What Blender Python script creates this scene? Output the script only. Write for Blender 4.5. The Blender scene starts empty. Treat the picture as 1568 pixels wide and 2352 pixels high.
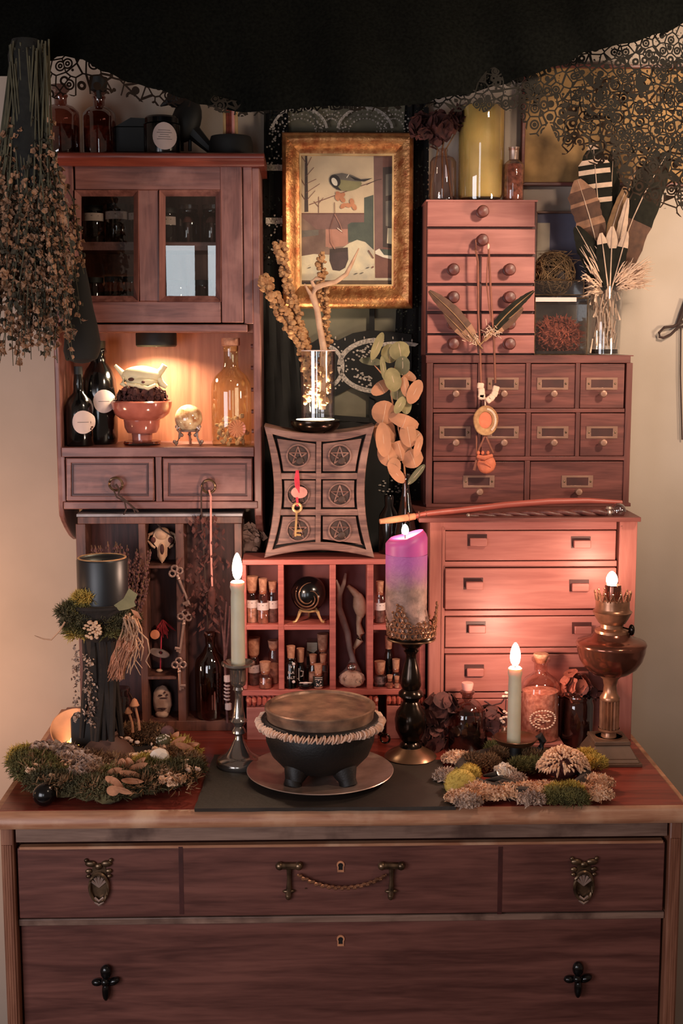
import bpy, math, random
from mathutils import Vector, Matrix, noise
random.seed(11)
R = math.radians
SC = bpy.context.scene
COL = SC.collection
# ------------------------------------------------------------------ camera
F = 2900.0; PIT = R(7.68); YAW = R(1.5)
ZT = 0.95                                   # dresser top height
FW = Vector((math.sin(YAW)*math.cos(PIT), math.cos(YAW)*math.cos(PIT), -math.sin(PIT)))
RT = Vector((math.cos(YAW), -math.sin(YAW), 0))
UP = RT.cross(FW)
CAM = Vector((0, -1.924, 1.688))
cd = bpy.data.cameras.new('camera'); co = bpy.data.objects.new('camera', cd); COL.objects.link(co)
co.location = CAM; co.rotation_euler = (R(90)-PIT, 0, -YAW)
cd.sensor_fit = 'VERTICAL'; cd.sensor_height = 36; cd.sensor_width = 24; cd.lens = F/2352*36; cd.clip_start = .05
SC.camera = co
def ray(px, py): return FW + RT*((px-784)/F) - UP*((py-1176)/F)
def W(px, py, Y):                            # photo point -> world point in the plane y = Y
    d = ray(px, py); return CAM + d*((Y-CAM.y)/d.y)
def G(px, py, Z=ZT):                         # photo point -> world point on the level z = Z
    d = ray(px, py); return CAM + d*((Z-CAM.z)/d.z)
def S(px, py, Y): return (W(px+1, py, Y)-W(px, py, Y)).x
def X(px, py, Y): return W(px, py, Y).x
def Z(px, py, Y): return W(px, py, Y).z
# ------------------------------------------------------------------ world, lights, exposure
def lin(c): return tuple(((v/255)/12.92 if v/255 <= .04045 else ((v/255+.055)/1.055)**2.4) for v in c)
wd = bpy.data.worlds.new('world'); SC.world = wd; wd.use_nodes = True
wd.node_tree.nodes['Background'].inputs[0].default_value = (*lin((255, 214, 190)), 1)
wd.node_tree.nodes['Background'].inputs[1].default_value = 0.15
def area(name, loc, aim, sx, sy, power, col, spread=180):
    l = bpy.data.lights.new(name, 'AREA'); l.shape = 'RECTANGLE'; l.size = sx; l.size_y = sy
    l.energy = power; l.color = col; l.spread = R(spread)
    o = bpy.data.objects.new(name, l); COL.objects.link(o); o.location = loc
    o.rotation_euler = (Vector(aim)-Vector(loc)).to_track_quat('-Z', 'Y').to_euler(); return o
def lamp(name, loc, power, col, rad=.01, parent=None):
    l = bpy.data.lights.new(name, 'POINT'); l.energy = power; l.color = col; l.shadow_soft_size = rad
    o = bpy.data.objects.new(name, l); COL.objects.link(o)
    o.location = Vector(loc) - (parent.location if parent else Vector()); o.parent = parent; return o
# daylight: two casements of the window behind the camera, then an added cool fill on the left
area('window_or_fill_light', (-.625, -3.0, 1.62), (-.5, 0, 1.85), .23, 1.0, 3.6, (.86, .93, 1))
area('window_or_fill_light', (-.34, -3.0, 1.62), (-.24, 0, 1.85), .22, 1.0, 3.6, (.86, .93, 1))
area('window_or_fill_light', (-1.25, -1.55, 1.32), (-.15, .1, 1.1), .9, .8, 15.0, (.95, .93, 1))  # added fill brightening the left and the foreground, no known window
# warm room lamp above, front right
area('room_lamp', (.95, -.75, 2.35), (.36, .5, 1.80), .16, .16, 4.6, (1, .76, .56), 80)
area('left_fill_light', (-1.15, .12, 1.05), (-.75, .6, 1.12), .1, .1, 2.6, (1, .52, .27), 120)  # added warm fill for the left wall, no lamp seen there
area('right_fill_light', (1.5, -.5, 1.62), (.6, .6, 1.95), .2, .2, 1.7, (1, .78, .56), 70)  # added fill for the wall behind the lace, no lamp seen
SC.view_settings.view_transform = 'Standard'; SC.view_settings.look = 'None'
SC.view_settings.gamma = 1; SC.view_settings.use_curve_mapping = False
SC.view_settings.exposure = 0.15
SC.cycles.max_bounces = 10; SC.cycles.transparent_max_bounces = 24; SC.cycles.caustics_reflective = False
SC.cycles.sample_clamp_indirect = 2.0
# ------------------------------------------------------------------ materials
def nm(name):
    m = bpy.data.materials.new(name); m.use_nodes = True; nt = m.node_tree
    return m, nt, nt.nodes['Principled BSDF']
def mat(name, c, rough=.55, metal=0, var=.18, vs=30, bump=.0, bs=120, spec=.5, c2=None, det=4, coat=0, sss=0):
    m, nt, b = nm(name); N, L = nt.nodes, nt.links
    tc = N.new('ShaderNodeTexCoord'); nz = N.new('ShaderNodeTexNoise'); nz.inputs['Scale'].default_value = vs; nz.inputs['Detail'].default_value = det
    L.new(tc.outputs['Object'], nz.inputs['Vector'])
    rp = N.new('ShaderNodeValToRGB'); a = lin(c); q = lin(c2) if c2 else None
    e = rp.color_ramp.elements
    e[0].position = .32; e[1].position = .68
    e[0].color = (*(q if q else [v*(1-var*1.6) for v in a]), 1); e[1].color = (*(a if q else [min(1, v*(1+var)) for v in a]), 1)
    L.new(nz.outputs['Fac'], rp.inputs['Fac']); L.new(rp.outputs['Color'], b.inputs['Base Color'])
    b.inputs['Roughness'].default_value = rough; b.inputs['Metallic'].default_value = metal
    b.inputs['Specular IOR Level'].default_value = spec
    if coat: b.inputs['Coat Weight'].default_value = coat; b.inputs['Coat Roughness'].default_value = .15
    if sss:
        b.inputs['Subsurface Weight'].default_value = sss; b.inputs['Subsurface Radius'].default_value = (.02, .008, .004); b.inputs['Subsurface Scale'].default_value = 1
    if bump:
        n2 = N.new('ShaderNodeTexNoise'); n2.inputs['Scale'].default_value = bs; n2.inputs['Detail'].default_value = 5
        L.new(tc.outputs['Object'], n2.inputs['Vector'])
        bp = N.new('ShaderNodeBump'); bp.inputs['Strength'].default_value = bump; bp.inputs['Distance'].default_value = .002
        L.new(n2.outputs['Fac'], bp.inputs['Height']); L.new(bp.outputs['Normal'], b.inputs['Normal'])
    return m
def wood(name, c, c2, axis='X', s=1.0, rough=.42, bump=.25, wear=None, spec=.5):
    m, nt, b = nm(name); N, L = nt.nodes, nt.links
    tc = N.new('ShaderNodeTexCoord'); mp = N.new('ShaderNodeMapping')
    sc = {'X': (3, 34, 34), 'Z': (34, 34, 3), 'Y': (34, 3, 34)}[axis]
    mp.inputs['Scale'].default_value = [v*s for v in sc]
    L.new(tc.outputs['Object'], mp.inputs['Vector'])
    n1 = N.new('ShaderNodeTexNoise'); n1.inputs['Scale'].default_value = 2; n1.inputs['Detail'].default_value = 6; n1.inputs['Distortion'].default_value = .7
    n2 = N.new('ShaderNodeTexNoise'); n2.inputs['Scale'].default_value = 9; n2.inputs['Detail'].default_value = 5
    L.new(mp.outputs[0], n1.inputs['Vector']); L.new(mp.outputs[0], n2.inputs['Vector'])
    mx = N.new('ShaderNodeMath'); mx.operation = 'MULTIPLY_ADD'; mx.inputs[1].default_value = .35
    L.new(n2.outputs['Fac'], mx.inputs[0]); L.new(n1.outputs['Fac'], mx.inputs[2])
    rp = N.new('ShaderNodeValToRGB'); e = rp.color_ramp.elements
    e[0].position = .5; e[1].position = .86; e[0].color = (*lin(c2), 1); e[1].color = (*lin(c), 1)
    L.new(mx.outputs[0], rp.inputs['Fac']); out = rp.outputs['Color']
    if wear:
        n3 = N.new('ShaderNodeTexNoise'); n3.inputs['Scale'].default_value = 14; n3.inputs['Detail'].default_value = 8
        L.new(tc.outputs['Object'], n3.inputs['Vector'])
        r3 = N.new('ShaderNodeValToRGB'); r3.color_ramp.elements[0].position = .52; r3.color_ramp.elements[1].position = .72
        L.new(n3.outputs['Fac'], r3.inputs['Fac'])
        mm = N.new('ShaderNodeMixRGB'); mm.inputs[2].default_value = (*lin(wear), 1)
        L.new(r3.outputs['Color'], mm.inputs[0]); L.new(out, mm.inputs[1]); out = mm.outputs[0]
    L.new(out, b.inputs['Base Color']); b.inputs['Roughness'].default_value = rough; b.inputs['Specular IOR Level'].default_value = spec
    bp = N.new('ShaderNodeBump'); bp.inputs['Strength'].default_value = bump; bp.inputs['Distance'].default_value = .001
    L.new(mx.outputs[0], bp.inputs['Height']); L.new(bp.outputs['Normal'], b.inputs['Normal'])
    return m
def glass(name, tint=(255, 255, 255), refl=.10, rough=.02):
    m, nt, b = nm(name); N, L = nt.nodes, nt.links; N.remove(b)
    tr = N.new('ShaderNodeBsdfTransparent'); gl = N.new('ShaderNodeBsdfGlossy'); gl.inputs['Roughness'].default_value = rough
    nz = N.new('ShaderNodeTexNoise'); nz.inputs['Scale'].default_value = 40
    rp = N.new('ShaderNodeValToRGB'); t = lin(tint)
    rp.color_ramp.elements[0].color = (*[v*.93 for v in t], 1); rp.color_ramp.elements[1].color = (*t, 1)
    L.new(nz.outputs['Fac'], rp.inputs['Fac']); L.new(rp.outputs['Color'], tr.inputs['Color'])
    lw = N.new('ShaderNodeLayerWeight'); lw.inputs['Blend'].default_value = .22
    ma = N.new('ShaderNodeMath'); ma.operation = 'MULTIPLY_ADD'; ma.inputs[1].default_value = .75; ma.inputs[2].default_value = refl; ma.use_clamp = True
    mx = N.new('ShaderNodeMixShader'); L.new(lw.outputs['Facing'], ma.inputs[0])
    L.new(ma.outputs[0], mx.inputs[0]); L.new(tr.outputs[0], mx.inputs[1]); L.new(gl.outputs[0], mx.inputs[2])
    L.new(mx.outputs[0], N['Material Output'].inputs['Surface']); return m
def emit(name, c, k):
    m, nt, b = nm(name); N, L = nt.nodes, nt.links; N.remove(b)
    e = N.new('ShaderNodeEmission'); e.inputs[0].default_value = (*c, 1); e.inputs[1].default_value = k
    L.new(e.outputs[0], N['Material Output'].inputs['Surface']); return m
def lace(name, c, scale, hole, holes2=0.0):
    """dark thread fabric with round eyelets left open (cells of a Voronoi)"""
    m, nt, b = nm(name); N, L = nt.nodes, nt.links
    b.inputs['Base Color'].default_value = (*lin(c), 1); b.inputs['Roughness'].default_value = .8; b.inputs['Specular IOR Level'].default_value = .2
    tc = N.new('ShaderNodeTexCoord'); vo = N.new('ShaderNodeTexVoronoi'); vo.inputs['Scale'].default_value = scale
    mp = N.new('ShaderNodeMapping'); mp.inputs['Scale'].default_value = (1, .02, 1)
    L.new(tc.outputs['Object'], mp.inputs[0]); L.new(mp.outputs[0], vo.inputs['Vector'])
    def op(kind, a, v):
        k = N.new('ShaderNodeMath'); k.operation = kind; L.new(a, k.inputs[0])
        if isinstance(v, (int, float)): k.inputs[1].default_value = v
        else: L.new(v, k.inputs[1])
        return k.outputs[0]
    if isinstance(hole, tuple):                  # ringed scrollwork: threads on the cell edges and on two circles per cell
        ve = N.new('ShaderNodeTexVoronoi'); ve.feature = 'DISTANCE_TO_EDGE'; ve.inputs['Scale'].default_value = scale; L.new(mp.outputs[0], ve.inputs['Vector'])
        th = op('LESS_THAN', ve.outputs['Distance'], hole[0]*.8)
        for r in (.13, .34): th = op('MAXIMUM', th, op('LESS_THAN', op('ABSOLUTE', op('SUBTRACT', vo.outputs['Distance'], r), 0), hole[0]))
        v3 = N.new('ShaderNodeTexVoronoi'); v3.inputs['Scale'].default_value = scale*3.1; L.new(mp.outputs[0], v3.inputs['Vector'])
        if hole[1]: th = op('MAXIMUM', th, op('LESS_THAN', v3.outputs['Distance'], hole[1]))
        fac = op('SUBTRACT', op('ADD', th, 0), 1); fac = op('ABSOLUTE', fac, 0)
    else:
        fac = op('LESS_THAN', vo.outputs['Distance'], hole)
        if holes2:
            v2 = N.new('ShaderNodeTexNoise'); v2.inputs['Scale'].default_value = holes2; L.new(mp.outputs[0], v2.inputs['Vector']); fac = op('MULTIPLY', fac, op('GREATER_THAN', v2.outputs['Fac'], .48))
    tr = N.new('ShaderNodeBsdfTransparent'); mx = N.new('ShaderNodeMixShader')
    L.new(fac, mx.inputs[0]); L.new(b.outputs[0], mx.inputs[1]); L.new(tr.outputs[0], mx.inputs[2])
    L.new(mx.outputs[0], N['Material Output'].inputs['Surface']); return m
def dyed_wax(name, top, low, z0, z1):
    m = mat(name, low, .55, vs=70, c2=tuple(v*.72 for v in low), bump=.5, bs=200); N, L = m.node_tree.nodes, m.node_tree.links; b = N['Principled BSDF']
    tc = N.new('ShaderNodeTexCoord'); sx = N.new('ShaderNodeSeparateXYZ'); nz = N.new('ShaderNodeTexNoise'); nz.inputs['Scale'].default_value = 30; L.new(tc.outputs['Object'], sx.inputs[0]); L.new(tc.outputs['Object'], nz.inputs['Vector'])
    ad = N.new('ShaderNodeMath'); ad.operation = 'MULTIPLY_ADD'; ad.inputs[1].default_value = .03; L.new(nz.outputs['Fac'], ad.inputs[0]); L.new(sx.outputs['Z'], ad.inputs[2])
    mr = N.new('ShaderNodeMapRange'); mr.inputs['From Min'].default_value = z0; mr.inputs['From Max'].default_value = z1; L.new(ad.outputs[0], mr.inputs['Value'])
    mx = N.new('ShaderNodeMixRGB'); mx.inputs[2].default_value = (*lin(top), 1); L.new(mr.outputs[0], mx.inputs[0]); L.new(b.inputs['Base Color'].links[0].from_socket, mx.inputs[1]); L.new(mx.outputs[0], b.inputs['Base Color']); return m
M = {}
M['wall'] = mat('wall_paint', (184, 168, 154), .85, vs=6, var=.05, bump=.06, bs=300, spec=.2)
M['floor'] = wood('floor_boards', (90, 62, 44), (60, 40, 28))
M['cab'] = wood('cabinet_wood', (136, 88, 80), (96, 56, 50), 'Z', wear=(150, 104, 96), rough=.4)
M['cabx'] = wood('cabinet_wood_across', (136, 88, 80), (96, 56, 50), 'X', wear=(150, 104, 96), rough=.4)
M['corn'] = wood('cornice_wood', (140, 64, 48), (100, 40, 32), 'X', rough=.32)
M['niche'] = wood('niche_back_wood', (176, 112, 84), (140, 82, 60), 'Z', s=.6, rough=.5)
M['red'] = wood('red_chest_wood', (172, 106, 96), (148, 84, 76), 'X', s=.8, rough=.45, bump=.12)
M['redz'] = wood('red_chest_wood_upright', (174, 108, 96), (150, 86, 76), 'Z', s=.8, rough=.45, bump=.12)
M['rose'] = wood('rosy_box_wood', (186, 92, 78), (158, 76, 64), 'X', s=1.2, rough=.4, bump=.12)
M['apo'] = wood('apothecary_wood', (126, 70, 62), (84, 42, 38), 'X', s=.9, rough=.42)
M['apoz'] = wood('apothecary_wood_upright', (116, 64, 56), (84, 44, 40), 'Z', s=.9, rough=.42)
M['shelf'] = wood('cubby_wood', (192, 104, 92), (158, 80, 72), 'X', s=1.3, rough=.42)
M['shelfb'] = mat('cubby_back', (122, 72, 70), .8, vs=20)
M['carv'] = wood('carved_chest_wood', (142, 104, 92), (88, 60, 54), 'X', s=1.4, rough=.45, wear=(160, 124, 110))
M['carvd'] = mat('carved_recess', (62, 42, 34), .6, bump=.2)
M['tray'] = wood('display_case_wood', (112, 70, 58), (68, 40, 34), 'Z', s=1.1, rough=.5, wear=(130, 84, 70))
M['trayb'] = wood('display_case_back', (100, 56, 50), (56, 32, 30), 'Z', rough=.6)
M['traytop'] = mat('display_case_lit_top', (150, 142, 146), .35, vs=30)  # light caught by the top face, put into its grey colour
M['dtop'] = wood('dresser_top_wood', (146, 62, 48), (104, 40, 32), 'X', rough=.28)
M['dedge'] = wood('dresser_edge_wood', (196, 142, 108), (160, 104, 76), 'X', rough=.4, wear=(206, 160, 128))
M['dapr'] = wood('dresser_apron_wood', (150, 118, 102), (112, 84, 72), 'X', rough=.4, wear=(80, 56, 48))
M['dfr'] = wood('dresser_drawer_wood', (124, 76, 66), (82, 46, 40), 'X', s=.7, rough=.4)
M['dst'] = wood('dresser_stile_wood', (156, 104, 80), (112, 66, 48), 'Z', s=.9, rough=.42)
M['dinl'] = mat('dresser_inlay', (70, 30, 26), .5)
M['dark'] = mat('dark_gap', (20, 12, 10), .9)
M['blk'] = mat('black_glossy', (12, 11, 12), .18, var=.1)
M['blkm'] = mat('black_matte', (20, 19, 18), .6, var=.2)
M['blkw'] = mat('black_wax', (24, 24, 27), .4, var=.1)
M['drape'] = mat('black_gauze', (11, 12, 10), .95, vs=200, var=.3, spec=.05)
M['iron'] = mat('cast_iron', (22, 17, 15), .55, metal=.1, bump=.25, bs=300)
M['ironlid'] = mat('worn_iron_lid', (176, 136, 110), .34, metal=.4, vs=26, c2=(92, 72, 62), bump=.15)
M['slate'] = mat('slate', (50, 39, 31), .6, vs=18, bump=.3, bs=90)
M['pewter'] = mat('pewter', (160, 150, 142), .16, metal=.85, var=.08)
M['silver'] = mat('silver_plate', (188, 160, 146), .34, metal=.6, vs=25, var=.2)
M['bronze'] = mat('dark_bronze', (52, 42, 36), .2, metal=.9, var=.2)
M['bronzeb'] = mat('bronze_foot', (120, 88, 66), .3, metal=.7, vs=12, var=.3)
M['brass'] = mat('aged_brass', (168, 118, 90), .3, metal=.65, vs=40, var=.25)
M['brassd'] = mat('dark_brass', (122, 98, 76), .35, metal=.85, vs=60, var=.4)
M['gold'] = mat('gilt', (206, 150, 96), .38, metal=.75, vs=60, c2=(150, 84, 48), bump=.5, bs=200)
M['goldl'] = mat('gilt_edge', (222, 180, 126), .4, metal=.5, var=.2)
M['wax'] = mat('pale_wax', (206, 196, 170), .5, var=.05, sss=.3)
M['waxy'] = mat('yellow_wax', (214, 176, 96), .5, var=.06, sss=.2)
M['cork'] = mat('cork', (196, 140, 110), .85, vs=160, c2=(160, 104, 80), bump=.3, bs=300)
M['paper'] = mat('paper_label', (216, 190, 182), .8, var=.05)
M['ink'] = mat('printed_ink', (70, 58, 56), .8)
M['glass'] = glass('clear_glass')
M['pane'] = glass('window_pane', (246, 247, 245), .06, .004)
M['gbrown'] = glass('brown_glass', (192, 144, 130), .09)
M['gdark'] = glass('smoky_glass', (196, 174, 170), .08)
M['ggold'] = glass('golden_oil_glass', (255, 250, 222), .07)
M['gvial'] = glass('vial_glass', (250, 232, 226), .07)
M['gpink'] = glass('rosy_glass', (240, 204, 192), .12)
M['gblk'] = mat('black_bottle_glass', (8, 7, 7), .08, var=.05, coat=.6)
M['flame'] = emit('flame', (1, .80, .52), 9)
for q in ('flame',):                            # a flame glows but lets light through
    nt = M[q].node_tree; e = nt.nodes['Emission']; t = nt.nodes.new('ShaderNodeBsdfTransparent'); a = nt.nodes.new('ShaderNodeAddShader')
    nt.links.new(e.outputs[0], a.inputs[0]); nt.links.new(t.outputs[0], a.inputs[1]); nt.links.new(a.outputs[0], nt.nodes['Material Output'].inputs['Surface'])
M['flameb'] = emit('flame_base', (.35, .45, 1), 1.2)
M['led'] = emit('led_disc', (1, .80, .5), 9)
M['wick'] = mat('wick', (25, 20, 18), .9)
M['str'] = mat('leather_cord', (140, 84, 66), .8)
M['strd'] = mat('dark_cord', (60, 40, 34), .8)
M['strp'] = mat('pink_twine', (222, 150, 138), .8)
M['redt'] = mat('red_thread', (214, 54, 74), .7, bump=.4, bs=400)
M['bone'] = mat('bone', (216, 178, 146), .6, vs=50, c2=(186, 140, 110), bump=.15, bs=120)
M['bonew'] = mat('bright_bone', (228, 212, 170), .55, vs=30, var=.1)
M['stone'] = mat('pale_stone', (206, 170, 148), .75, vs=40, c2=(166, 124, 104), bump=.5, bs=90)
M['greys'] = mat('grey_stone', (160, 134, 124), .8, vs=30, c2=(104, 82, 76), bump=.7, bs=60)
M['key'] = mat('old_key_metal', (196, 160, 148), .35, metal=.6, var=.15)
M['stem'] = mat('dry_stem', (116, 84, 58), .8, var=.3)
M['seed'] = mat('dry_seed_heads', (178, 132, 100), .85, vs=60, c2=(104, 76, 56))
M['seedd'] = mat('dark_seed_heads', (72, 64, 48), .85, vs=60, c2=(40, 34, 24))
M['seedl'] = mat('pale_seed_heads', (206, 158, 108), .8, vs=80, c2=(150, 100, 64))
M['lav'] = mat('dried_lavender', (126, 84, 80), .85, vs=90, c2=(80, 50, 50))
M['moss'] = mat('green_moss', (132, 120, 66), .9, vs=24, c2=(78, 74, 40))
M['mossy'] = mat('yellow_moss', (220, 184, 92), .9, vs=30, c2=(158, 138, 62))
M['mossd'] = mat('dark_moss', (106, 94, 60), .9, vs=20, c2=(58, 54, 34))
M['mossb'] = mat('brown_moss', (160, 118, 80), .9, vs=26, c2=(104, 74, 50))
M['lich'] = mat('grey_lichen', (206, 174, 152), .9, vs=40, c2=(148, 120, 106))
M['lichp'] = mat('pale_lichen', (242, 202, 166), .85, vs=50, c2=(200, 152, 118))
M['root'] = mat('pale_root', (198, 152, 120), .8, vs=40, var=.2)
M['brist'] = mat('straw_bristles', (190, 128, 98), .85, vs=60, var=.25)
M['bark'] = mat('dark_bark', (44, 34, 28), .9, vs=30, bump=.9, bs=70)
M['terra'] = mat('brown_clay', (98, 66, 54), .7, var=.1)
M['terl'] = mat('terracotta_dish', (226, 158, 112), .6, var=.1)
M['leafb'] = mat('dry_brown_leaf', (200, 134, 96), .75, vs=60, var=.2)
M['eucg'] = mat('eucalyptus_green', (156, 140, 96), .7, vs=30, c2=(112, 102, 64))
M['euco'] = mat('eucalyptus_tan', (178, 122, 88), .7, vs=25, var=.12)
M['eucd'] = mat('eucalyptus_grey', (96, 92, 66), .75, vs=30, var=.2)
M['purp'] = mat('purple_wax', (196, 84, 158), .45, var=.06, sss=.2)
M['bowlp'] = mat('rosy_pressed_glass', (188, 108, 92), .12, vs=26, c2=(150, 80, 66), spec=.7, coat=.4)
M['holder'] = mat('pale_brass_holder', (160, 120, 102), .35, metal=.4, var=.1)
M['crys'] = dyed_wax('purple_grey_wax', (172, 92, 160), (168, 130, 118), .10, .15)
M['rosed'] = mat('dried_rose', (98, 52, 46), .85, vs=60, c2=(52, 26, 24))
M['rust'] = mat('rust_moss', (186, 100, 78), .85, vs=60, c2=(120, 58, 44))
M['nest'] = mat('nest_straw', (126, 96, 62), .85, vs=60, c2=(64, 46, 30))
M['fd'] = mat('feather_black_green', (36, 34, 27), .8, spec=.15, vs=80, var=.2)
M['fb'] = mat('feather_brown', (92, 58, 40), .7, vs=80, var=.2)
M['fl'] = mat('feather_light_brown', (158, 112, 84), .7, vs=80, var=.2)
M['fw'] = mat('feather_white', (224, 190, 164), .75, vs=80, var=.1)
M['ft'] = mat('feather_tan', (150, 110, 72), .7, vs=80, var=.2)
M['cloth'] = mat('orange_leather', (214, 116, 82), .7, vs=50, var=.15, bump=.4)
M['bead'] = mat('pale_beads', (236, 196, 170), .6, vs=90, var=.1)
M['lacef'] = lace('dense_speckled_lace', (22, 19, 14), 62, (.085, .22))
M['laceb'] = lace('black_lace', (20, 19, 18), 150, .30, 22)
M['lacec'] = lace('scroll_lace', (46, 32, 22), 44, (.065, 0))
M['laced'] = lace('fine_scroll_lace', (30, 24, 17), 50, (.075, .10))
M['laceg'] = mat('grey_tape_lace', (168, 156, 144), .85, vs=300, var=.35)
M['sheer'] = mat('dark_panel_cloth', (20, 19, 17), .9, vs=20)
M['panel'] = mat('dim_wall_through_lace', (104, 98, 80), .9, vs=16, var=.15)  # wall seen dim through the lace, its shade put into the colour
M['olive'] = mat('painting_meadow', (178, 136, 82), .7, vs=18, c2=(116, 86, 48))
M['bluem'] = mat('blue_grey_mount', (112, 112, 132), .8, var=.06)
M['white'] = mat('cream_mount', (206, 194, 172), .8, var=.05)
M['lampfoot'] = mat('dull_bronze_foot', (104, 78, 62), .5, metal=.2, var=.15)
M['copper'] = mat('copper_gallery', (134, 82, 66), .16, metal=.8, var=.2)
M['jar'] = mat('jar_contents_dark', (44, 34, 30), .9, vs=80, var=.4)
M['herb1'] = mat('vial_contents_brown', (164, 108, 88), .9, vs=120, var=.4)
M['herb2'] = mat('vial_contents_pale', (216, 174, 152), .9, vs=120, var=.3)
M['herb3'] = mat('vial_contents_grey', (122, 94, 90), .9, vs=120, var=.4)
M['pinks'] = mat('pink_salt', (228, 168, 148), .8, vs=120, c2=(166, 100, 84), bump=.4, bs=200)
M['quartz'] = mat('white_quartz', (226, 204, 184), .3, var=.08)
M['amber'] = mat('agate', (216, 132, 96), .4, var=.2)
M['crimson'] = mat('crimson_tassel', (150, 34, 40), .8)
# ------------------------------------------------------------------ mesh builder
class MB:
    def __init__(s): s.v = []; s.f = []; s.m = []; s.cm = 0
    def face(s, idx): s.f.append(tuple(idx)); s.m.append(s.cm)
    def add(s, pts): n = len(s.v); s.v += [tuple(p) for p in pts]; return list(range(n, n+len(pts)))
    def box(s, x0, x1, y0, y1, z0, z1):
        if x0 > x1: x0, x1 = x1, x0
        if z0 > z1: z0, z1 = z1, z0
        i = s.add([(x0, y0, z0), (x1, y0, z0), (x1, y1, z0), (x0, y1, z0), (x0, y0, z1), (x1, y0, z1), (x1, y1, z1), (x0, y1, z1)])
        for q in ((0, 3, 2, 1), (4, 5, 6, 7), (0, 1, 5, 4), (1, 2, 6, 5), (2, 3, 7, 6), (3, 0, 4, 7)): s.face([i[k] for k in q])
        return s
    def pbox(s, a, b, c, d, Y0, Y1):         # photo rectangle (left, top, right, bottom) on the front plane Y0, running back to Y1
        my = (b+d)/2; mx = (a+c)/2
        return s.box(X(a, my, Y0), X(c, my, Y0), Y0, Y1, Z(mx, d, Y0), Z(mx, b, Y0))
    def lathe(s, prof, cx, cy, seg=28, wob=0, ang=(0, 2*math.pi)):
        rings = []
        for r, z in prof:
            if r < 1e-6: rings.append(s.add([(cx, cy, z)])); continue
            rings.append(s.add([(cx+r*(1+wob*math.sin(3*t*2*math.pi/seg+z*60))*math.cos(2*math.pi*t/seg), cy+r*math.sin(2*math.pi*t/seg), z) for t in range(seg)]))
        for a, b in zip(rings, rings[1:]):
            for t in range(seg):
                u = (t+1) % seg
                if len(a) == 1 and len(b) == 1: continue
                if len(a) == 1: s.face((a[0], b[u], b[t])) if b else 0
                elif len(b) == 1: s.face((a[t], a[u], b[0]))
                else: s.face((a[t], a[u], b[u], b[t]))
        return s
    def plathe(s, cx, Y, prof, seg=28, wob=0): # profile of (half width px, photo y) about the axis at photo x = cx, depth Y
        k = S(cx, prof[0][1], Y); c = X(cx, sum(p[1] for p in prof)/len(prof), Y)
        return s.lathe([(h*k, Z(cx, y, Y)) for h, y in prof], c, Y, seg, wob)
    def tube(s, pts, r, seg=6, cap=True):
        pts = [Vector(p) for p in pts]; n = len(pts)
        rr = list(r) if isinstance(r, (list, tuple)) else [r]*n
        up = Vector((.31, .2, .93)); rings = []
        for i, p in enumerate(pts):
            t = (pts[min(n-1, i+1)]-pts[max(0, i-1)])
            t = t.normalized() if t.length > 1e-9 else Vector((0, 0, 1))
            a = t.cross(up); a = (a if a.length > 1e-3 else t.cross(Vector((1, 0, 0)))).normalized(); b = t.cross(a)
            rings.append(s.add([p + (a*math.cos(2*math.pi*k/seg)+b*math.sin(2*math.pi*k/seg))*rr[i] for k in range(seg)]))
        for a, b in zip(rings, rings[1:]):
            for k in range(seg): u = (k+1) % seg; s.face((a[k], b[k], b[u], a[u]))
        if cap: s.face(rings[0]); s.face(rings[-1][::-1])
        return s
    def ptube(s, pts, r, seg=6, px=True):     # pts (px, py, Y), r in px
        k = S(pts[0][0], pts[0][1], pts[0][2]) if px else 1
        return s.tube([W(*p) for p in pts], [q*k for q in r] if isinstance(r, (list, tuple)) else r*k, seg)
    def ball(s, c, r, seg=12, rings=8, jit=0, rot=None):
        if not isinstance(r, (tuple, list)): r = (r, r, r)
        c = Vector(c); rows = []
        for i in range(rings+1):
            ph = math.pi*i/rings; row = []
            for t in range(1 if i in (0, rings) else seg):
                th = 2*math.pi*t/seg; d = Vector((math.sin(ph)*math.cos(th)*r[0], math.sin(ph)*math.sin(th)*r[1], math.cos(ph)*r[2]))
                if jit: d *= 1+jit*(random.random()-.5)
                if rot: d = rot @ d
                row.append(c+d)
            rows.append(s.add(row))
        for a, b in zip(rows, rows[1:]):
            for t in range(seg):
                u = (t+1) % seg
                if len(a) == 1: s.face((a[0], b[t], b[u]))
                elif len(b) == 1: s.face((a[t], b[0], a[u]))
                else: s.face((a[t], b[t], b[u], a[u]))
        return s
    def prism(s, poly, y0, y1):               # poly of world (x, z), counter-clockwise or not
        ar = sum(a[0]*b[1]-b[0]*a[1] for a, b in zip(poly, poly[1:]+poly[:1]))
        if ar < 0: poly = poly[::-1]
        a = s.add([(x, y0, z) for x, z in poly]); b = s.add([(x, y1, z) for x, z in poly]); n = len(poly)
        s.face(a); s.face(b[::-1])
        for i in range(n): j = (i+1) % n; s.face((a[i], b[i], b[j], a[j]))
        return s
    def pprism(s, poly, Y0, Y1): return s.prism([(W(x, y, Y0).x, W(x, y, Y0).z) for x, y in poly], Y0, Y1)
    def ring(s, outer, inner, y0, y1):        # flat ring between two loops of world (x, z) with equal counts
        n = len(outer)
        o0 = s.add([(x, y0, z) for x, z in outer]); i0 = s.add([(x, y0, z) for x, z in inner])
        o1 = s.add([(x, y1, z) for x, z in outer]); i1 = s.add([(x, y1, z) for x, z in inner])
        for k in range(n):
            j = (k+1) % n
            s.face((o0[k], o0[j], i0[j], i0[k])); s.face((o1[k], i1[k], i1[j], o1[j]))
            s.face((o0[k], o1[k], o1[j], o0[j])); s.face((i0[k], i0[j], i1[j], i1[k]))
        return s
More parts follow.
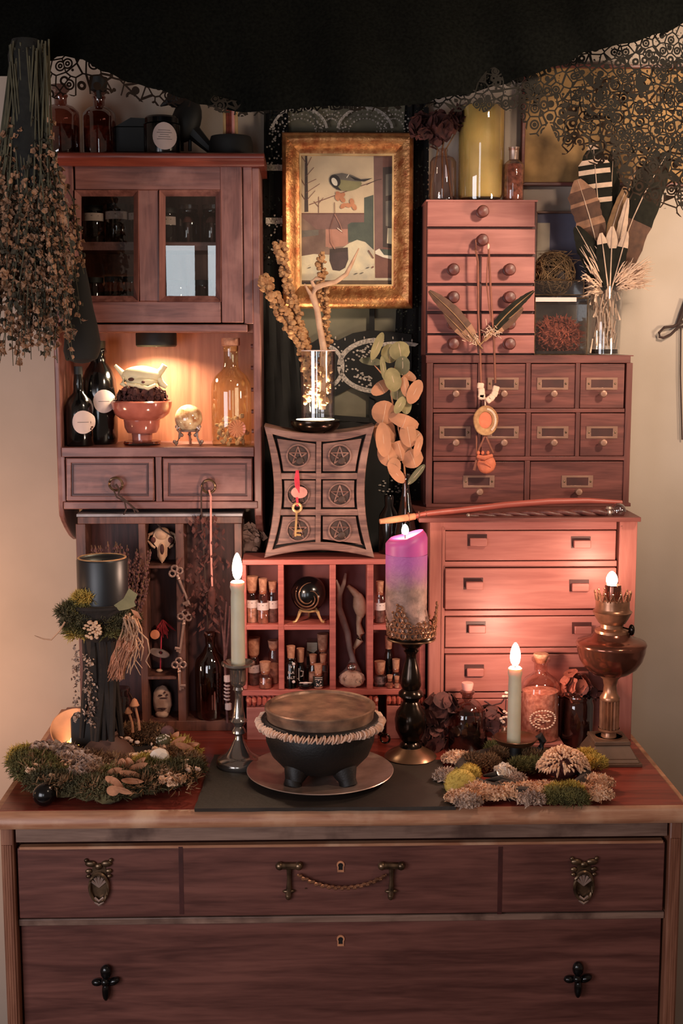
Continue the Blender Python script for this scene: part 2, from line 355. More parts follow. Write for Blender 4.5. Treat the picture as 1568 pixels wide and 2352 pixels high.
    def yz(s, poly, x0, x1):                  # prism of a (y, z) outline running along x
        a = s.add([(x0, y, z) for y, z in poly]); b = s.add([(x1, y, z) for y, z in poly]); n = len(poly)
        s.face(a[::-1]); s.face(b)
        for i in range(n): j = (i+1) % n; s.face((a[i], a[j], b[j], b[i]))
        return s
    def torus(s, c, Rr, r, nrm=Vector((0, 1, 0)), seg=20, sg=6, arc=2*math.pi, a0=0, sx=1):
        c = Vector(c); q = Vector((0, 0, 1)).rotation_difference(Vector(nrm)); n = seg+(arc < 6.28)
        pts = [c + q @ Vector((math.cos(a0+arc*i/seg)*Rr*sx, math.sin(a0+arc*i/seg)*Rr, 0)) for i in range(n)]
        if arc >= 6.28: pts += [pts[0], pts[1]]; return s.tube(pts, r, sg, False)
        return s.tube(pts, r, sg)
    def tuft(s, c, rad, n, ln=.012, wd=.0014, up=.5, flat=(1, 1, 1)):
        c = Vector(c)
        for _ in range(n):
            d = Vector((random.gauss(0, 1), random.gauss(0, 1), random.gauss(0, 1))).normalized()
            if d.z < -.25: d.z = -d.z
            p = c + Vector((d.x*rad[0], d.y*rad[1], d.z*rad[2]))*random.uniform(.72, 1.0)
            g = (d + Vector((random.gauss(0, .6), random.gauss(0, .6), random.gauss(up*.5, .5)))).normalized()*ln*random.uniform(.5, 1.2)
            w = g.cross(Vector((random.random(), random.random(), random.random()))).normalized()*wd
            k = w.cross(g).normalized()*ln*random.uniform(-.3, .3)
            i = s.add([p-w, p+w, p+g*.6+w*.7+k, p+g*.6-w*.7+k, p+g+k*.3]); s.face((i[0], i[1], i[2], i[3])); s.face((i[3], i[2], i[4]))
        return s
    def flakes(s, c, rad, n, sz=.006):
        c = Vector(c)
        for _ in range(n):
            d = Vector((random.gauss(0, 1), random.gauss(0, 1), abs(random.gauss(0, 1)))).normalized()
            p = c + Vector((d.x*rad[0], d.y*rad[1], d.z*rad[2]))*random.uniform(.8, 1.05)
            u = d.cross(Vector((random.gauss(0, 1), random.gauss(0, 1), random.gauss(0, 1)))).normalized(); w = d.cross(u)
            q = sz*random.uniform(.5, 1.2)
            i = s.add([p, p+u*q+d*q*.6, p+u*q*.5+w*q+d*q*.9, p-u*q*.6+w*q*.8+d*q*.4, p-u*q+d*q*.7, p-w*q*.8+d*q*.6])
            s.face((i[0], i[1], i[2])); s.face((i[0], i[2], i[3])); s.face((i[0], i[3], i[4])); s.face((i[0], i[4], i[5])); s.face((i[0], i[5], i[1]))
        return s
def root_of(o):
    while o.parent: o = o.parent
    return o
def setp(o, label=None, cat=None, group=None, kind=None):
    if label: o['label'] = label
    if cat: o['category'] = cat
    if group: o['group'] = group
    if kind: o['kind'] = kind
    return o
def build(name, mb, m, parent=None, bevel=0, sharp=35, loc=None, seg=2, **kw):
    off = root_of(parent).location if parent else (Vector(loc) if loc is not None else Vector())
    me = bpy.data.meshes.new(name)
    me.from_pydata([(x-off.x, y-off.y, z-off.z) for x, y, z in mb.v], [], mb.f)
    for q in (m if isinstance(m, (list, tuple)) else [m]): me.materials.append(M[q] if isinstance(q, str) else q)
    if any(mb.m): me.polygons.foreach_set('material_index', mb.m)
    me.polygons.foreach_set('use_smooth', [True]*len(mb.f)); me.set_sharp_from_angle(angle=R(sharp)); me.update()
    o = bpy.data.objects.new(name, me); COL.objects.link(o); o.parent = parent
    if not parent: o.location = off
    if bevel:
        b = o.modifiers.new('bevel', 'BEVEL'); b.width = bevel; b.segments = seg; b.limit_method = 'ANGLE'; b.angle_limit = R(40)
    return setp(o, **kw)
def thing(name, label, cat, loc, group=None):
    o = bpy.data.objects.new(name, None); COL.objects.link(o); o.location = loc; o.empty_display_size = .02
    return setp(o, label, cat, group)
def solo(name, label, cat, mb, m, group=None, **kw):
    zs = min(v[2] for v in mb.v); n = len(mb.v)
    loc = Vector((sum(v[0] for v in mb.v)/n, sum(v[1] for v in mb.v)/n, zs))
    return build(name, mb, m, None, loc=loc, label=label, cat=cat, group=group, **kw)
def circ(cx, cz, r, n=24, a0=0, rz=None): return [(cx+r*math.cos(a0+2*math.pi*i/n), cz+(rz or r)*math.sin(a0+2*math.pi*i/n)) for i in range(n)]
def text_mesh(name, s, size, loc, m, parent, Yd=.0004, align='CENTER'):
    cu = bpy.data.curves.new(name, 'FONT'); cu.body = s; cu.size = size; cu.align_x = align; cu.align_y = 'CENTER'; cu.extrude = Yd
    t = bpy.data.objects.new(name, cu); COL.objects.link(t)
    bpy.context.view_layer.update()
    me = bpy.data.meshes.new_from_object(t); bpy.data.objects.remove(t); me.materials.clear(); me.materials.append(M[m])
    me.transform(Matrix.Rotation(R(90), 4, 'X'))
    off = root_of(parent).location
    me.transform(Matrix.Translation(Vector(loc)-off))
    o = bpy.data.objects.new(name, me); COL.objects.link(o); o.parent = parent; return o
# ------------------------------------------------------------------ setting
YW = .60
b = MB(); b.box(-2.2, 2.4, YW, YW+.12, 0, 2.6); build('wall_back', b, 'wall', kind='structure')
b = MB(); b.box(-2.2, 2.4, -3.2, YW+.12, -.1, 0); build('floor', b, 'floor', kind='structure')
# ------------------------------------------------------------------ dresser
xl = X(-24, 1862, 0); xr = X(1592, 1862, 0); zt = ZT
DR = thing('dresser', 'large red-brown wooden dresser with brass pulls carrying the whole display', 'dresser', ((xl+xr)/2, .28, 0))
YD = .035                                     # drawer face
t0 = .042
b = MB(); b.box(xl+.0115, xr-.0115, .012, .585, zt-.004, zt); build('top_board', b, 'dtop', DR)
# rounded moulded edge: front and two sides
ed = [(.0125, zt-.0005), (.006, zt-.002), (.001, zt-.008), (-.002, zt-.016), (-.002, zt-.022), (.002, zt-.027), (.0125, zt-.027)]
b = MB(); b.yz(ed, xl, xr)
for x, sg in ((xl, 1), (xr, -1)): b.box(min(x, x+sg*.012), max(x, x+sg*.012), .0125, .585, zt-.027, zt-.004)
build('top_moulding', b, 'dedge', DR, sharp=50)
def zd(y): return Z(784, y, YD)
b = MB(); b.box(xl+.034, xr-.034, .022, .05, Z(784, 1928, .022), zt-.027); build('apron', b, 'dapr', DR, .001)
sl = X(40, 2000, YD); sr = X(1527, 2000, YD)
for (x0, x1) in ((xl+.010, sl-.001), (sr+.001, xr-.010)):
    b = MB(); b.box(x0, x1, .02, .06, 0, zt-.027); st = build('stile', b, 'dst', DR, .003)
    w = x1-x0; b = MB()
    for k in (.2, .38, .56, .74): b.tube([(x0+w*k, .02, .05), (x0+w*k, .02, zt-.06)], .0028, 6)
    build('flute', b, 'dst', st)
for x in (xl+.010, xr-.034): b = MB(); b.box(x, x+.024, .06, .585, 0, zt-.027); build('side_panel', b, 'dst', DR)
b = MB(); b.box(xl+.03, xr-.03, .07, .585, .02, zt-.03); build('carcass', b, 'dark', DR)
b = MB(); b.box(sl, sr, YD-.004, .07, zd(2116), zd(2101)); build('divider_rail', b, 'dapr', DR, .001)
b = MB(); b.box(sl, sr, YD+.02, .07, 0.04, .1); build('bottom_rail', b, 'dst', DR, .001)
def drawer(y0, y1, x0, x1, Yf):
    b = MB(); b.box(X(x0, (y0+y1)/2, Yf), X(x1, (y0+y1)/2, Yf), Yf, .07, Z(784, y1, Yf), Z(784, y0, Yf)); return build('drawer', b, 'dfr', DR, .0015)
d1 = drawer(1941, 2101, 42, 1524, YD-.008)
b = MB(); b.box(X(44, 1940, YD-.008), X(1522, 1940, YD-.008), YD-.0085, YD+.004, Z(784, 1944, YD-.008), Z(784, 1938, YD-.008)); build('worn_edge', b, 'dedge', d1)
for x in (416, 1148): b = MB(); b.pbox(x-5, 1945, x+5, 2100, YD-.0086, YD); build('inlay_strip', b, 'dinl', d1)
d2 = drawer(2116, 2640, 57, 1509, YD+.002)
d3 = drawer(2655, 3120, 57, 1509, YD+.002)
def escut(px, py, par, Yf):
    k = S(px, py, Yf); c = W(px, py, Yf)
    def loop(q): return [(c.x+k*q*(.62*math.cos(a)), c.z+k*q*(.25+.62*math.sin(a))) for a in [R(-35+250*i/14) for i in range(15)]] + [(c.x-k*q*.52, c.z-k*q*.95), (c.x+k*q*.52, c.z-k*q*.95)]
    b = MB(); b.ring(loop(14.5), loop(9.5), Yf-.002, Yf); build('escutcheon', b, 'leafb', par)
    b = MB(); b.prism(loop(9.5), Yf-.0004, Yf); build('keyhole', b, 'dark', par)
escut(782, 1989, d1, YD-.008); escut(782, 2159, d2, YD+.002)
def plate_pull(cx, cy, par, Yf):              # bow on top, oval bail with a shell inside
    k = S(cx, cy, Yf); c = W(cx, cy, Yf); b = MB(); P = lambda dx, dy, dY=0: Vector((c.x+dx*k, Yf-dY, c.z-dy*k))
    b.prism([(P(x, y).x, P(x, y).z) for x, y in ((-14, -40), (14, -40), (18, -10), (20, 20), (12, 44), (0, 52), (-12, 44), (-20, 20), (-18, -10))], Yf-.002, Yf)
    for sx in (-1, 1):
        b.ball(P(sx*18, -42, .003), (13*k, .004, 8*k)); b.ball(P(sx*23, -24, .003), (8*k, .003, 6*k)); b.ball(P(sx*24, -12, .003), (6*k, .003, 5*k)); b.ball(P(sx*28, -50, .003), (5*k, .003, 5*k))
    b.ball(P(0, -36, .004), (9*k, .004, 8*k))
    pl = build('pull_plate', b, 'brassd', par, sharp=60)
    b = MB(); b.torus(P(0, 14, .006), 34*k, 4*k, (0, 1, 0), 26, 6, sx=.62); build('bail_ring', b, 'brassd', pl)
    b = MB()
    for a in (-50, -25, 0, 25, 50): b.tube([P(0, 14, .004), P(22*math.sin(R(a)), 14-26*math.cos(R(a)), .005)], [2*k, 4*k], 6)
    for dy in (38, 48): b.tube([P(-10, dy, .006), P(0, dy+7, .008), P(10, dy, .006)], 3*k, 6)
    build('shell_ornament', b, 'silver', pl)
plate_pull(228, 2022, d1, YD-.008); plate_pull(1339, 2018, d1, YD-.008)
Yf = YD-.008; b = MB()
def post(px, py, r):
    k = S(px, py, Yf); P = lambda dx, dy, dY=0: W(px+dx, py+dy, Yf-dY)
    b = MB(); b.tube([P(-22, 0, .006), P(22, 0, .006)], 8*k, 8)
    for dx in (-22, 22): b.ball(P(dx, 0, .006), 10*k)
    b.tube([P(0, 4, .004), P(0, 30, .004), P(-1, 66, .004)], [7*k, 5*k, 8*k], 8); b.ball(P(-1, 58, .004), (15*k, .004, 5*k)); b.ball(P(-2, 70, .004), (7*k, .004, 9*k))
    return build('handle_post', b, 'brassd', r)
SW = build('swag_handle', MB().pbox(700, 2040, 704, 2042, Yf-.002, Yf), 'brassd', d1)
post(664, 1989, SW); post(899, 1989, SW)
b = MB(); pts = []
for i in range(29):
    t = i/28; pts.append(W(682+t*206, 2009+30*(1-(2*t-1)**2), Yf-.008))
b.tube(pts, .0022, 6)
for i, p in enumerate(pts[1:-1]):
    b.ball(p+Vector((0, -.001, .0015*(-1)**i)), (.0042, .003, .0026), 8, 5)
build('garland_bail', b, 'brass', SW)
def cross_pull(cx, cy, par, Yf):
    k = S(cx, cy, Yf); P = lambda dx, dy, dY: W(cx+dx, cy+dy, Yf-dY)
    b = MB(); b.ball(P(2, -22, .008), (13*k, .008, 17*k)); b.ball(P(2, 22, .008), (9*k, .008, 24*k)); b.ball(P(-18, 2, .007), (13*k, .007, 9*k)); b.ball(P(20, 0, .007), (15*k, .007, 9*k), rot=Matrix.Rotation(R(-25), 3, 'Y')); b.ball(P(0, 2, .012), (10*k, .007, 10*k))
    build('cross_pull', b, 'blk', par)
cross_pull(241, 2254, d2, YD+.002); cross_pull(1325, 2247, d2, YD+.002)
# ------------------------------------------------------------------ black slate under the cauldron
zs = ZT+.006
p = [G(446, 1857, zs), G(1047, 1852, zs), G(1012, 1745, zs), G(492, 1733, zs)]
b = MB(); top = []; n = 0
outline = []
for a, c in zip(p, p[1:]+p[:1]):
    for i in range(14): q = a.lerp(c, i/14); outline.append(q + Vector((random.uniform(-1, 1), random.uniform(-1, 1), 0))*.0008)
u = b.add(outline); l = b.add([(q.x+random.uniform(-1, 1)*.0012, q.y+random.uniform(-1, 1)*.0012, ZT) for q in outline])
b.face(u); b.face(l[::-1])
for i in range(len(u)): j = (i+1) % len(u); b.face((u[i], l[i], l[j], u[j]))
solo('slate_slab', 'black slate slab with chipped edges lying under the cauldron plate', 'slate', b, 'slate', sharp=20)
# ------------------------------------------------------------------ wall cabinet (upper left)
YC = .43; YB = .592
def bx(name, par, m, a, t, c, d, Y0, Y1, bevel=.0015, **kw):
    return build(name, MB().pbox(a, t, c, d, Y0, Y1), m, par, bevel, **kw)
CB = thing('wall_cabinet', 'old wooden wall cabinet with glazed door, lit niche and two small drawers', 'cabinet', (X(360, 700, YC), YC, Z(360, 1170, YC)))
# cornice: moulded profile extruded along x
cx0, cx1 = X(90, 362, .40), X(606, 362, .40); ct, cb_ = Z(360, 349, .40), Z(360, 379, .40); h = ct-cb_
b = MB(); b.yz([(.592, ct), (.406, ct), (.399, ct-h*.12), (.397, ct-h*.4), (.400, ct-h*.62), (.408, ct-h*.78), (.412, cb_), (.592, cb_)], cx0, cx1); build('cornice', b, 'corn', CB, sharp=50)
xL0, xL1 = X(120, 700, YC), X(132, 700, YC); xR0, xR1 = X(580, 700, YC), X(598, 700, YC)
zb = Z(360, 1170, YC); zk = Z(360, 1290, YC+.08); zt_ = cb_
def side(x0, x1):                              # side boards: bracket curve at the foot, gallery cut-out beside the niche
    pr = [(YC, zt_), (YC, Z(360, 1165, YC)), (YC+.004, Z(360, 1185, YC)), (YC+.02, Z(360, 1200, YC)), (YC+.05, Z(360, 1222, YC)), (YC+.09, Z(360, 1246, YC)), (YC+.13, Z(360, 1262, YC)), (YB, Z(360, 1266, YC)), (YB, zt_)]
    return build('side_panel', MB().yz([(y, z) for y, z in pr], x0, x1), 'cab', CB, .002)
side(xL0, xL1); side(xR0, xR1)
for x in (xR0-.005,):
    for py in (795, 845, 895, 945, 990): b = MB(); b.tube([(x, YC+.02, Z(580, py, YC+.02)), (x+.006, YC+.02, Z(580, py, YC+.02))], .004, 8); build('shelf_peg', b, 'apoz', CB)
# back, shelves
b = MB(); b.box(xL1, xR0, .575, YB, Z(360, 1030, YC), zt_); build('back_panel', b, 'niche', CB)
b = MB(); b.box(xL1, xR0, YC+.03, .575, Z(360, 764, YC), Z(360, 744, YC)); build('cupboard_floor', b, 'niche', CB)
bx('niche_rail', CB, 'cabx', 150, 745, 568, 762, YC-.004, YC+.03)
b = MB(); b.box(xL1, xR0, YC+.02, .575, zt_-.008, zt_); build('cupboard_top', b, 'cab', CB)
b = MB(); b.box(xL1, xR0, YC+.035, .575, Z(360, 575, YC+.035), Z(360, 556, YC+.035)); build('inner_shelf', b, 'cabx', CB)
b = MB(); b.box(xL1, xR0, YC-.003, .575, Z(360, 1049, YC), Z(360, 1027, YC)); build('niche_shelf', b, 'cabx', CB, .001)
b = MB(); b.box(xL1, xR0, YC+.03, .56, Z(360, 1168, YC), Z(360, 1050, YC)); build('drawer_housing', b, 'dark', CB)
bx('drawer_rail', CB, 'cabx', 146, 1152, 592, 1169, YC-.002, YC+.05)
bx('drawer_muntin', CB, 'cab', 357, 1048, 372, 1153, YC, YC+.05)
bx('drawer_stile', CB, 'cab', 140, 1048, 150, 1153, YC, YC+.05)
def ring_pull(px, py, par, Yf, r=15):
    k = S(px, py, Yf); c = W(px, py-4, Yf-.012)
    b = MB(); b.torus(c, r*k, 3*k, (0, 1, .15), 22, 6); b.tube([W(px, py-4-r, Yf-.013), W(px, py-4-r, Yf)], 3*k, 6); return build('ring_pull', b, 'brassd', par)
for a, c, pull in ((152, 354, (266, 1116)), (374, 580, (479, 1121))):
    d = bx('drawer', CB, 'cabx', a, 1051, c, 1151, YC-.001, YC+.04)
    b = MB(); Yd = YC-.001
    def lp(q): return [(X(x, y, Yd), Z(x, y, Yd)) for x, y in ((a+q, 1051+q), (c-q, 1051+q), (c-q, 1151-q), (a+q, 1151-q))]
    b.ring(lp(1.5), lp(12), Yd-.004, Yd); build('frame_moulding', b, 'cabx', d, .001)
    b = MB(); b.ring(lp(14), lp(17), Yd-.0015, Yd); build('bead', b, 'dinl', d)
    ring_pull(*pull, d, Yd-.001)
# glazed door
Y0 = YC-.006
DO = bx('door', CB, 'cab', 507, 380, 557, 741, Y0, YC+.014)      # right stile carries the door
bx('door_stile', DO, 'cab', 116, 380, 172, 741, Y0, YC+.014)
bx('door_rail', DO, 'cabx', 172, 380, 507, 436, Y0+.001, YC+.014)
bx('door_rail', DO, 'cabx', 172, 692, 507, 741, Y0+.001, YC+.014)
bx('door_muntin', DO, 'cab', 318, 436, 366, 692, Y0+.001, YC+.014)
for a, c in ((172, 318), (366, 507)):
    def lp(q): return [(X(x, y, Y0), Z(x, y, Y0)) for x, y in ((a+q, 437+q), (c-q, 437+q), (c-q, 692-q), (a+q, 692-q))]
    b = MB(); i = b.add([(x, Y0-.003, z) for x, z in lp(0)]); j = b.add([(x, Y0+.010, z) for x, z in lp(13)]); e = b.add([(x, Y0+.002, z) for x, z in lp(-1)])
    for k in range(4): q = (k+1) % 4; b.face((i[k], i[q], j[q], j[k])); b.face((e[k], e[q], i[q], i[k]))
    build('pane_moulding', b, 'cab', DO, sharp=20)
    o = lp(11); b = MB(); b.box(o[0][0], o[1][0], Y0+.0095, Y0+.0115, o[2][1], o[0][1]); build('glass_pane', b, 'pane', DO)
bx('post', CB, 'cab', 559, 380, 580, 744, YC-.002, YC+.03)
ring_pull(153, 552, DO, Y0, 11)
# puck lamp under the cupboard
zc = Z(360, 766, .50); c = W(359, 790, .50); k = S(359, 790, .50)
PL = thing('puck_light', 'black round puck light glowing under the cabinet cupboard', 'light', (c.x, c.y, zc-.026))
zl = Z(360, 764, YC)
b = MB(); b.lathe([(0, zl), (46*k, zl), (47*k, zl-.002), (47*k, zl-.023), (44*k, zl-.026), (40*k, zl-.0255)], c.x, c.y, 32); build('housing', b, 'blkm', PL)
b = MB(); b.lathe([(0, zl-.0262), (40*k, zl-.0255)], c.x, c.y, 32); build('light_disc', b, 'led', PL)
l = bpy.data.lights.new('puck_bulb', 'AREA'); l.shape = 'DISK'; l.size = .06; l.energy = 1.7; l.color = (1, .80, .52); l.spread = R(150)
o = bpy.data.objects.new('puck_bulb', l); COL.objects.link(o); o.parent = PL; o.location = Vector((c.x, c.y, zl-.029))-PL.location
# ------------------------------------------------------------------ jars and bottles
def vessel(name, label, cat, cx, Y, prof, m, group=None, fill=None, fm=None, cork=None, corkm='cork', lab=None, labm='paper', seg=24, z0=None, rim=None, lines=0, closed=True):
    """prof, fill, cork: (half width px, photo y) from the top down to the base; lab: (top, bottom, half angle deg)"""
    base = prof[-1][1]; c = W(cx, base, Y); dz = 0 if z0 is None else z0-c.z
    k = S(cx, base, Y); xc = X(cx, (prof[0][1]+base)/2, Y)
    T = thing(name, label, cat, (xc, Y, c.z+dz), group)
    def pr(p, q=1): return [(h*k*q, Z(cx, y, Y)+dz) for h, y in p]
    P = pr(prof); P.append((0, P[-1][1])); b = MB(); b.lathe(P, xc, Y, seg); build('glass_body', b, m, T, sharp=50)
    if fill:
        Q = pr(fill, .93); Q = [(0, Q[0][1])]+Q[:-1]+[(Q[-1][0], Q[-1][1]+.0012), (0, Q[-1][1]+.0012)]
        b = MB(); b.lathe(Q, xc, Y, 16, wob=.03); build('contents', b, fm, T)
    if cork:
        Q = pr(cork); Q = [(0, Q[0][1])]+Q+[(0, Q[-1][1])]
        b = MB(); b.lathe(Q, xc, Y, 16); build('stopper', b, corkm, T, sharp=40)
    if lab:
        t, d, ha = lab[:3]; hw = max(p[0] for p in prof)
        z1, z2 = Z(cx, t, Y)+dz, Z(cx, d, Y)+dz; r = hw*k+.0006; n = 12; b = MB(); o1 = []; o2 = []
        for i in range(n+1):
            a = R(-90-ha+2*ha*i/n); o1.append((xc+r*math.cos(a), Y+r*math.sin(a), z1)); o2.append((xc+r*math.cos(a), Y+r*math.sin(a), z2))
        i1 = b.add(o1); i2 = b.add(o2)
        for i in range(n): b.face((i1[i], i2[i], i2[i+1], i1[i+1]))
        L = build('paper_label', b, labm, T)
        for q in range(lines):
            b = MB(); zz = z1+(z2-z1)*(.35+.3*q); a0 = R(-90)
            i1 = b.add([(xc+(r+.0003)*math.cos(R(-90+s)), Y+(r+.0003)*math.sin(R(-90+s)), zz+e) for s in (-ha*.5, 0, ha*.5) for e in (.0005, -.0005)])
            b.face((i1[0], i1[1], i1[3], i1[2])); b.face((i1[2], i1[3], i1[5], i1[4])); build('print_line', b, 'ink', L)
    return T
zs1 = Z(360, 556, YC+.035); zs0 = Z(360, 744, YC)
gj = 'jars in the glazed cupboard'
def cup_jar(cx, top, base, hw, label, z0, lab, fm='jar'):
    return vessel('storage_jar', label, 'jar', cx, .50, [(hw*.82, top), (hw*.86, top+5), (hw*.82, top+8), (hw, top+16), (hw, base-2), (hw*.92, base)], 'gdark', gj, [(hw, top+26), (hw, base)], fm, [(hw*.9, top-8), (hw*.9, top+4)], 'blkm', lab, lines=1, z0=z0)
cup_jar(215, 478, 556, 25, 'dark glass jar with paper band, leftmost on the upper cupboard shelf', zs1, (488, 506, 70))
cup_jar(269, 474, 556, 26, 'dark glass jar with paper band, second on the upper cupboard shelf', zs1, (484, 502, 70))
cup_jar(318, 476, 556, 22, 'dark glass jar mostly behind the middle bar of the cupboard door', zs1, (487, 503, 70))
cup_jar(384, 483, 556, 25, 'dark glass jar with short paper tag left of the mushroom jars', zs1, (496, 515, 55))
cup_jar(214, 590, 690, 26, 'dark glass jar with wide band, leftmost on the lower cupboard shelf', zs0, (640, 674, 85))
cup_jar(262, 588, 690, 25, 'dark glass jar with wide band, middle of the lower cupboard shelf', zs0, (640, 674, 85))
cup_jar(304, 588, 690, 22, 'dark glass jar with wide band, rightmost behind the left door pane', zs0, (640, 674, 85))
for cx, lb in ((433, 'glass jar with a toadstool figure inside, nearer the middle bar'), (487, 'glass jar with a toadstool figure inside, nearer the right stile')):
    T = vessel('mushroom_jar', lb, 'jar', cx, .50, [(20, 477), (22, 482), (20, 486), (25, 496), (25, 552), (22, 556)], 'gdark', gj, None, None, [(23, 468), (23, 479)], 'glass', z0=zs1)
    k = S(cx, 520, .50); xc = T.location.x; zb_ = T.location.z
    b = MB(); b.lathe([(0, zb_+62*k), (7*k, zb_+60*k), (12*k, zb_+54*k), (14*k, zb_+47*k), (10*k, zb_+46*k), (0, zb_+47*k)], xc, .497, 14); build('toadstool_cap', b, 'strp', T)
    b = MB(); b.lathe([(4*k, zb_+47*k), (3.5*k, zb_+40*k), (5*k, zb_+38*k), (3*k, zb_+24*k), (4*k, zb_+2*k), (0, zb_+.001)], xc, .497, 10); build('toadstool_stalk', b, 'paper', T)
for cx, lb in ((408, 'dark jar behind the window reflection, left of two'), (466, 'dark jar behind the window reflection, right of two')):
    cup_jar(cx, 596, 690, 24, lb, zs0, None)
# niche
zn = Z(360, 1027, YC)
def disc_label(T, px, py, rx, ry, lines, ax, Ya, ra):
    """round paper label wrapped on a bottle of radius ra about the axis (ax, Ya)"""
    Y = Ya-ra; c = W(px, py, Y); k = S(px, py, Y); b = MB(); n = 28
    fy = lambda x, d: Ya-math.sqrt(max(0, ra*ra-(x-ax)**2))-d
    prev = b.add([(c.x, fy(c.x, .0008), c.z)])
    for q in (.25, .5, .75, 1):
        row = b.add([(c.x+rx*k*q*math.cos(t), fy(c.x+rx*k*q*math.cos(t), .0008), c.z+ry*k*q*math.sin(t)) for t in [2*math.pi*i/n for i in range(n)]])
        for i in range(n):
            j = (i+1) % n
            b.face((prev[0], row[i], row[j]) if len(prev) == 1 else (prev[i], row[i], row[j], prev[j]))
        prev = row
    o = build('paper_label', b, 'paper', T)
    for q in range(lines):
        zz = c.z+(ry*k*(.5-.8*(q+.5)/lines) if lines > 1 else 0); w = rx*k*(.5+.15*math.sin(q*2.1)); b = MB()
        top = b.add([(c.x+w*(i/4-1), fy(c.x+w*(i/4-1), .0011), zz+.0004) for i in range(9)]); bot = b.add([(c.x+w*(i/4-1), fy(c.x+w*(i/4-1), .0011), zz-.0004) for i in range(9)])
        for i in range(8): b.face((top[i], bot[i], bot[i+1], top[i+1]))
        build('print_line', b, 'ink', o)
    return o
T = vessel('black_bottle', 'small black bottle with round paper label at the left of the niche', 'bottle', 182, .468, [(10, 862), (11, 872), (12, 884), (12, 896), (14, 905), (26, 918), (32, 934), (33, 960), (33, 1022), (30, 1026)], 'gblk', None, None, None, [(10, 844), (10, 862)], 'blkm', z0=zn)
disc_label(T, 190, 970, 24, 27, 1, T.location.x, .468, 33*S(182, 960, .468))
T = vessel('black_bottle', 'tall black bottle with round paper label behind the small one', 'bottle', 228, .515, [(18, 806), (19, 812), (17, 820), (18, 838), (30, 856), (38, 876), (41, 900), (41, 1010), (39, 1020), (36, 1024)], 'gblk', None, None, None, [(17, 788), (17, 806)], 'blkm', z0=zn)
disc_label(T, 238, 922, 24, 27, 1, T.location.x, .515, 41*S(228, 960, .515))
# pink footed bowl with nest and skull-like bone
Yb = .487; T = thing('footed_bowl', 'rosy pressed glass footed bowl in the middle of the niche', 'bowl', (X(326, 975, Yb), Yb, zn))
k = S(326, 975, Yb); dz = zn-Z(326, 1025, Yb); cx = X(326, 975, Yb)
def q(p): return [(h*k, Z(326, y, Yb)+dz) for h, y in p]
b = MB(); b.lathe(q([(66, 923), (70, 926), (68, 938), (62, 954), (50, 964), (42, 967), (40, 985), (34, 997), (24, 999), (23, 1014)]), cx, Yb, 30); build('bowl', b, 'bowlp', T, sharp=40)
b = MB(); b.lathe(q([(62, 930), (52, 955), (38, 970), (30, 992), (0, 996)]), cx, Yb, 24); build('inner_lining', b, 'pinks', T)
b = MB(); b.lathe(q([(23, 1014), (42, 1016), (43, 1022), (40, 1025), (0, 1025)]), cx, Yb, 30); build('foot', b, 'gbrown', T, sharp=40)
b = MB()
for i in range(18):
    a = 2*math.pi*i/18; b.ball((cx+56*k*math.cos(a), Yb+56*k*math.sin(a), Z(326, 948, Yb)+dz), 4*k, 6, 4)
build('pressed_beads', b, 'bowlp', T)
b = MB(); zc = Z(326, 920, Yb)+dz
for i in range(80): a = random.random()*6.28; r = 50*k*math.sqrt(random.random()); b.ball((cx+r*math.cos(a), Yb+r*math.sin(a), zc+random.uniform(0, 24)*k), random.uniform(5, 11)*k, 6, 4, .5)
b.flakes((cx, Yb, zc), (56*k, 50*k, 26*k), 260, .007)
solo('bark_filling', 'dark bark chips and moss heaped in the pink footed bowl', 'bark', b, ['rosed'], kind='stuff')
zk_ = Z(326, 868, Yb)+dz; b = MB()
P = lambda px, py, dY=0: Vector((X(px, py, Yb), Yb-.012-dY, Z(px, py, Yb)+dz))
b.ball(P(326, 866), (46*k, 22*k, 22*k), 20, 12, .05); b.ball(P(330, 880, .008), (34*k, 16*k, 14*k), 14, 8, .1)
b.tube([P(290, 868), P(278, 855), P(266, 842)], [9*k, 6*k, 3.5*k], 8); b.tube([P(362, 864), P(374, 852), P(380, 842)], [10*k, 7*k, 7*k], 8)
b.tube([P(290, 872, .006), P(284, 884, .01), P(298, 894, .012)], [7*k, 6*k, 3*k], 8); b.tube([P(366, 872), P(372, 884), P(384, 892)], [8*k, 8*k, 5*k], 8)
b.tube([P(296, 884, .014), P(320, 888, .022), P(345, 894, .022), P(362, 886, .016)], [4*k, 5*k, 5*k, 4*k], 8)
sk = solo('bleached_bone', 'bleached horned bone resting on the bark in the pink bowl', 'bone', b, 'bonew', sharp=70)
b = MB(); b.ball(P(306, 874, .018), (7*k, 4*k, 4*k), 8, 6); b.ball(P(334, 880, .022), (4*k, 3*k, 3*k), 8, 6); build('socket', b, 'rosed', sk)
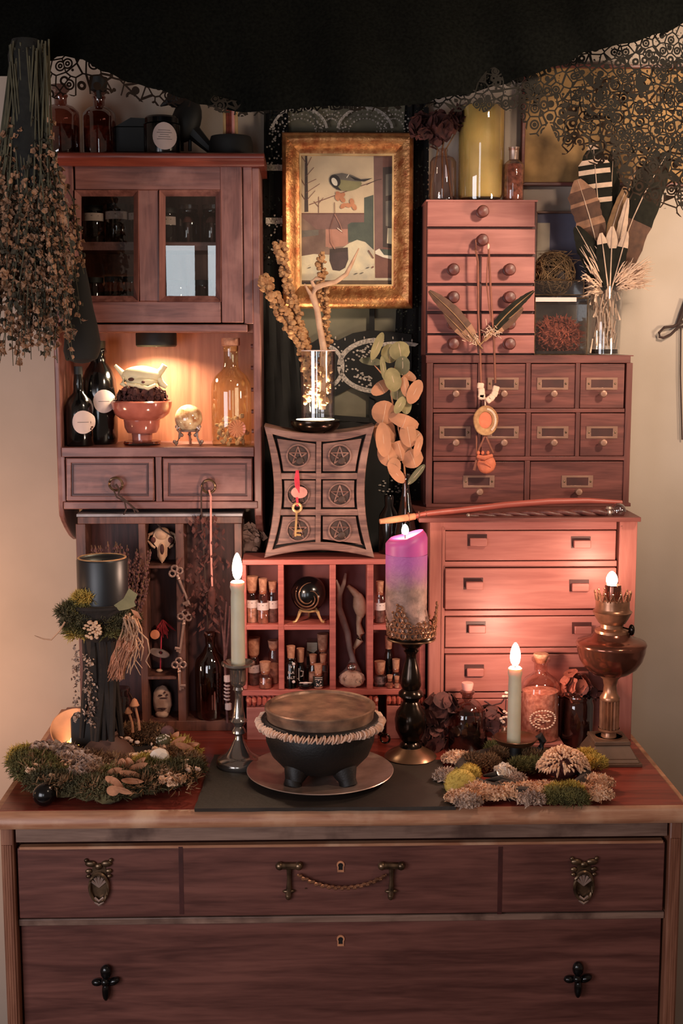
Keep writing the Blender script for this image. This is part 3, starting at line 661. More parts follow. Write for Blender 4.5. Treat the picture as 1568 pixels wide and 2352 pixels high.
# crystal ball on its stand
Yc = .48; cb = W(433, 962, Yc); k = S(433, 962, Yc); dz = zn-Z(433, 1023, Yc)
b = MB(); b.ball((cb.x, Yc, cb.z+dz), 32*k, 28, 18)
mg = M['crystal'] = mat('veined_crystal', (240, 214, 168), .08, vs=70, c2=(160, 98, 56), spec=.7, coat=.5)
solo('crystal_ball', 'glowing veined crystal ball on a silver filigree stand in the niche', 'crystal ball', b, 'crystal')
T = thing('ball_stand', 'little silver filigree stand holding the crystal ball', 'stand', (cb.x, Yc, zn))
b = MB(); b.torus((cb.x, Yc, Z(433, 990, Yc)+dz), 20*k, 2.5*k, (0, 0, 1), 20, 6); build('cradle_ring', b, 'silver', T)
for a in (-150, -30, 90):
    ca, sa = math.cos(R(a)), math.sin(R(a)); f = lambda r, y: (cb.x+r*k*ca, Yc+r*k*sa, Z(433, y, Yc)+dz)
    b = MB(); b.tube([f(24, 980), f(28, 986), f(22, 994), f(24, 1006), f(30, 1016), f(34, 1021)], [5*k, 4*k, 3.4*k, 3*k, 3.4*k, 4*k], 6)
    for r, y in ((30, 980), (18, 1000), (36, 1014)): b.ball(f(r, y), 4.5*k, 7, 5)
    build('leg', b, 'silver', T)
# golden oil bottle
T = vessel('oil_bottle', 'golden oil bottle with cork and dried flowers inside, right end of niche', 'bottle', 531, .475, [(17, 800), (18, 806), (17, 812), (17, 845), (22, 856), (36, 868), (45, 886), (46, 905), (46, 1018), (43, 1027)], 'ggold', None, None, None, [(21, 781), (21, 798), (17, 800), (16, 812)], 'cork', z0=zn)
k = S(531, 960, .475); b = MB()
for i in range(60):
    a = random.random()*6.28; r = random.random()**.5*34*k; b.ball((T.location.x+r*math.cos(a), .475+r*math.sin(a), zn+random.uniform(4, 70)*k), (random.uniform(3, 8)*k, 3*k, random.uniform(3, 9)*k), 6, 4, .4)
build('steeped_flowers', b, 'herb2', T, kind='stuff')
b = MB(); fc = Vector((T.location.x+14*k, .475-34*k, zn+40*k))
for i in range(16): a = 2*math.pi*i/16; b.tube([fc, fc+Vector((math.cos(a)*20*k, 0, math.sin(a)*20*k))], [1.5*k, 3.4*k], 5)
build('star_flower', b, 'strp', T)
# ------------------------------------------------------------------ on top of the cabinet
zt2 = ct; Yt = .49
T = vessel('wax_jar', 'black jar candle with oval cream label on top of the cabinet', 'jar', 372, .45, [(42, 276), (42, 340), (40, 346)], 'blk', z0=zt2)
k = S(372, 310, .45); xc = T.location.x
b = MB(); z = T.location.z; b.lathe([(0, z+88*k), (36*k, z+87*k), (39*k, z+83*k), (39*k, z+72*k), (42*k, z+70*k)], xc, .45, 28); build('lid', b, 'blk', T)
disc_label(T, 377, 312, 27, 31, 5, T.location.x, .45, 42*k)
for (cx, w, top, lb, m, Yq) in ((140, 42, 226, 'wide brown apothecary bottle with purple contents on cabinet top', 'gbrown', .50), (228, 38, 226, 'amber apothecary bottle catching light on the cabinet top', 'gbrown', .52)):
    h = 347-top; vessel('apothecary_bottle', lb, 'bottle', cx, Yq, [(w*.36, top-30), (w*.42, top-26), (w*.34, top-20), (w*.34, top-6), (w*.7, top), (w*.97, top+12), (w, top+22), (w, 340), (w*.94, 347)], m, None, [(w, 270), (w, 347)], 'herb3' if cx < 200 else 'herb1', [(w*.5, top-50), (w*.5, top-38), (w*.3, top-30)], 'gdark', z0=zt2)
b = MB(); b.pbox(262, 290, 342, 348, .52, .56); b.pprism([(262, 292), (300, 270), (342, 272), (342, 292)], .52, .56); solo('black_box', 'black box with sloping lid behind the jar candle', 'box', b, 'blkm')
# crow ornament
Yr = .51; b = MB(); k = S(405, 270, Yr)
b.ball(W(404, 228, Yr), (22*k, 20*k, 19*k), 14, 10); b.tube([W(392, 230, Yr), W(378, 238, Yr), W(368, 244, Yr)], [10*k, 6*k, 1.5*k], 8)
b.ball(W(428, 276, Yr), (34*k, 28*k, 52*k), 16, 10, rot=Matrix.Rotation(R(18), 3, 'Y')); b.tube([W(440, 300, Yr), W(470, 330, Yr), W(486, 346, Yr)], [20*k, 14*k, 10*k], 8); b.tube([W(418, 320, Yr), W(418, 347, Yr)], 4*k, 6); b.tube([W(436, 320, Yr), W(436, 347, Yr)], 4*k, 6)
solo('crow_figurine', 'black crow figurine looking left on top of the cabinet', 'figurine', b, 'blkm')
b = MB(); b.lathe([(0, zt2+54*k), (46*k, zt2+52*k), (50*k, zt2+40*k), (52*k, zt2+4*k), (48*k, zt2), (0, zt2)], X(530, 320, .50), .50, 28); solo('hat_box', 'low round black tin at the right end of the cabinet top', 'tin', b, 'blkm')
b = MB(); x0 = X(512, 250, .50); zq = zt2+54*k
T = thing('striped_candle', 'short red and cream striped candle standing on the black tin', 'candle', (X(528, 260, .5), .5, zq))
for i, m in enumerate(('goldl', 'corn', 'corn', 'strp', 'goldl')):
    b = MB(); b.tube([(x0+(i+.5)*6.6*k, .5, zq), (x0+(i+.5)*6.6*k, .5, zq+58*k)], 4.2*k, 8); build('wax_stripe', b, m, T)
# ------------------------------------------------------------------ display case (open dark tray on end, lower left)
YS = .42
DC = thing('display_case', 'upright dark wooden display case with narrow compartments below the cabinet', 'display case', (X(365, 1674, YS), YS, ZT))
def zz(y): return Z(365, y, YS)
zb0 = ZT
def sb(name, a, t, c, d, m='tray', Y1=.4865):
    b = MB(); b.box(X(a, (t+d)/2, YS), X(c, (t+d)/2, YS), YS, Y1, max(ZT, Z(365, d, YS)), Z(365, t, YS)); return build(name, b, m, DC, .001)
b = MB(); b.box(X(180, 1200, YS), X(556, 1200, YS), .487, .495, ZT, zz(1182)); build('back_board', b, 'trayb', DC)
b = MB(); b.box(X(176, 1182, YS), X(557, 1182, YS), YS-.002, .497, zz(1186), zz(1180)); build('top_board', b, 'traytop', DC)
sb('top_rail', 178, 1187, 556, 1203)
for a, c in ((180, 202), (322, 338), (406, 425), (540, 557)): sb('upright', a, 1203, c, 1672)
b = MB(); b.box(X(180, 1672, YS), X(557, 1672, YS), YS, .487, ZT, Z(365, 1656, YS)); b.v = [(x, y-.0006 if y < .45 else y, z) for x, y, z in b.v]; build('bottom_rail', b, 'tray', DC, .001)
for t in (1299, 1554): sb('small_shelf', 338, t, 406, t+7)
# carved skull, hag stones, face stone
Yk = .455; b = MB(); k = S(372, 1250, Yk); P = lambda x, y, d=0: W(x, y, Yk-d)
b.pprism([(356, 1222), (374, 1216), (392, 1226), (398, 1238), (390, 1252), (384, 1258), (383, 1278), (372, 1294), (362, 1278), (361, 1258), (354, 1250), (348, 1238)], Yk-.012, Yk)
b.ball(P(372, 1226, .004), (20*k, .014, 16*k), 14, 8); b.ball(P(372, 1268, .010), (10*k, .008, 24*k), 12, 8)
for s in (-1, 1):
    b.tube([P(372+s*18, 1224, .004), P(372+s*30, 1228, .004), P(372+s*32, 1242, .006), P(372+s*22, 1254, .008), P(372+s*16, 1258, .01)], [5*k, 4*k, 3*k, 3.5*k, 3*k], 7)
SKL = solo('animal_skull', 'small pale animal skull hanging in the top cell of the display case', 'skull', b, 'bone', sharp=60)
b = MB(); b.ball(P(372, 1262, .0165), (5*k, .003, 13*k), 10, 6)
for s in (-1, 1): b.ball(P(372+s*20, 1240, .010), (7*k, .005, 8*k), 10, 6)
build('hollow', b, 'rosed', SKL)
b = MB(); b.tube([P(362, 1204, .012), P(372, 1216, .018), P(384, 1224, .018), P(396, 1232, .014)], 2*k, 6); build('twine', b, 'strd', SKL)
b = MB(); b.tube([W(372, 1192, Yk), W(366, 1200, Yk), W(366, 1212, Yk)], 1.6*k, 5); build('hanger', b, 'strd', SKL)
T = thing('charm_string', 'string of holed stones and orange disc with red tassel in the display case', 'charm', W(372, 1540, .452))
b = MB(); b.tube([W(372, 1424, .46), W(370, 1480, .452), W(368, 1540, .452)], 1.5*k, 5); build('cord', b, 'redt', T)
b = MB()
for i in range(40): a = Vector((random.gauss(0, 7), random.gauss(0, 6), 0)); b.tube([W(374, 1424, .455), W(372+a.x, 1440+a.y*.3, .452+random.uniform(-.004, .004)), W(374+a.x*1.4, 1450+a.y, .452)], [1.4*k, 1.6*k, .8*k], 4)
build('tassel', b, 'crimson', T)
b = MB(); b.lathe([(0, .004), (10.5*k, .0038), (11.5*k, .002), (10.5*k, 0), (0, 0)], 0, 0, 20)
c = W(356, 1457, .448); b.v = [(c.x+x, c.y-z, c.z+y) for x, y, z in b.v]; build('agate_disc', b, 'amber', T)
b = MB(); c = W(366, 1500, .448); o = [(c.x+k*math.cos(a)*(20+4*math.cos(2*a+.6)), c.z+k*math.sin(a)*(12+2*math.cos(a*2))-k*math.cos(a)*4) for a in [2*math.pi*i/22 for i in range(22)]]
n_ = [(c.x+k*(3+4.4*math.cos(a)), c.z+k*(1+4*math.sin(a))) for a in [2*math.pi*i/22 for i in range(22)]]
b.ring(o, n_, c.y-.004, c.y+.004); build('holed_stone', b, 'greys', T, .002)
b = MB(); b.ball(W(366, 1540, .452), (8*k, 5*k, 4*k)); build('end_bead', b, 'bone', T)
def fkey(nm_lb, hx, hy, tx, ty, Yq, rot, holes=3):
    k = S(hx, hy, Yq); H = W(hx, hy, Yq); Tt = W(tx, ty, Yq); T = thing('old_key', nm_lb, 'key', H, 'skeleton keys on the display case')
    d = (Tt-H).normalized(); s = Vector((0, 1, 0)).cross(d)
    for q in ((-9, 0), (9, 0), (0, -9)):
        b = MB(); b.torus(H+s*q[0]*k+d*q[1]*k, 7*k, 2.6*k, (0, 1, 0), 14, 6); build('bow_loop', b, 'key', T)
    b = MB(); b.tube([H+d*6*k, Tt], [3.6*k, 3*k], 8); b.ball(H+d*16*k, 5*k, 8, 6); build('shank', b, 'key', T)
    b = MB(); e = Tt-d*10*k; b.tube([e, e+s*rot*13*k], 4*k, 6); b.tube([e+d*6*k, e+d*6*k+s*rot*9*k], 2.6*k, 6); build('bit', b, 'key', T)
fkey('pale skeleton key hanging slanted, topmost of three on the display case', 404, 1314, 436, 1392, YS-.006, 1)
fkey('skeleton key hanging straight, middle of three on the display case', 424, 1417, 413, 1500, YS-.006, 1)
fkey('skeleton key with short bow, lowest of three on the display case', 411, 1527, 414, 1585, YS-.006, -1)
b = MB(); c = W(373, 1610, .45); k = S(373, 1610, .45)
b.ball(c, (22*k, .010, 37*k), 18, 12, .10); b.ball(W(372, 1640, .448), (16*k, .011, 10*k), 12, 8, .05); fs = solo('face_stone', 'flat pale stone with face-like marks in the bottom cell', 'stone', b, 'stone', sharp=60)
b = MB()
for (x, y, w, h) in ((378, 1590, 2.2, 2.5), (383, 1596, 3, 2.2), (368, 1597, 5, 2), (376, 1603, 10, 1.2), (372, 1627, 12, 1.6), (374, 1629, 5, 3)): p_ = W(x, y, .4395); b.ball(p_, (w*k, .0015, h*k), 8, 5)
build('carved_mark', b, 'rosed', fs)
# bundle of lavender standing in the left compartment
def spikes(name, label, base, tips, Y, dY, m, sm, nb, group=None, r=1.4):
    T = thing(name, label, 'dried plant', W(base[0], base[1], Y)); b = MB(); s = MB()
    for (tx, ty) in tips:
        y0 = Y+random.uniform(-dY, dY); bx_ = base[0]+random.uniform(-8, 8); k = S(tx, ty, y0)
        A = W(bx_, base[1], Y); B = W(tx, ty, y0); mid = A.lerp(B, .5)+Vector((random.uniform(-4, 4)*k, 0, 0))
        s.tube([A, mid, B], [r*k, r*k, r*.7*k], 4)
        for q in range(nb):
            t = .58+.42*q/nb; p_ = mid.lerp(B, (t-.5)*2)
            for _ in range(3): b.ball(p_+Vector((random.gauss(0, 2.6), random.gauss(0, 2.6), random.gauss(0, 2)))*k, (2.6*k, 2.6*k, 3.8*k), 5, 3)
    build('stalks', s, sm, T, kind='stuff'); build('flower_spikes', b, m, T, kind='stuff'); return T
tips = [(random.uniform(272, 350), random.uniform(1240, 1330)) for _ in range(26)]+[(random.uniform(205, 270), random.uniform(1243, 1262)) for _ in range(12)]
spikes('lavender_bundle', 'bundle of dried lavender standing behind the mossy pillar', (278, 1560), tips, .385, .02, 'lav', 'stem', 12)
# hanging dried sprig and pendulum from the drawer rings
T = thing('leaf_sprig', 'dark dried sprig hanging by cord from the cabinet drawer ring on right', 'dried plant', W(470, 1300, .405))
b = MB(); s = MB(); k = S(470, 1300, .405)
s.tube([W(468, 1104, .414), W(462, 1130, .408), W(462, 1170, .405), W(470, 1300, .405), W(478, 1450, .408)], 2*k, 5)
for i in range(230):
    t = random.random(); py = 1180+t*270; px = 466+t*12+random.gauss(0, 15+10*math.sin(t*3.1)); p_ = W(px, py, .405+random.uniform(-.012, .008))
    d = Vector((random.gauss(0, .6), random.gauss(0, .4), -1)).normalized()*random.uniform(9, 20)*k; w = Vector((random.uniform(2, 5)*k, random.gauss(0, 2)*k, 0))
    i_ = b.add([p_, p_+d*.5+w, p_+d, p_+d*.5-w]); b.face(i_)
build('cord', s, 'strd', T); build('leaves', b, 'rosed', T, kind='stuff')
T = thing('pendulum', 'dark pointed pendulum on a pale cord hanging from the right drawer ring', 'pendulum', W(484, 1420, .398))
b = MB(); k = S(484, 1300, .398); b.tube([W(480, 1126, .408), W(484, 1140, .40), W(484, 1250, .398), W(487, 1348, .398)], 2.4*k, 6); build('cord', b, 'strp', T)
b = MB(); b.plathe(487, .398, [(0, 1346), (5, 1347), (6, 1352), (9, 1356), (8, 1380), (4, 1405), (0, 1420)], 12); build('point', b, 'rosed', T)
b = MB(); c = [W(266, 1112, .412), W(274, 1124, .41), W(272, 1136, .408), W(288, 1150, .408), W(304, 1164, .41), W(318, 1176, .41)]; b.tube(c, [2.6*k]*6, 6); b.tube([W(262, 1128, .41), W(268, 1142, .408), W(286, 1152, .408), W(290, 1170, .408), W(284, 1182, .408)], 2*k, 6); b.tube([W(300, 1160, .408), W(308, 1172, .408), W(310, 1180, .408)], 1.6*k, 5)
solo('leather_thong', 'knotted leather thong hanging from the left drawer ring', 'cord', b, 'strd')
# bottle and sticks in the right compartment
vessel('brown_bottle', 'tall brown glass bottle standing in the right compartment of display case', 'bottle', 484, .445, [(13, 1462), (15, 1468), (12, 1474), (11, 1492), (18, 1506), (32, 1522), (36, 1535), (36, 1650), (32, 1656)], 'gbrown', z0=Z(365, 1656, YS), seg=16)
b = MB(); k = S(515, 1450, .42)
for a in (((505, 1400), (514, 1470), (517, 1512)), ((528, 1392), (524, 1460), (518, 1512)), ((520, 1380), (516, 1450), (516, 1512))): b.tube([W(x, y, .415) for x, y in a], [1.8*k, 2.6*k, 3*k], 6)
b.tube([W(516, 1512, .415), W(522, 1660, .41)], 3*k, 6)
stk = solo('twig_wand', 'reddish forked twig wand wound with white thread beside brown bottle', 'wand', b, 'lav')
b = MB()
for y in (1558, 1622): b.plathe(518+(y-1512)*.04+2, .411, [(4, y-8), (8, y-6), (8, y+7), (4, y+9)], 8)
for i in range(5): b.torus(W(521, 1574+i*8, .411), 6*k, 1.8*k, (.2, 0, 1), 10, 5)
build('white_binding', b, 'paper', stk)
b = MB()
c = W(572, 1246, .50); k = S(572, 1246, .5); b.ball(c, (26*k, .03, 44*k), 16, 12, .22); b.flakes(c, (24*k, .028, 40*k), 40, .012)
for p_ in ((562, 1278), (584, 1262), (590, 1240)): b.ball(W(*p_, .475), 8*k, 8, 6, .3)
solo('rough_stone', 'rough grey fossil stone wedged beside the display case and cabinet bracket', 'stone', b, 'greys', sharp=25)
# ------------------------------------------------------------------ lace hanging on the wall behind the middle
YL = .585
LH = thing('lace_hanging', 'black lace shawl hung on the wall behind the bird painting', 'lace', (X(790, 1300, YL), YL, Z(790, 1300, YL)))
def sheet(name, m, poly, Y, par, nx=10, wav=.004, **kw):
    """four photo corners (tl, tr, br, bl) as a gently rippled cloth, 1.2 mm thick"""
    tl, tr, br, bl = [W(x, y, Y) for x, y in poly]; b = MB(); ny = 8; g = []
    for s_ in (0, .0012):
        rows = []
        for j in range(ny+1):
            a = tl.lerp(bl, j/ny); c = tr.lerp(br, j/ny)
            rows.append(b.add([a.lerp(c, i/nx)+Vector((0, s_+wav*math.sin(i*1.7+j*.5), 0)) for i in range(nx+1)]))
        g.append(rows)
    for rows, fl in zip(g, (0, 1)):
        for j in range(ny):
            for i in range(nx):
                q = (rows[j][i], rows[j+1][i], rows[j+1][i+1], rows[j][i+1]); b.face(q if not fl else q[::-1])
    return build(name, b, m, par, **kw)
sheet('side_fall', 'laceb', [(606, 235), (660, 235), (690, 985), (604, 985)], YL, LH)
sheet('side_fall', 'laceb', [(930, 235), (984, 235), (984, 1300), (885, 1300)], YL, LH)
sheet('dim_wall_ground', 'panel', [(612, 234), (982, 234), (982, 1300), (604, 1300)], YL+.006, LH, wav=.0015)  # sheet standing in for the dim wall in the lace gaps
sheet('lower_fall', 'sheer', [(600, 985), (890, 962), (890, 1300), (600, 1300)], YL-.003, LH)
sheet('left_drop', 'sheer', [(602, 640), (672, 700), (705, 985), (602, 1000)], YL-.006, LH)
sheet('glazing_bar', 'sheer', [(848, 700), (860, 700), (860, 970), (848, 970)], YL-.004, LH, 3, 0)
sheet('cross_bar', 'sheer', [(690, 948), (892, 962), (892, 974), (690, 960)], YL-.004, LH, 3, 0)
# scalloped lace motif band: tape arcs, eyelet beads and a ragged picot edge
def arcpts(cx, cy, rx, ry, a0, a1, n, Y): return [W(cx+rx*math.cos(R(a0+(a1-a0)*i/n)), cy-ry*math.sin(R(a0+(a1-a0)*i/n)), Y) for i in range(n+1)]
b = MB(); b.pprism([(690, 800), (720, 785), (745, 768), (775, 782), (810, 765), (850, 758), (900, 762), (945, 768), (945, 842), (930, 925), (885, 930), (850, 912), (810, 888), (770, 910), (735, 905), (690, 890)], YL-.008, YL-.006)
build('motif_ground', b, 'sheer', LH)
def tape(cx, cy, rx, ry, a0, a1, w):
    Y = YL-.0085; n = 20; b = MB(); o = arcpts(cx, cy, rx, ry, a0, a1, n, Y); i_ = arcpts(cx, cy, rx-w, ry-w, a0, a1, n, Y)
    i1 = b.add(o); i2 = b.add(i_)
    for k in range(n): b.face((i1[k], i2[k], i2[k+1], i1[k+1]))
    build('tape_arc', b, 'laceg', LH)
tape(866, 840, 92, 64, 92, 178, 11); tape(866, 840, 92, 64, 182, 262, 11); tape(745, 842, 46, 52, -60, 75, 9); tape(915, 800, 60, 16, 40, 140, 10)
b = MB()
for i in range(64):
    a = R(random.choice((random.uniform(100, 165), random.uniform(190, 258)))); q = random.uniform(.45, .82); p_ = W(866+88*q*math.cos(a), 840-62*q*math.sin(a), YL-.009); b.ball(p_, (.0024, .001, .002), 6, 4)
for i in range(12): b.ball(arcpts(745, 842, 50, 58, -60, 75, 11, YL-.009)[i], (.002, .001, .002), 6, 4)
for i in range(9): b.ball(W(770+i*22, 776+(i % 3)*3, YL-.009), (.0015, .001, .003), 6, 4)
build('eyelets', b, 'laceg', LH, kind='stuff')
b = MB()                                       # crown scallops above the frame and the dotted fall on the left
for cx, w, col in ((688, 62, 0), (760, 34, 0), (838, 62, 0), (905, 40, 0)):
    for q in (1, .8, .6):
        for i in range(16):
            a = R(180*i/15); b.ball(W(cx+w*q*math.cos(a), 302-50*q*math.sin(a), YL-.006), (.0022, .001, .002)if (i+int(q*10)) % 2 else (.0014, .001, .0014), 6, 4)
for i in range(70):
    b.ball(W(random.gauss(628, 9), random.choice((random.uniform(275, 380), random.uniform(490, 600))), YL-.009), (.002, .001, .002), 6, 4)
for i in range(26): b.ball(W(905+random.uniform(-35, 25), 1130+random.uniform(-30, 12), YL-.007), (.0026, .001, .0018), 6, 4)
build('dotted_eyelets', b, 'laceg', LH, kind='stuff')
for cx, w in ((688, 66), (838, 66)): tape(cx, 302, w, 58, 8, 172, 6)
for y in (378, 500): b = MB(); b.pbox(610, y, 650, y+14, YL-.008, YL-.007); build('grey_band', b, 'laceg', LH)
# ------------------------------------------------------------------ framed bird painting
YP = .545
PF = thing('bird_painting', 'gilt framed painting of a great tit in a winter yard', 'painting', (X(798, 705, YP), YP, Z(798, 705, YP)))
def Q(x, y, Y=YP): return (X(x, y, Y), Z(x, y, Y))
O = [Q(647, 303), Q(950, 303), Q(950, 708), Q(647, 708)]; I = [Q(688, 351), Q(905, 351), Q(905, 656), Q(688, 656)]
O = [(O[0][0], O[0][1]), (O[1][0], O[0][1]), (O[1][0], O[2][1]), (O[0][0], O[2][1])]; I = [(I[0][0], I[0][1]), (I[1][0], I[0][1]), (I[1][0], I[2][1]), (I[0][0], I[2][1])]
def lerp2(a, c, t): return (a[0]+(c[0]-a[0])*t, a[1]+(c[1]-a[1])*t)
prof = [(0, .035), (0, .004), (.08, 0), (.22, -.004), (.45, -.002), (.7, .006), (.92, .012), (1, .012), (1, .024)]
for k in range(4):
    j = (k+1) % 4; b = MB(); rows = []
    for t, d in prof: p0 = lerp2(O[k], I[k], t); p1 = lerp2(O[j], I[j], t); rows.append(b.add([(p0[0]+(p1[0]-p0[0])*s/6, YP+d, p0[1]+(p1[1]-p0[1])*s/6) for s in range(7)]))
    for r0, r1 in zip(rows, rows[1:]):
        for s in range(6): b.face((r0[s], r1[s], r1[s+1], r0[s+1]))
    build('frame_side', b, 'gold', PF, sharp=50)
def inset(q, d): return [(I[0][0]+q, I[0][1]-q), (I[1][0]-q, I[1][1]-q), (I[2][0]-q, I[2][1]+q), (I[3][0]+q, I[3][1]+q)]
b = MB(); b.ring(inset(-.0005, 0), inset(.0028, 0), YP+.0115, YP+.02); build('slip_moulding', b, 'goldl', PF)
b = MB(); b.box(O[0][0]+.002, O[1][0]-.002, YP+.03, YP+.036, O[2][1]+.002, O[0][1]-.002); build('backing_board', b, 'dapr', PF)
Yq = YP+.0235
def pc(n, c, c2=None, vs=40): M['p_'+n] = mat('paint_'+n, c, .6, vs=vs, c2=c2, var=.1, bump=.15, bs=300); return 'p_'+n
cols = [pc('sky', (206, 182, 148), (188, 164, 134), 20), pc('brown', (120, 78, 64), (98, 62, 54)), pc('dark', (60, 46, 40)), pc('snow', (206, 190, 158), (176, 166, 146), 40),
        pc('mud', (134, 108, 92), (100, 76, 66), 30), pc('green', (78, 84, 72), (62, 68, 60)), pc('wall', (116, 84, 76)), pc('olive', (130, 122, 84)), pc('beak', (40, 32, 28)), pc('nut', (188, 126, 88), (160, 100, 70)), pc('grey', (110, 100, 88), (88, 80, 74)), pc('white', (222, 210, 190)), pc('pot', (72, 54, 52), (56, 44, 42)), pc('ledge', (96, 74, 54)), pc('pink', (168, 118, 100))]
ci = {m[2:]: i for i, m in enumerate(cols)}
b = MB(); lay = [0]
def pg(c, poly, dx=0):                          # one dab of paint: photo polygon, each laid a hair in front of the last
    lay[0] += 1; b.cm = ci[c]; y = Yq-.00004*lay[0]
    pts = [W(560+x/3.733, 240+y_/3.733, Yq) for x, y_ in poly]; ar = sum(a.x*c_.z-c_.x*a.z for a, c_ in zip(pts, pts[1:]+pts[:1]))
    i = b.add([(p_.x, y, p_.z) for p_ in pts]); b.face(i if ar > 0 else i[::-1])
def ln(c, pts, w):
    for (x0, y0), (x1, y1) in zip(pts, pts[1:]):
        d = math.hypot(x1-x0, y1-y0); nx, ny = -(y1-y0)/d*w/2, (x1-x0)/d*w/2; pg(c, [(x0+nx, y0+ny), (x1+nx, y1+ny), (x1-nx, y1-ny), (x0-nx, y0-ny)])
def el(c, cx, cy, rx, ry, rot=0, n=18): pg(c, [(cx+rx*math.cos(t)*math.cos(rot)-ry*math.sin(t)*math.sin(rot), cy+rx*math.cos(t)*math.sin(rot)+ry*math.sin(t)*math.cos(rot)) for t in [2*math.pi*i/n for i in range(n)]])
pg('sky', [(470, 400), (1300, 400), (1300, 1600), (470, 1600)])
pg('mud', [(470, 930), (1040, 930), (1040, 1300), (470, 1300)]); pg('wall', [(490, 945), (1035, 940), (1035, 1065), (620, 1070), (490, 960)])
pg('pink', [(700, 1070), (890, 1068), (890, 1210), (700, 1230)]); pg('grey', [(490, 1080), (640, 1075), (640, 1120), (490, 1140)])
pg('green', [(1030, 800), (1110, 775), (1112, 1245), (1030, 1250)]); pg('green', [(890, 1030), (920, 1012), (1040, 1010), (1045, 1170), (895, 1180)])
pg('snow', [(490, 1290), (600, 1280), (760, 1290), (900, 1190), (970, 1160), (1040, 1180), (1115, 1250), (1122, 1500), (490, 1500)])
pg('mud', [(490, 1230), (720, 1220), (760, 1290), (600, 1282), (490, 1300)])
pg('pot', [(735, 1240), (890, 1225), (895, 1330), (868, 1400), (820, 1428), (760, 1420), (732, 1340)]); pg('dark', [(735, 1240), (890, 1225), (892, 1260), (735, 1275)])
pg('brown', [(1112, 400), (1290, 400), (1290, 1500), (1125, 1500)]); pg('wall', [(1112, 400), (1190, 400), (1190, 1240), (1120, 1250)]); pg('dark', [(1190, 540), (1285, 530), (1285, 1240), (1190, 1220)])
pg('grey', [(1215, 600), (1282, 590), (1282, 770), (1215, 785)]); pg('grey', [(1215, 830), (1282, 820), (1282, 1060), (1215, 1040)]); pg('snow', [(1232, 1060), (1282, 1060), (1282, 1200), (1225, 1190)])
pg('green', [(1150, 1240), (1285, 1245), (1285, 1310), (1200, 1290)]); pg('white', [(1125, 1255), (1160, 1235), (1200, 1290), (1285, 1300), (1285, 1332), (1190, 1310), (1125, 1280)])
pg('snow', [(490, 1488), (1285, 1488), (1285, 1508), (490, 1508)]); pg('ledge', [(480, 1508), (1285, 1508), (1285, 1590), (480, 1590)]); pg('dark', [(480, 1520), (700, 1520), (700, 1590), (480, 1590)])
pg('dark', [(524, 440), (542, 440), (552, 920), (520, 922)])
for s_ in ((530, 500, 490, 440), (535, 540, 580, 450), (530, 620, 600, 540), (535, 680, 620, 640), (530, 760, 650, 680), (540, 820, 610, 740), (525, 700, 490, 640), (525, 820, 488, 760), (640, 930, 640, 790), (640, 850, 680, 800), (640, 880, 600, 830)): ln('brown', [s_[:2], s_[2:]], 5)
ln('brown', [(480, 935), (1030, 935)], 8); ln('brown', [(560, 860), (700, 810), (850, 755), (1000, 700), (1130, 655)], 7); ln('dark', [(1050, 690), (1130, 652), (1180, 640)], 5)
el('olive', 900, 690, 110, 52, -.12); pg('olive', [(800, 640), (1010, 655), (930, 730), (830, 738)])
pg('grey', [(770, 600), (840, 588), (920, 605), (1000, 640), (1105, 632), (1040, 660), (960, 660), (860, 650), (800, 640)]); pg('beak', [(900, 612), (1010, 648), (1100, 634), (1030, 662), (950, 650)])
el('beak', 780, 655, 46, 56, -.5); el('white', 776, 664, 22, 38, -.5); pg('beak', [(750, 690), (800, 700), (838, 742), (800, 730), (770, 712)]); pg('beak', [(784, 705), (800, 705), (792, 735)]); ln('white', [(880, 630), (900, 600)], 7)
for x, y, r in ((810, 770, .7), (840, 780, -.6), (800, 800, 1.2), (845, 815, .9), (850, 870, -.7), (895, 865, .2), (945, 880, 1.1), (925, 835, 1.3)): el('nut', x, y, 30, 19, r)
ln('brown', [(775, 840), (778, 940), (735, 1070)], 5); ln('pink', [(778, 940), (820, 1020), (850, 1100)], 5); ln('pink', [(740, 1070), (745, 1180), (780, 1240)], 9); ln('white', [(800, 1060), (840, 1090)], 6)
ln('brown', [(1065, 1250), (1110, 1320)], 10); ln('brown', [(1095, 1400), (1110, 1390)], 14)
for x, y in ((960, 1450), (1010, 1445), (1060, 1400), (560, 1400), (640, 1440)): el('grey', x, y, 16, 5, -.3)
build('painted_canvas', b, cols, PF)
# ------------------------------------------------------------------ cubby shelf standing on wooden blocks (middle)
YM = .36; YMB = .445
CS = thing('cubby_shelf', 'rosy wooden cubby shelf with small compartments behind the cauldron', 'shelf', (X(765, 1597, YM), YM, Z(765, 1597, YM)))
def cs(name, a, t, c, d, m='shelf', Y1=YMB-.006): return bx(name, CS, m, a, t, c, d, YM, Y1, .001)
b = MB(); b.box(X(558, 1440, YM), X(976, 1440, YM), YMB-.006, YMB, Z(765, 1596, YM), Z(765, 1286, YM)); build('back_board', b, 'shelfb', CS)
cs('top_board', 556, 1285, 977, 1297); cs('bottom_board', 556, 1584, 977, 1597)
cs('end_board', 556, 1297, 566, 1584); cs('end_board', 964, 1297, 977, 1584)
for a, c in ((639, 652), (757, 771), (843, 857)): cs('divider', a, 1297, c, 1584)
cs('small_shelf', 566, 1435, 639, 1447); cs('small_shelf', 652, 1435, 757, 1447); cs('small_shelf', 857, 1435, 964, 1447)
zf = Z(765, 1597, YM)
b = MB(); x0, x1 = X(566, 1640, YM), X(868, 1640, YM); b.box(x0, x1, YM+.002, YMB, ZT, zf-.001-.022)
BL = thing('support_block', 'long reddish wooden block under the left of the cubby shelf', 'block', ((x0+x1)/2, YM, ZT)); build('block', b, 'red', BL, .001)
b = MB()
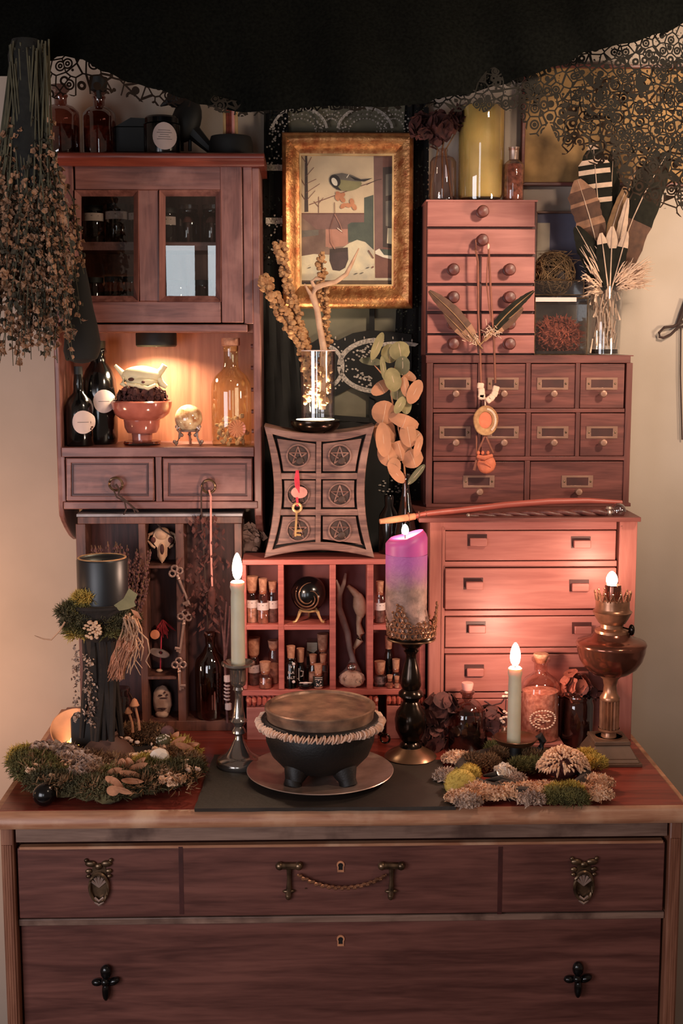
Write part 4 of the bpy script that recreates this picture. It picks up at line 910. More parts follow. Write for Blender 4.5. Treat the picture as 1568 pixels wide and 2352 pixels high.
for i in range(26):
    xx = x0+(x1-x0)*(i+.5)/26; b.ball((xx, YM+.012, zf-.012), ((x1-x0)/40, .014, .0105), 8, 6, .25)
b.box(x0, x1, YM+.01, YMB, zf-.023, zf-.0012); build('bark_edge', b, 'rose', BL, sharp=20)
b = MB(); x0, x1 = X(888, 1640, YM), X(976, 1640, YM); b.box(x0, x1, YM+.002, YMB, ZT, zf-.0222)
BR = thing('support_block', 'short reddish wooden block under the right of the cubby shelf', 'block', ((x0+x1)/2, YM, ZT)); build('block', b, 'red', BR, .001)
b = MB()
for i in range(8): b.ball((x0+(x1-x0)*(i+.5)/8, YM+.012, zf-.012), ((x1-x0)/12, .014, .0105), 8, 6, .25)
b.box(x0, x1, YM+.01, YMB, zf-.023, zf-.0012); build('bark_edge', b, 'rose', BR, sharp=20)
zU = Z(765, 1435, YM); zD = Z(765, 1584, YM)
gv = 'corked vials in the cubby shelf'
def vial(cx, top, base, hw, ct, ch, label, z0, fm, lab=None, Y=.385, gm='gvial', nk=None, m2='paper', lines=1):
    nk = nk or hw*.8
    return vessel('corked_vial', label, 'vial', cx, Y, [(nk*.95, top-3), (nk*1.05, top), (nk*.9, top+4), (hw, top+10), (hw, base-1), (hw*.9, base)], gm, gv, [(hw, top+(base-top)*.45), (hw, base)], fm, [(ch, ct), (ch*.8, top-2), (nk*.75, top+5)], 'cork', lab, labm=m2, seg=16, z0=z0, lines=lines)
# upper left cell
vial(579, 1357, 1430, 13, 1324, 14, 'leftmost corked vial with cream label, upper left cell', zU, 'herb2', (1377, 1395, 80))
vial(604, 1360, 1433, 13, 1330, 10, 'middle corked vial with cream label, upper left cell', zU, 'herb1', (1384, 1401, 80), .376)
vial(626, 1358, 1432, 12, 1338, 10, 'rightmost corked vial with cream label, upper left cell', zU, 'herb3', (1381, 1399, 80))
# lower left cell
vial(583, 1512, 1580, 13, 1472, 15, 'dark tall vial with big cork and white label, lower left cell', zD, 'herb3', (1533, 1551, 70), .40)
vial(609, 1546, 1583, 15, 1523, 13, 'squat corked jar of brown herb, front of lower left cell', zD, 'herb1', None, .376)
vial(628, 1500, 1580, 12, 1482, 13, 'tall corked tube of pale twigs, right in lower left cell', zD, 'herb2', None, .41)
# second column, lower cell
def txt(T, s, size, px, py, Y): text_mesh('lettering', s, size*.8, W(px, py, Y), 'paper', T)
T = vial(668, 1514, 1580, 13, 1484, 10, 'black salt vial with white lettering and cork, second column', zD, 'jar', None, .376, 'gblk')
yf = T.location.y-13*S(668, 1550, .376)-.0006
for s, y in (('IV', 1532), ('BLA', 1545), ('SALT', 1557)): txt(T, s, .0085, 668, y, yf)
for y in (1525, 1566): b = MB(); c = W(674, y, yf); b.ball(c, (.003, .0006, .003), 10, 6); build('white_heart', b, 'paper', T)
T = vial(690, 1521, 1572, 9, 1488, 9, 'slim black vial with white emblem and cork, second column', zD, 'jar', None, .395, 'gblk')
yf = T.location.y-9*S(690, 1550, .395)-.0006; b = MB(); b.tube([W(686, 1535, yf), W(686, 1560, yf)], .0011, 5); b.tube([W(690, 1541, yf), W(696, 1542, yf), W(695, 1553, yf), W(690, 1554, yf)], .0009, 5); b.tube([W(683, 1558, yf), W(688, 1564, yf)], .001, 5); build('white_emblem', b, 'paper', T)
b = MB(); c = W(716, 1484, .425); b.box(c.x-.011, c.x+.011, .424, .43, zD, Z(716, 1468, .425)); bag = thing('sachet', 'clear sachet of white powder with folded top at the back', 'bag', (c.x, .427, zD)); build('film', b, 'glass', bag, .001)
b = MB(); b.pprism([(705, 1476), (728, 1476), (728, 1493), (720, 1500), (705, 1494)], .4245, .4295); build('powder', b, 'white', bag)
b = MB(); b.pprism([(704, 1498), (728, 1500), (728, 1575), (704, 1575)], .4245, .4295); build('dark_filling', b, 'jar', bag)
vial(741, 1505, 1578, 13, 1469, 13, 'tall dark vial with large cork at back right, second column', zD, 'jar', None, .42)
vial(719, 1531, 1580, 11, 1512, 9, 'small pale vial in the middle row, second column', zD, 'herb2', None, .40)
vial(742, 1531, 1582, 12, 1512, 8, 'small grey vial beside the right divider, second column', zD, 'herb3', None, .395)
T = vial(731, 1551, 1583, 12, 1528, 10, 'tiny jar with black printed label and cork, front of second column', zD, 'herb2', (1554, 1577, 80), .372, m2='blkm')
yf = T.location.y-12*S(731, 1565, .372)-.0013
for y in (1557, 1561): b = MB(); b.tube([W(723, y, yf), W(740, y, yf)], .0006, 4); build('printed_rule', b, 'paper', T)
b = MB()
for i in range(18): x, y = random.uniform(724, 739), random.uniform(1563, 1576); b.tube([W(x, y, yf), W(x+random.uniform(-3, 3), y+random.uniform(-2, 2), yf)], .0007, 4)
build('printed_ornament', b, 'paper', T)
b = MB(); c = W(702, 1578, .371); k = S(702, 1578, .371); b.lathe([(0, zD+10*k), (16*k, zD+12*k), (19*k, zD+9*k), (17*k, zD+4*k), (11*k, zD), (0, zD)], c.x, .371, 20)
ds = solo('black_dish', 'tiny black dish with white rim in front of black vials', 'dish', b, 'blk')
b = MB(); b.torus((c.x, .371, zD+12.5*k), 14*k, 1.6*k, (0, .3, 1), 18, 5); b.ball((c.x, .368, zD+13*k), (7*k, 5*k, 3*k), 8, 5); build('white_contents', b, 'paper', ds)
# black sphere with swirls on a gold stand
c = W(709, 1366, .395); k = S(709, 1366, .395); Rr = 41*k
cz = zU+22*k+Rr; dz = 0
sp = thing('black_sphere', 'large polished black sphere with swirl in the upper cubby cell', 'sphere', (c.x, .395, cz-Rr))
b = MB(); b.ball((c.x, .395, cz), Rr, 32, 20); build('orb', b, 'blk', sp)
b = MB()
for q in (0, 1, 2):
    pts = []
    for i in range(26):
        a = R(200-q*60+i*9.5); r = Rr*(.9-.022*i-.06*q); x = r*math.cos(a)*.95; z = r*math.sin(a); y = -math.sqrt(max(0, Rr*Rr-x*x-z*z))-.0002; pts.append((c.x+x, .395+y, cz+z))
    b.tube(pts, [.0003+.0012*math.sin(3.14*i/25) for i in range(26)], 5)
build('swirl_vein', b, 'brass', sp)
T = thing('sphere_stand', 'small gilt tripod stand under the polished black sphere', 'stand', (c.x, .395, zU))
b = MB(); b.torus((c.x, .395, zU+26*k), 20*k, 3*k, (0, 0, 1), 22, 6); build('ring', b, 'goldl', T)
for a in (215, 325, 90):
    f = lambda r, y: (c.x+r*k*math.cos(R(a)), .395+r*k*math.sin(R(a)), zU+y*k)
    b = MB(); b.tube([f(19, 27), f(25, 24), f(30, 12), f(37, 3), f(44, 2.5)], [4*k, 4*k, 3*k, 3*k, 3*k], 6); build('leg', b, 'goldl', T)
# third column: antler twig, driftwood, small ball, stone
Y3 = .40
b = MB(); b.ptube([(826, 1552, Y3), (812, 1520, Y3), (803, 1490, Y3), (798, 1455, Y3), (788, 1425, Y3), (778, 1395, Y3), (779, 1365, Y3), (789, 1340, Y3), (794, 1316, Y3)], [8, 7, 7, 8, 8, 8, 7, 5, 3], 8)
b.ptube([(779, 1362, Y3), (776, 1345, Y3-.003), (772, 1332, Y3-.005)], [6, 4, 2], 7); b.ptube([(808, 1518, Y3), (796, 1540, Y3-.008), (780, 1550, Y3-.01)], [6, 6, 3], 7)
solo('antler_twig', 'grey forked antler-like twig leaning in the tall third cubby cell', 'twig', b, 'greys', sharp=60)
b = MB(); b.ball(W(826, 1390, Y3+.02), (16*k, .012, 31*k), 12, 10, .1, Matrix.Rotation(R(-8), 3, 'Y')); b.ptube([(798, 1345, Y3+.02), (812, 1358, Y3+.02), (824, 1372, Y3+.02)], [4, 8, 10], 7)
b.ptube([(826, 1412, Y3+.02), (823, 1432, Y3+.02), (828, 1455, Y3+.02), (826, 1470, Y3+.018), (812, 1490, Y3+.015)], [8, 6, 10, 9, 4], 8); b.ptube([(812, 1490, Y3+.02), (806, 1530, Y3+.022), (806, 1583, Y3+.024)], [4, 5, 6], 8)
solo('driftwood_piece', 'pitted pale driftwood piece behind the antler twig', 'driftwood', b, 'bone', sharp=60)
b = MB(); c = W(808, 1563, .374); b.ball((c.x, .374, zD+20*k), (30*k, .012, 20*k), 18, 12, .12); b.flakes((c.x, .374, zD+18*k), (27*k, .011, 17*k), 40, .004); solo('pale_coral', 'lumpy pale coral stone at the foot of the third cell', 'coral', b, 'stone', sharp=30)
b = MB(); b.ball((c.x, .372, zD+48*k), 12*k, 18, 12); M['cball'] = glass('ball_glass', (230, 210, 205), .25); solo('glass_marble', 'small clear glass ball resting on the pale coral stone', 'ball', b, 'cball')
# fourth column
vial(872, 1364, 1432, 12, 1338, 9, 'corked vial with white label, upper right cubby cell', zU, 'herb3', (1386, 1403, 80), .38)
vial(892, 1505, 1580, 9, 1473, 9, 'slim black bottle with tall cork, lower right cubby cell', zD, 'jar', None, .41, 'gblk')
vial(872, 1548, 1580, 14, 1524, 13, 'squat dark jar with banded label, lower right cubby cell', zD, 'jar', (1556, 1574, 80), .385, m2='herb3', lines=2)
vial(909, 1546, 1578, 11, 1522, 9, 'dark corked jar behind the tall candlestick, lower right cell', zD, 'jar', None, .40)
vial(895, 1562, 1583, 7, 1553, 7, 'tiny amber vial with cork, left of two in front', zD, 'herb1', None, .368)
vial(911, 1566, 1584, 6, 1557, 6, 'tiny pale vial with cork, right of two in front', zD, 'herb2', None, .368)
# ------------------------------------------------------------------ curved drawer chest with pentagrams
YK = .372; YKB = .455; zK = Z(733, 1285, YM)
KC = thing('curved_chest', 'small dark wooden chest with incurved sides and six pentagram drawers', 'chest', (X(733, 1283, YK), YK, zK))
def cur(u, v, q=0):                             # u, v in -1..1 over the incurved front
    hw = 112+14*abs(v)**2.1+ (1-abs(v))*0 ; hw = 104+23*abs(v)**1.9
    hh = 133+18*abs(u)**1.9
    return (733+u*(hw-q), 1131+v*(hh-q)-(2 if v < 0 else 0))
def loopc(q, n=12):
    L = []
    for i in range(n): L.append(cur(-1+2*i/n, -1, q))
    for i in range(n): L.append(cur(1, -1+2*i/n, q))
    for i in range(n): L.append(cur(1-2*i/n, 1, q))
    for i in range(n): L.append(cur(-1, 1-2*i/n, q))
    return [(X(x, y, YK), Z(x, y, YK)) for x, y in L]
lo = loopc(0); zmin = min(z for x, z in lo); shift = zK-zmin
lo = [(x, z+shift) for x, z in lo]; li = [(x, z+shift) for x, z in loopc(19)]
b = MB(); b.ring(lo, li, YK, YK+.012); build('front_frame', b, 'carv', KC, .0015)
b = MB(); lb = [(x*1, z) for x, z in lo]; n = len(lo); i1 = b.add([(x, YK+.012, z) for x, z in lo]); i2 = b.add([(x, YKB, z) for x, z in lo])
for t in range(n): u_ = (t+1) % n; b.face((i1[t], i2[t], i2[u_], i1[u_]))
b.face(i2[::-1]); build('case', b, 'carv', KC, sharp=30)
b = MB(); b.prism(li, YK+.009, YK+.013); build('inner_gap', b, 'dark', KC)
def bar(name, pts):
    b = MB(); b.prism([(X(x, y, YK), Z(x, y, YK)+shift) for x, y in pts], YK+(.0005 if name[0] == 'u' else .0011), YK+.011); build(name, b, 'carv', KC, .001)
bar('upright_divider', [(726, 1000), (738, 1000), (736, 1262), (724, 1262)])
bar('cross_divider', [(636, 1087), (832, 1087), (832, 1101), (636, 1101)]); bar('cross_divider', [(636, 1170), (832, 1170), (832, 1184), (636, 1184)])
pk = S(733, 1131, YK)
rows = ((-.985, -.29), (-.205, .265), (.35, .985)); edges = ((1087, 1101), (1170, 1184))
for side_ in (-1, 1):
    for ri, (cy, rr) in enumerate(((1047, 0), (1136, 0), (1218, 0))):
        v0 = (1010, 1104, 1187)[ri]; v1 = (1083, 1166, 1262)[ri]; pts = []
        xin = 733+side_*8; N_ = 6
        tb = lambda x, top: cur((x-733)/120, -1 if top else 1, 24)[1]
        for i in range(N_+1):
            u_ = i/N_; yv = v0+(v1-v0)*u_; v_ = (yv-1131)/140; x = cur(side_, max(-1, min(1, v_)), 24)[0]
            yy = yv
            if ri == 0 and i == 0: yy = tb(x, True)
            if ri == 2 and i == N_: yy = tb(x, False)
            pts.append((x, yy))
        for i in range(N_+1):
            u_ = 1-i/N_; x = xin; yy = v0+(v1-v0)*u_
            if ri == 0 and i == N_: yy = tb(x, True)
            if ri == 2 and i == 0: yy = tb(x, False)
            pts.append((x, yy))
        b = MB(); b.prism([(X(x, y, YK), Z(x, y, YK)+shift) for x, y in pts], YK+.003, YK+.011); d = build('drawer', b, 'carv', KC, .001)
        cxp = 733+side_*49-(2 if side_ > 0 else 0); cc = W(cxp, cy, YK); cc.z += shift; r = 27*pk
        b = MB(); b.ring(circ(cc.x, cc.z, r, 28), circ(cc.x, cc.z, r*.86, 28), YK-.001, YK+.003); em = build('emblem_ring', b, 'carv', d, .0004)
        b = MB(); b.prism(circ(cc.x, cc.z, r*.87, 28), YK+.0022, YK+.003); build('emblem_recess', b, 'carvd', d)
        b = MB(); st_ = [(cc.x+r*.8*math.sin(R(144*i)), YK+.0012, cc.z+r*.8*math.cos(R(144*i))) for i in range(5)]
        for i in range(5): b.tube([st_[i], st_[(i+1) % 5]], r*.065, 5)
        build('pentagram', b, 'carv', d)
        if not (side_ < 0 and ri == 2):
            b = MB(); b.ball((cc.x+r*.15, YK+.0005, cc.z-r*.42), (r*.36, .0025, r*.33), 14, 8); build('finger_knob', b, 'carvd', d)
T = thing('key_charm', 'small key and pink disc on red thread hanging on curved chest', 'charm', W(684, 1085, YK-.004))
b = MB()
for dx in (-6, -3, 0, 3): b.ptube([(683+dx*.4, 1080, YK-.004), (683+dx, 1100, YK-.006), (684+dx, 1116, YK-.006), (687, 1132, YK-.007)], 1.7, 5)
b.ptube([(682, 1142, YK-.006), (683, 1162, YK-.006)], 3, 6); build('red_thread', b, 'redt', T)
b = MB(); c = W(687, 1131, YK-.006); b.ball(c, (19*pk, .0018, 14*pk), 20, 8); build('pink_disc', b, 'strp', T)
b = MB(); c = W(682, 1166, YK-.006); b.torus(c, 9.5*pk, 3.2*pk, (0, 1, 0), 18, 6); b.ptube([(681, 1176, YK-.006), (680, 1200, YK-.006), (678, 1232, YK-.006)], 2.6, 6)
b.ptube([(680, 1220, YK-.006), (693, 1218, YK-.006)], 3, 5); b.ptube([(680, 1228, YK-.006), (691, 1229, YK-.006)], 2.5, 5); build('small_key', b, 'goldl', T)
# lit vase on the curved chest
YV = .41; zV = Z(733, cur(0, -1)[1], YK)+shift; c = W(724, 985, YV)
VB = thing('light_base', 'dark bowl-shaped lamp base shining up into the glass vase', 'lamp', (X(724, 985, YV), YV, zV)); k = S(724, 970, YV); xv = VB.location.x
b = MB(); b.lathe([(0, zV+29*k), (53*k, zV+29*k), (57*k, zV+27*k), (57*k, zV+18*k), (50*k, zV+8*k), (38*k, zV), (0, zV)], xv, YV, 32); build('base_bowl', b, 'bronze', VB, sharp=50)
b = MB(); b.lathe([(0, zV+30*k), (44*k, zV+29.6*k)], xv, YV, 32); build('light_disc', b, 'led', VB)
l = bpy.data.lights.new('vase_bulb', 'AREA'); l.shape = 'DISK'; l.size = .045; l.energy = 2.0; l.color = (1, .84, .58); l.spread = R(100)
o = bpy.data.objects.new('vase_bulb', l); COL.objects.link(o); o.parent = VB; o.location = Vector((xv, YV, zV+31*k))-VB.location; o.rotation_euler = (R(180), 0, 0)
zv = zV+31*k
V = thing('glass_vase', 'tall clear glass cylinder vase lit from below on curved chest', 'vase', (xv+6*k, YV, zv)); xg = xv+6*k
b = MB(); b.lathe([(35*k, zv+14*k), (39*k, zv+154*k), (41*k, zv+156*k), (41*k, zv+154*k), (38*k, zv), (0, zv)], xg, YV, 32); b.lathe([(0, zv+14*k), (35*k, zv+13.6*k)], xg, YV, 32); build('glass_wall', b, 'glass', V, sharp=40)
b = MB(); b.torus((xg, YV, zv+155*k), 40*k, 1.5*k, (0, 0, 1), 30, 6); build('rim', b, 'paper', V)
def seedstem(label, pts, n, rad, Y):
    T = thing('seed_stalk', label, 'dried plant', W(*pts[-1], Y), 'dried stalks in the lit vase'); s = MB(); b = MB(); P_ = [W(x, y, Y) for x, y in pts]; kk = S(700, 700, Y)
    s.tube(P_, 2.4*kk, 6); build('stalk', s, 'stem', T)
    L_ = len(P_)-1
    for i in range(n):
        t = i/n*L_*.92; a = min(int(t), L_-1); p_ = P_[a].lerp(P_[a+1], t-a); g = rad*(.7+.5*math.sin(i*.9)**2)*kk
        for q in range(3):
            d = Vector((random.gauss(0, 1), random.gauss(0, 1), random.gauss(0, .6))).normalized(); b.ball(p_+d*g*.75, (g*.48, g*.42, g*.38), 6, 4, .4)
    build('seed_heads', b, 'seedl', T, kind='stuff'); return T
seedstem('leftmost dried seed stalk leaning out of the lit vase', [(608, 640), (618, 668), (640, 706), (665, 745), (690, 785), (712, 860), (726, 938)], 70, 15, YV-.005)
seedstem('tall dried seed stalk reaching up the left frame edge', [(642, 558), (650, 600), (662, 660), (676, 705), (695, 765), (715, 830), (735, 935)], 80, 13, YV+.008)
seedstem('right dried seed stalk behind the antler in the vase', [(740, 585), (738, 640), (744, 680), (745, 730), (750, 785), (742, 850), (728, 935)], 64, 12, YV+.015)
b = MB(); Ya = YV-.012; b.ptube([(740, 940, Ya), (742, 860, Ya), (744, 805, Ya), (734, 750, Ya), (728, 710, Ya), (718, 680, Ya), (722, 662, Ya), (742, 654, Ya), (770, 648, Ya), (795, 630, Ya), (808, 605, Ya), (824, 570, Ya)], [8, 8, 8, 7, 7, 8, 8, 6, 5.5, 5, 4, 1.2], 10)
b.ptube([(718, 682, Ya), (708, 668, Ya), (699, 652, Ya)], [6, 4, 1.2], 8); b.ptube([(722, 660, Ya), (716, 646, Ya-.004), (726, 638, Ya-.006), (740, 642, Ya-.006)], [6, 4, 3.5, 1.5], 8)
solo('deer_antler', 'slender forked antler curving out of the lit vase', 'antler', b, 'bone', sharp=70)
b = MB()
for i in range(120):
    a = random.random()*6.28; r = random.uniform(.72, 1)*30*k; z = zv+random.uniform(34, 150)*k; b.ball((xg+r*math.cos(a), YV+r*math.sin(a), z), (random.uniform(3, 7)*k, random.uniform(3, 6)*k, random.uniform(3, 8)*k), 6, 4, .5)
solo('seed_filling', 'tangle of pale dried seed heads glowing inside the lit vase', 'dried plant', b, 'seedl', kind='stuff')
# eucalyptus in a slim bottle on the shelf
YE = .40; zE = Z(765, 1285, YM)
vessel('slim_bottle', 'slim clear bottle holding the eucalyptus behind purple candle', 'bottle', 931, YE, [(9, 1095), (10, 1100), (8, 1106), (8, 1130), (13, 1160), (20, 1200), (25, 1230), (26, 1278), (24, 1283)], 'gdark', z0=zE, seg=18)
vessel('dark_flask', 'black flask standing behind the curved chest beside slim bottle', 'bottle', 893, .43, [(9, 1150), (11, 1155), (10, 1175), (22, 1195), (24, 1210), (24, 1278), (22, 1283)], 'gblk', z0=zE, seg=18)
EU = thing('eucalyptus_branch', 'dried eucalyptus branch with round tan leaves in slim bottle', 'dried plant', W(931, 1200, YE))
b = MB(); b.ptube([(931, 1200, YE), (930, 1100, YE), (926, 1040, YE), (918, 1000, YE), (910, 960, YE), (900, 920, YE), (896, 885, YE), (878, 860, YE), (855, 833, YE)], [2.4, 2.4, 2.2, 2, 2, 2, 1.8, 1.6, 1.2], 6)
b.ptube([(924, 1020, YE), (914, 985, YE-.008), (926, 960, YE-.01)], 1.4, 5); b.ptube([(928, 1050, YE), (935, 1000, YE), (948, 960, YE)], 1.4, 5); b.ptube([(896, 885, YE), (905, 850, YE), (912, 820, YE)], 1.4, 5); build('twig', b, 'euco', EU)
LV = [(866, 795, 12, 34, -22, 0), (852, 830, 30, 9, -6, 2), (895, 812, 22, 22, 0, 0), (918, 806, 27, 22, 10, 0), (924, 840, 20, 22, 0, 2), (880, 846, 8, 28, 8, 0), (902, 872, 22, 28, 15, 0), (938, 862, 22, 10, -30, 1), (876, 890, 29, 15, 30, 1), (912, 905, 18, 14, 0, 0), (930, 888, 12, 24, 10, 1), (952, 900, 18, 30, -25, 1), (930, 922, 17, 30, 8, 0), (882, 948, 32, 28, -10, 1), (928, 968, 42, 16, -18, 1), (884, 995, 29, 34, 10, 1), (938, 998, 22, 30, 10, 1), (954, 1005, 22, 16, -45, 1), (960, 1025, 10, 26, -15, 1), (890, 1042, 26, 30, 10, 1), (918, 1036, 34, 24, 15, 1), (948, 1054, 28, 22, 20, 1), (910, 1088, 14, 28, 40, 1), (956, 1090, 9, 30, -40, 2), (880, 1010, 20, 40, 5, 1), (918, 930, 12, 22, -30, 0), (905, 1070, 18, 18, 0, 1)]
for (px, py, rx, ry, rot, tone) in LV:
    Yl = YE-.016+random.uniform(-.012, .014); kk = S(px, py, Yl); c = W(px, py, Yl); n = 18; b = MB(); a0 = R(rot); fold = random.uniform(-.35, .35); tw = random.uniform(-.3, .3)
    def lp_(u, v):
        x, z = .9*u*rx*kk*math.cos(a0)-v*ry*kk*math.sin(a0), u*rx*kk*math.sin(a0)+v*ry*kk*math.cos(a0)
        return (c.x+x, c.y+abs(u)*rx*kk*fold+tw*z*.6+(u*u+v*v)*.002, c.z+z)
    cen = b.add([lp_(0, 0)]); r1 = b.add([lp_(.55*math.cos(t), .55*math.sin(t)) for t in [2*math.pi*i/n for i in range(n)]]); r2 = b.add([lp_((1 if i % 6 else .93)*math.cos(2*math.pi*i/n), math.sin(2*math.pi*i/n)) for i in range(n)])
    for i in range(n): j = (i+1) % n; b.face((cen[0], r1[i], r1[j])); b.face((r1[i], r2[i], r2[j], r1[j]))
    build('leaf', b, ('eucg', 'euco', 'eucd')[tone], EU, sharp=80)
    b = MB(); b.tube([lp_(0, -1), lp_(.03, 0), lp_(0, .8)], .0004, 4); build('leaf_vein', b, 'fw', EU)
# ------------------------------------------------------------------ red drawer chest on the right of the dresser
YR = .345; YRB = .592
RC = thing('red_drawer_chest', 'large rosy red wooden drawer chest standing at right on the dresser', 'chest', (X(1217, 1700, YR), YR, ZT))
def rb(name, par, m, a, t, c, d, Y0=YR, Y1=YR+.03, bev=.001): 
    b = MB(); b.box(X(a, (t+d)/2, Y0), X(c, (t+d)/2, Y0), Y0, Y1, max(ZT, Z(1217, d, Y0)), Z(1217, t, Y0)); return build(name, b, m, par, bev)
b = MB(); b.box(X(962, 1190, .325), X(1472, 1190, .325), .325, YRB, Z(1217, 1196, YR), Z(1217, 1189, .325)); top = build('top_board', b, 'apo', RC, .001)
zR = Z(1217, 1189, .325)
for a, c in ((985, 1020), (1416, 1456)):
    rb('stile', RC, 'redz', a, 1197, c, 1712); rb('stile_bead', RC, 'redz', c-7 if a < 1000 else a+2, 1210, c-4 if a < 1000 else a+5, 1712, YR-.0012, YR+.01, 0)
for x in (986, 1443): b = MB(); xx = X(x, 1440, YR); b.box(xx, xx+.010, YR+.03, YRB, ZT, zR-.004); build('side_panel', b, 'redz', RC)
b = MB(); b.box(X(995, 1440, YR), X(1446, 1440, YR), YR+.031, YRB-.001, ZT, zR-.005); build('carcass', b, 'dark', RC)
for a, t, c, d in ((1020, 1197, 1416, 1217), (1020, 1289, 1416, 1302), (1020, 1401, 1416, 1414), (1020, 1488, 1416, 1500), (1020, 1590, 1416, 1603), (1020, 1694, 1416, 1712)): rb('rail', RC, 'red', a, t, c, d)
for t, d, pulls, out in ((1218, 1288, ((1097, 1241), (1335, 1246)), .001), (1304, 1400, ((1088, 1341), (1331, 1345)), .006), (1415, 1487, ((1094, 1441), (1337, 1443)), .002), (1502, 1589, ((1090, 1540), (1330, 1546)), .003), (1604, 1693, ((1090, 1650), (1330, 1650)), .002)):
    dr = rb('drawer', RC, 'red', 1022, t+1.5, 1414, d-1, YR-out, YR+.03, .0015)
    for px, py in pulls:
        Yp = YR-out; b = MB(); o = [(X(x, y, Yp), Z(x, y, Yp)) for x, y in ((px-24, py-14), (px+21, py-14), (px+21, py+13), (px-24, py+13))]
        i_ = [(X(x, y, Yp), Z(x, y, Yp)) for x, y in ((px-19, py-6), (px+20, py-6), (px+20, py+12), (px-19, py+12))]
        b.prism(o, Yp-.0006, Yp); build('pull_recess', b, 'dinl', dr)
        b = MB(); b.prism(i_, Yp-.008, Yp); build('wooden_pull', b, 'red', dr, .0015)
# ------------------------------------------------------------------ apothecary chest
YA = .475
AC = thing('apothecary_chest', 'dark wooden apothecary chest with ten drawers and brass label holders', 'chest', (X(1213, 1168, YA), YA, zR))
zA1 = Z(1213, 816, YA); shA = zR-Z(1213, 1168, YA)
def ab(name, par, m, a, t, c, d, Y0=YA, Y1=YA+.03, bev=.0008):
    b = MB(); z0 = Z(1213, d, Y0)+shA*(d-816)/352; z1 = Z(1213, t, Y0)+shA*(t-816)/352
    b.box(X(a, (t+d)/2, Y0), X(c, (t+d)/2, Y0), Y0, Y1, z0, z1); return build(name, b, m, par, bev)
b = MB(); b.box(X(978, 990, YA), X(1448, 990, YA), YA+.031, .59, zR, zA1); build('case', b, 'apoz', AC)
b = MB(); b.box(X(976, 990, YA), X(1449, 990, YA), YA-.001, .591, zA1-.002, zA1); build('top_board', b, 'apo', AC)
for a, t, c, d in ((978, 817, 1448, 834), (994, 940, 1434, 949), (994, 1051, 1434, 1061)): ab('rail', AC, 'apo', a, t, c, d)
ab('plinth', AC, 'apo', 978, 1160, 1448, 1168)
for a, c in ((978, 993), (1434, 1448)): ab('stile', AC, 'apoz', a, 834, c, 1162)
for a, c in ((1097, 1104), (1207, 1218), (1321, 1331)):
    ab('divider', AC, 'apoz', a, 834, c, 940); ab('divider', AC, 'apoz', a, 949, c, 1051)
ab('divider', AC, 'apoz', 1204, 1061, 1216, 1160)
b = MB(); b.box(X(990, 990, YA), X(1436, 990, YA), YA+.025, YA+.031, zR, zA1-.01); build('inner_gap', b, 'dark', AC)
def holder(px, py, par, Y):
    k = S(px, py, Y); c = W(px, py, Y); c.z += shA*(py-816)/352
    R_ = lambda w, h: [(c.x-w*k, c.z+h*k), (c.x+w*k, c.z+h*k), (c.x+w*k, c.z-h*k), (c.x-w*k, c.z-h*k)]
    b = MB(); b.ring(R_(36, 14), R_(25, 9), Y-.0016, Y); h = build('label_holder', b, 'holder', par, .0004)
    b = MB(); b.prism(R_(25, 9), Y-.0004, Y); build('label_card', b, 'dinl', h)
    for s in (-1, 1): b = MB(); b.ball((c.x+s*30*k, Y-.0016, c.z), (2.6*k, .0008, 2.6*k), 8, 5); build('screw', b, 'brassd', h)
    b = MB(); kp = [(6*k, 0), (4*k, .004), (3.5*k, .008), (7*k, .012), (9*k, .016), (7*k, .020), (0, .0215)]
    b.lathe(kp, 0, 0, 14); b.v = [(c.x+x, Y-z, c.z-22*k+y) for x, y, z in b.v]; b.f = [f[::-1] for f in b.f]; build('brass_knob', b, 'holder', par)
cols_ = ((995, 1096), (1105, 1206), (1219, 1320), (1332, 1433))
for t, d, ly in ((836, 939, 882), (951, 1050, 995)):
    for a, c in cols_:
        dr = ab('drawer', AC, 'apo', a, t, c, d, YA+.003); holder((a+c)/2-1, ly, dr, YA+.003)
for a, c in ((995, 1203), (1217, 1433)): dr = ab('drawer', AC, 'apo', a, 1063, c, 1159, YA+.003); holder((a+c)/2, 1109, dr, YA+.003)
# ------------------------------------------------------------------ mini chest
YN = .485; zA = zA1
MC = thing('mini_chest', 'small reddish six-tier drawer chest with round wooden knobs', 'chest', (X(1103, 812, YN), YN, zA))
shN = zA-Z(1103, 809, YN)
def zm(y, Y=YN): return Z(1103, y, Y)+shN*(y-460)/349
b = MB(); b.box(X(979, 640, YN), X(1229, 640, YN), YN+.012, .588, zA, zm(460)); build('case', b, 'redz', MC)
b = MB(); b.box(X(977, 640, YN), X(1231, 640, YN), YN, .589, zm(463), zm(459)); build('top_board', b, 'red', MC)
def knob(px, py, par, Y, r=14):
    k = S(px, py, Y); x = X(px, py, Y); z = zm(py, Y)
    b = MB(); b.lathe([(r*.95*k, 0), (r*.9*k, .002), (r*.5*k, .004), (r*.45*k, .010), (r*.85*k, .014), (r*k, .019), (r*.8*k, .024), (r*.3*k, .0262), (0, .0265)], 0, 0, 20)
    b.v = [(x+a, Y-c, z+b_) for a, b_, c in b.v]; b.f = [f[::-1] for f in b.f]; return build('wooden_knob', b, 'apoz', par)
def md(a, t, c, d, kx, ky, out=0):
    b = MB(); b.box(X(a, (t+d)/2, YN), X(c, (t+d)/2, YN), YN-out, YN+.02, zm(d), zm(t)); dr = build('drawer', b, 'red', MC, .0012)
    b = MB(); b.box(X(a, (t+d)/2, YN), X(c, (t+d)/2, YN), YN-out-.003, YN, zm(d), zm(d-3)); build('drip_bead', b, 'red', dr)
    knob(kx, ky, dr, YN-out); return dr
md(981, 463, 1228, 519, 1106, 487); md(981, 525, 1228, 581, 1105, 551, .002)
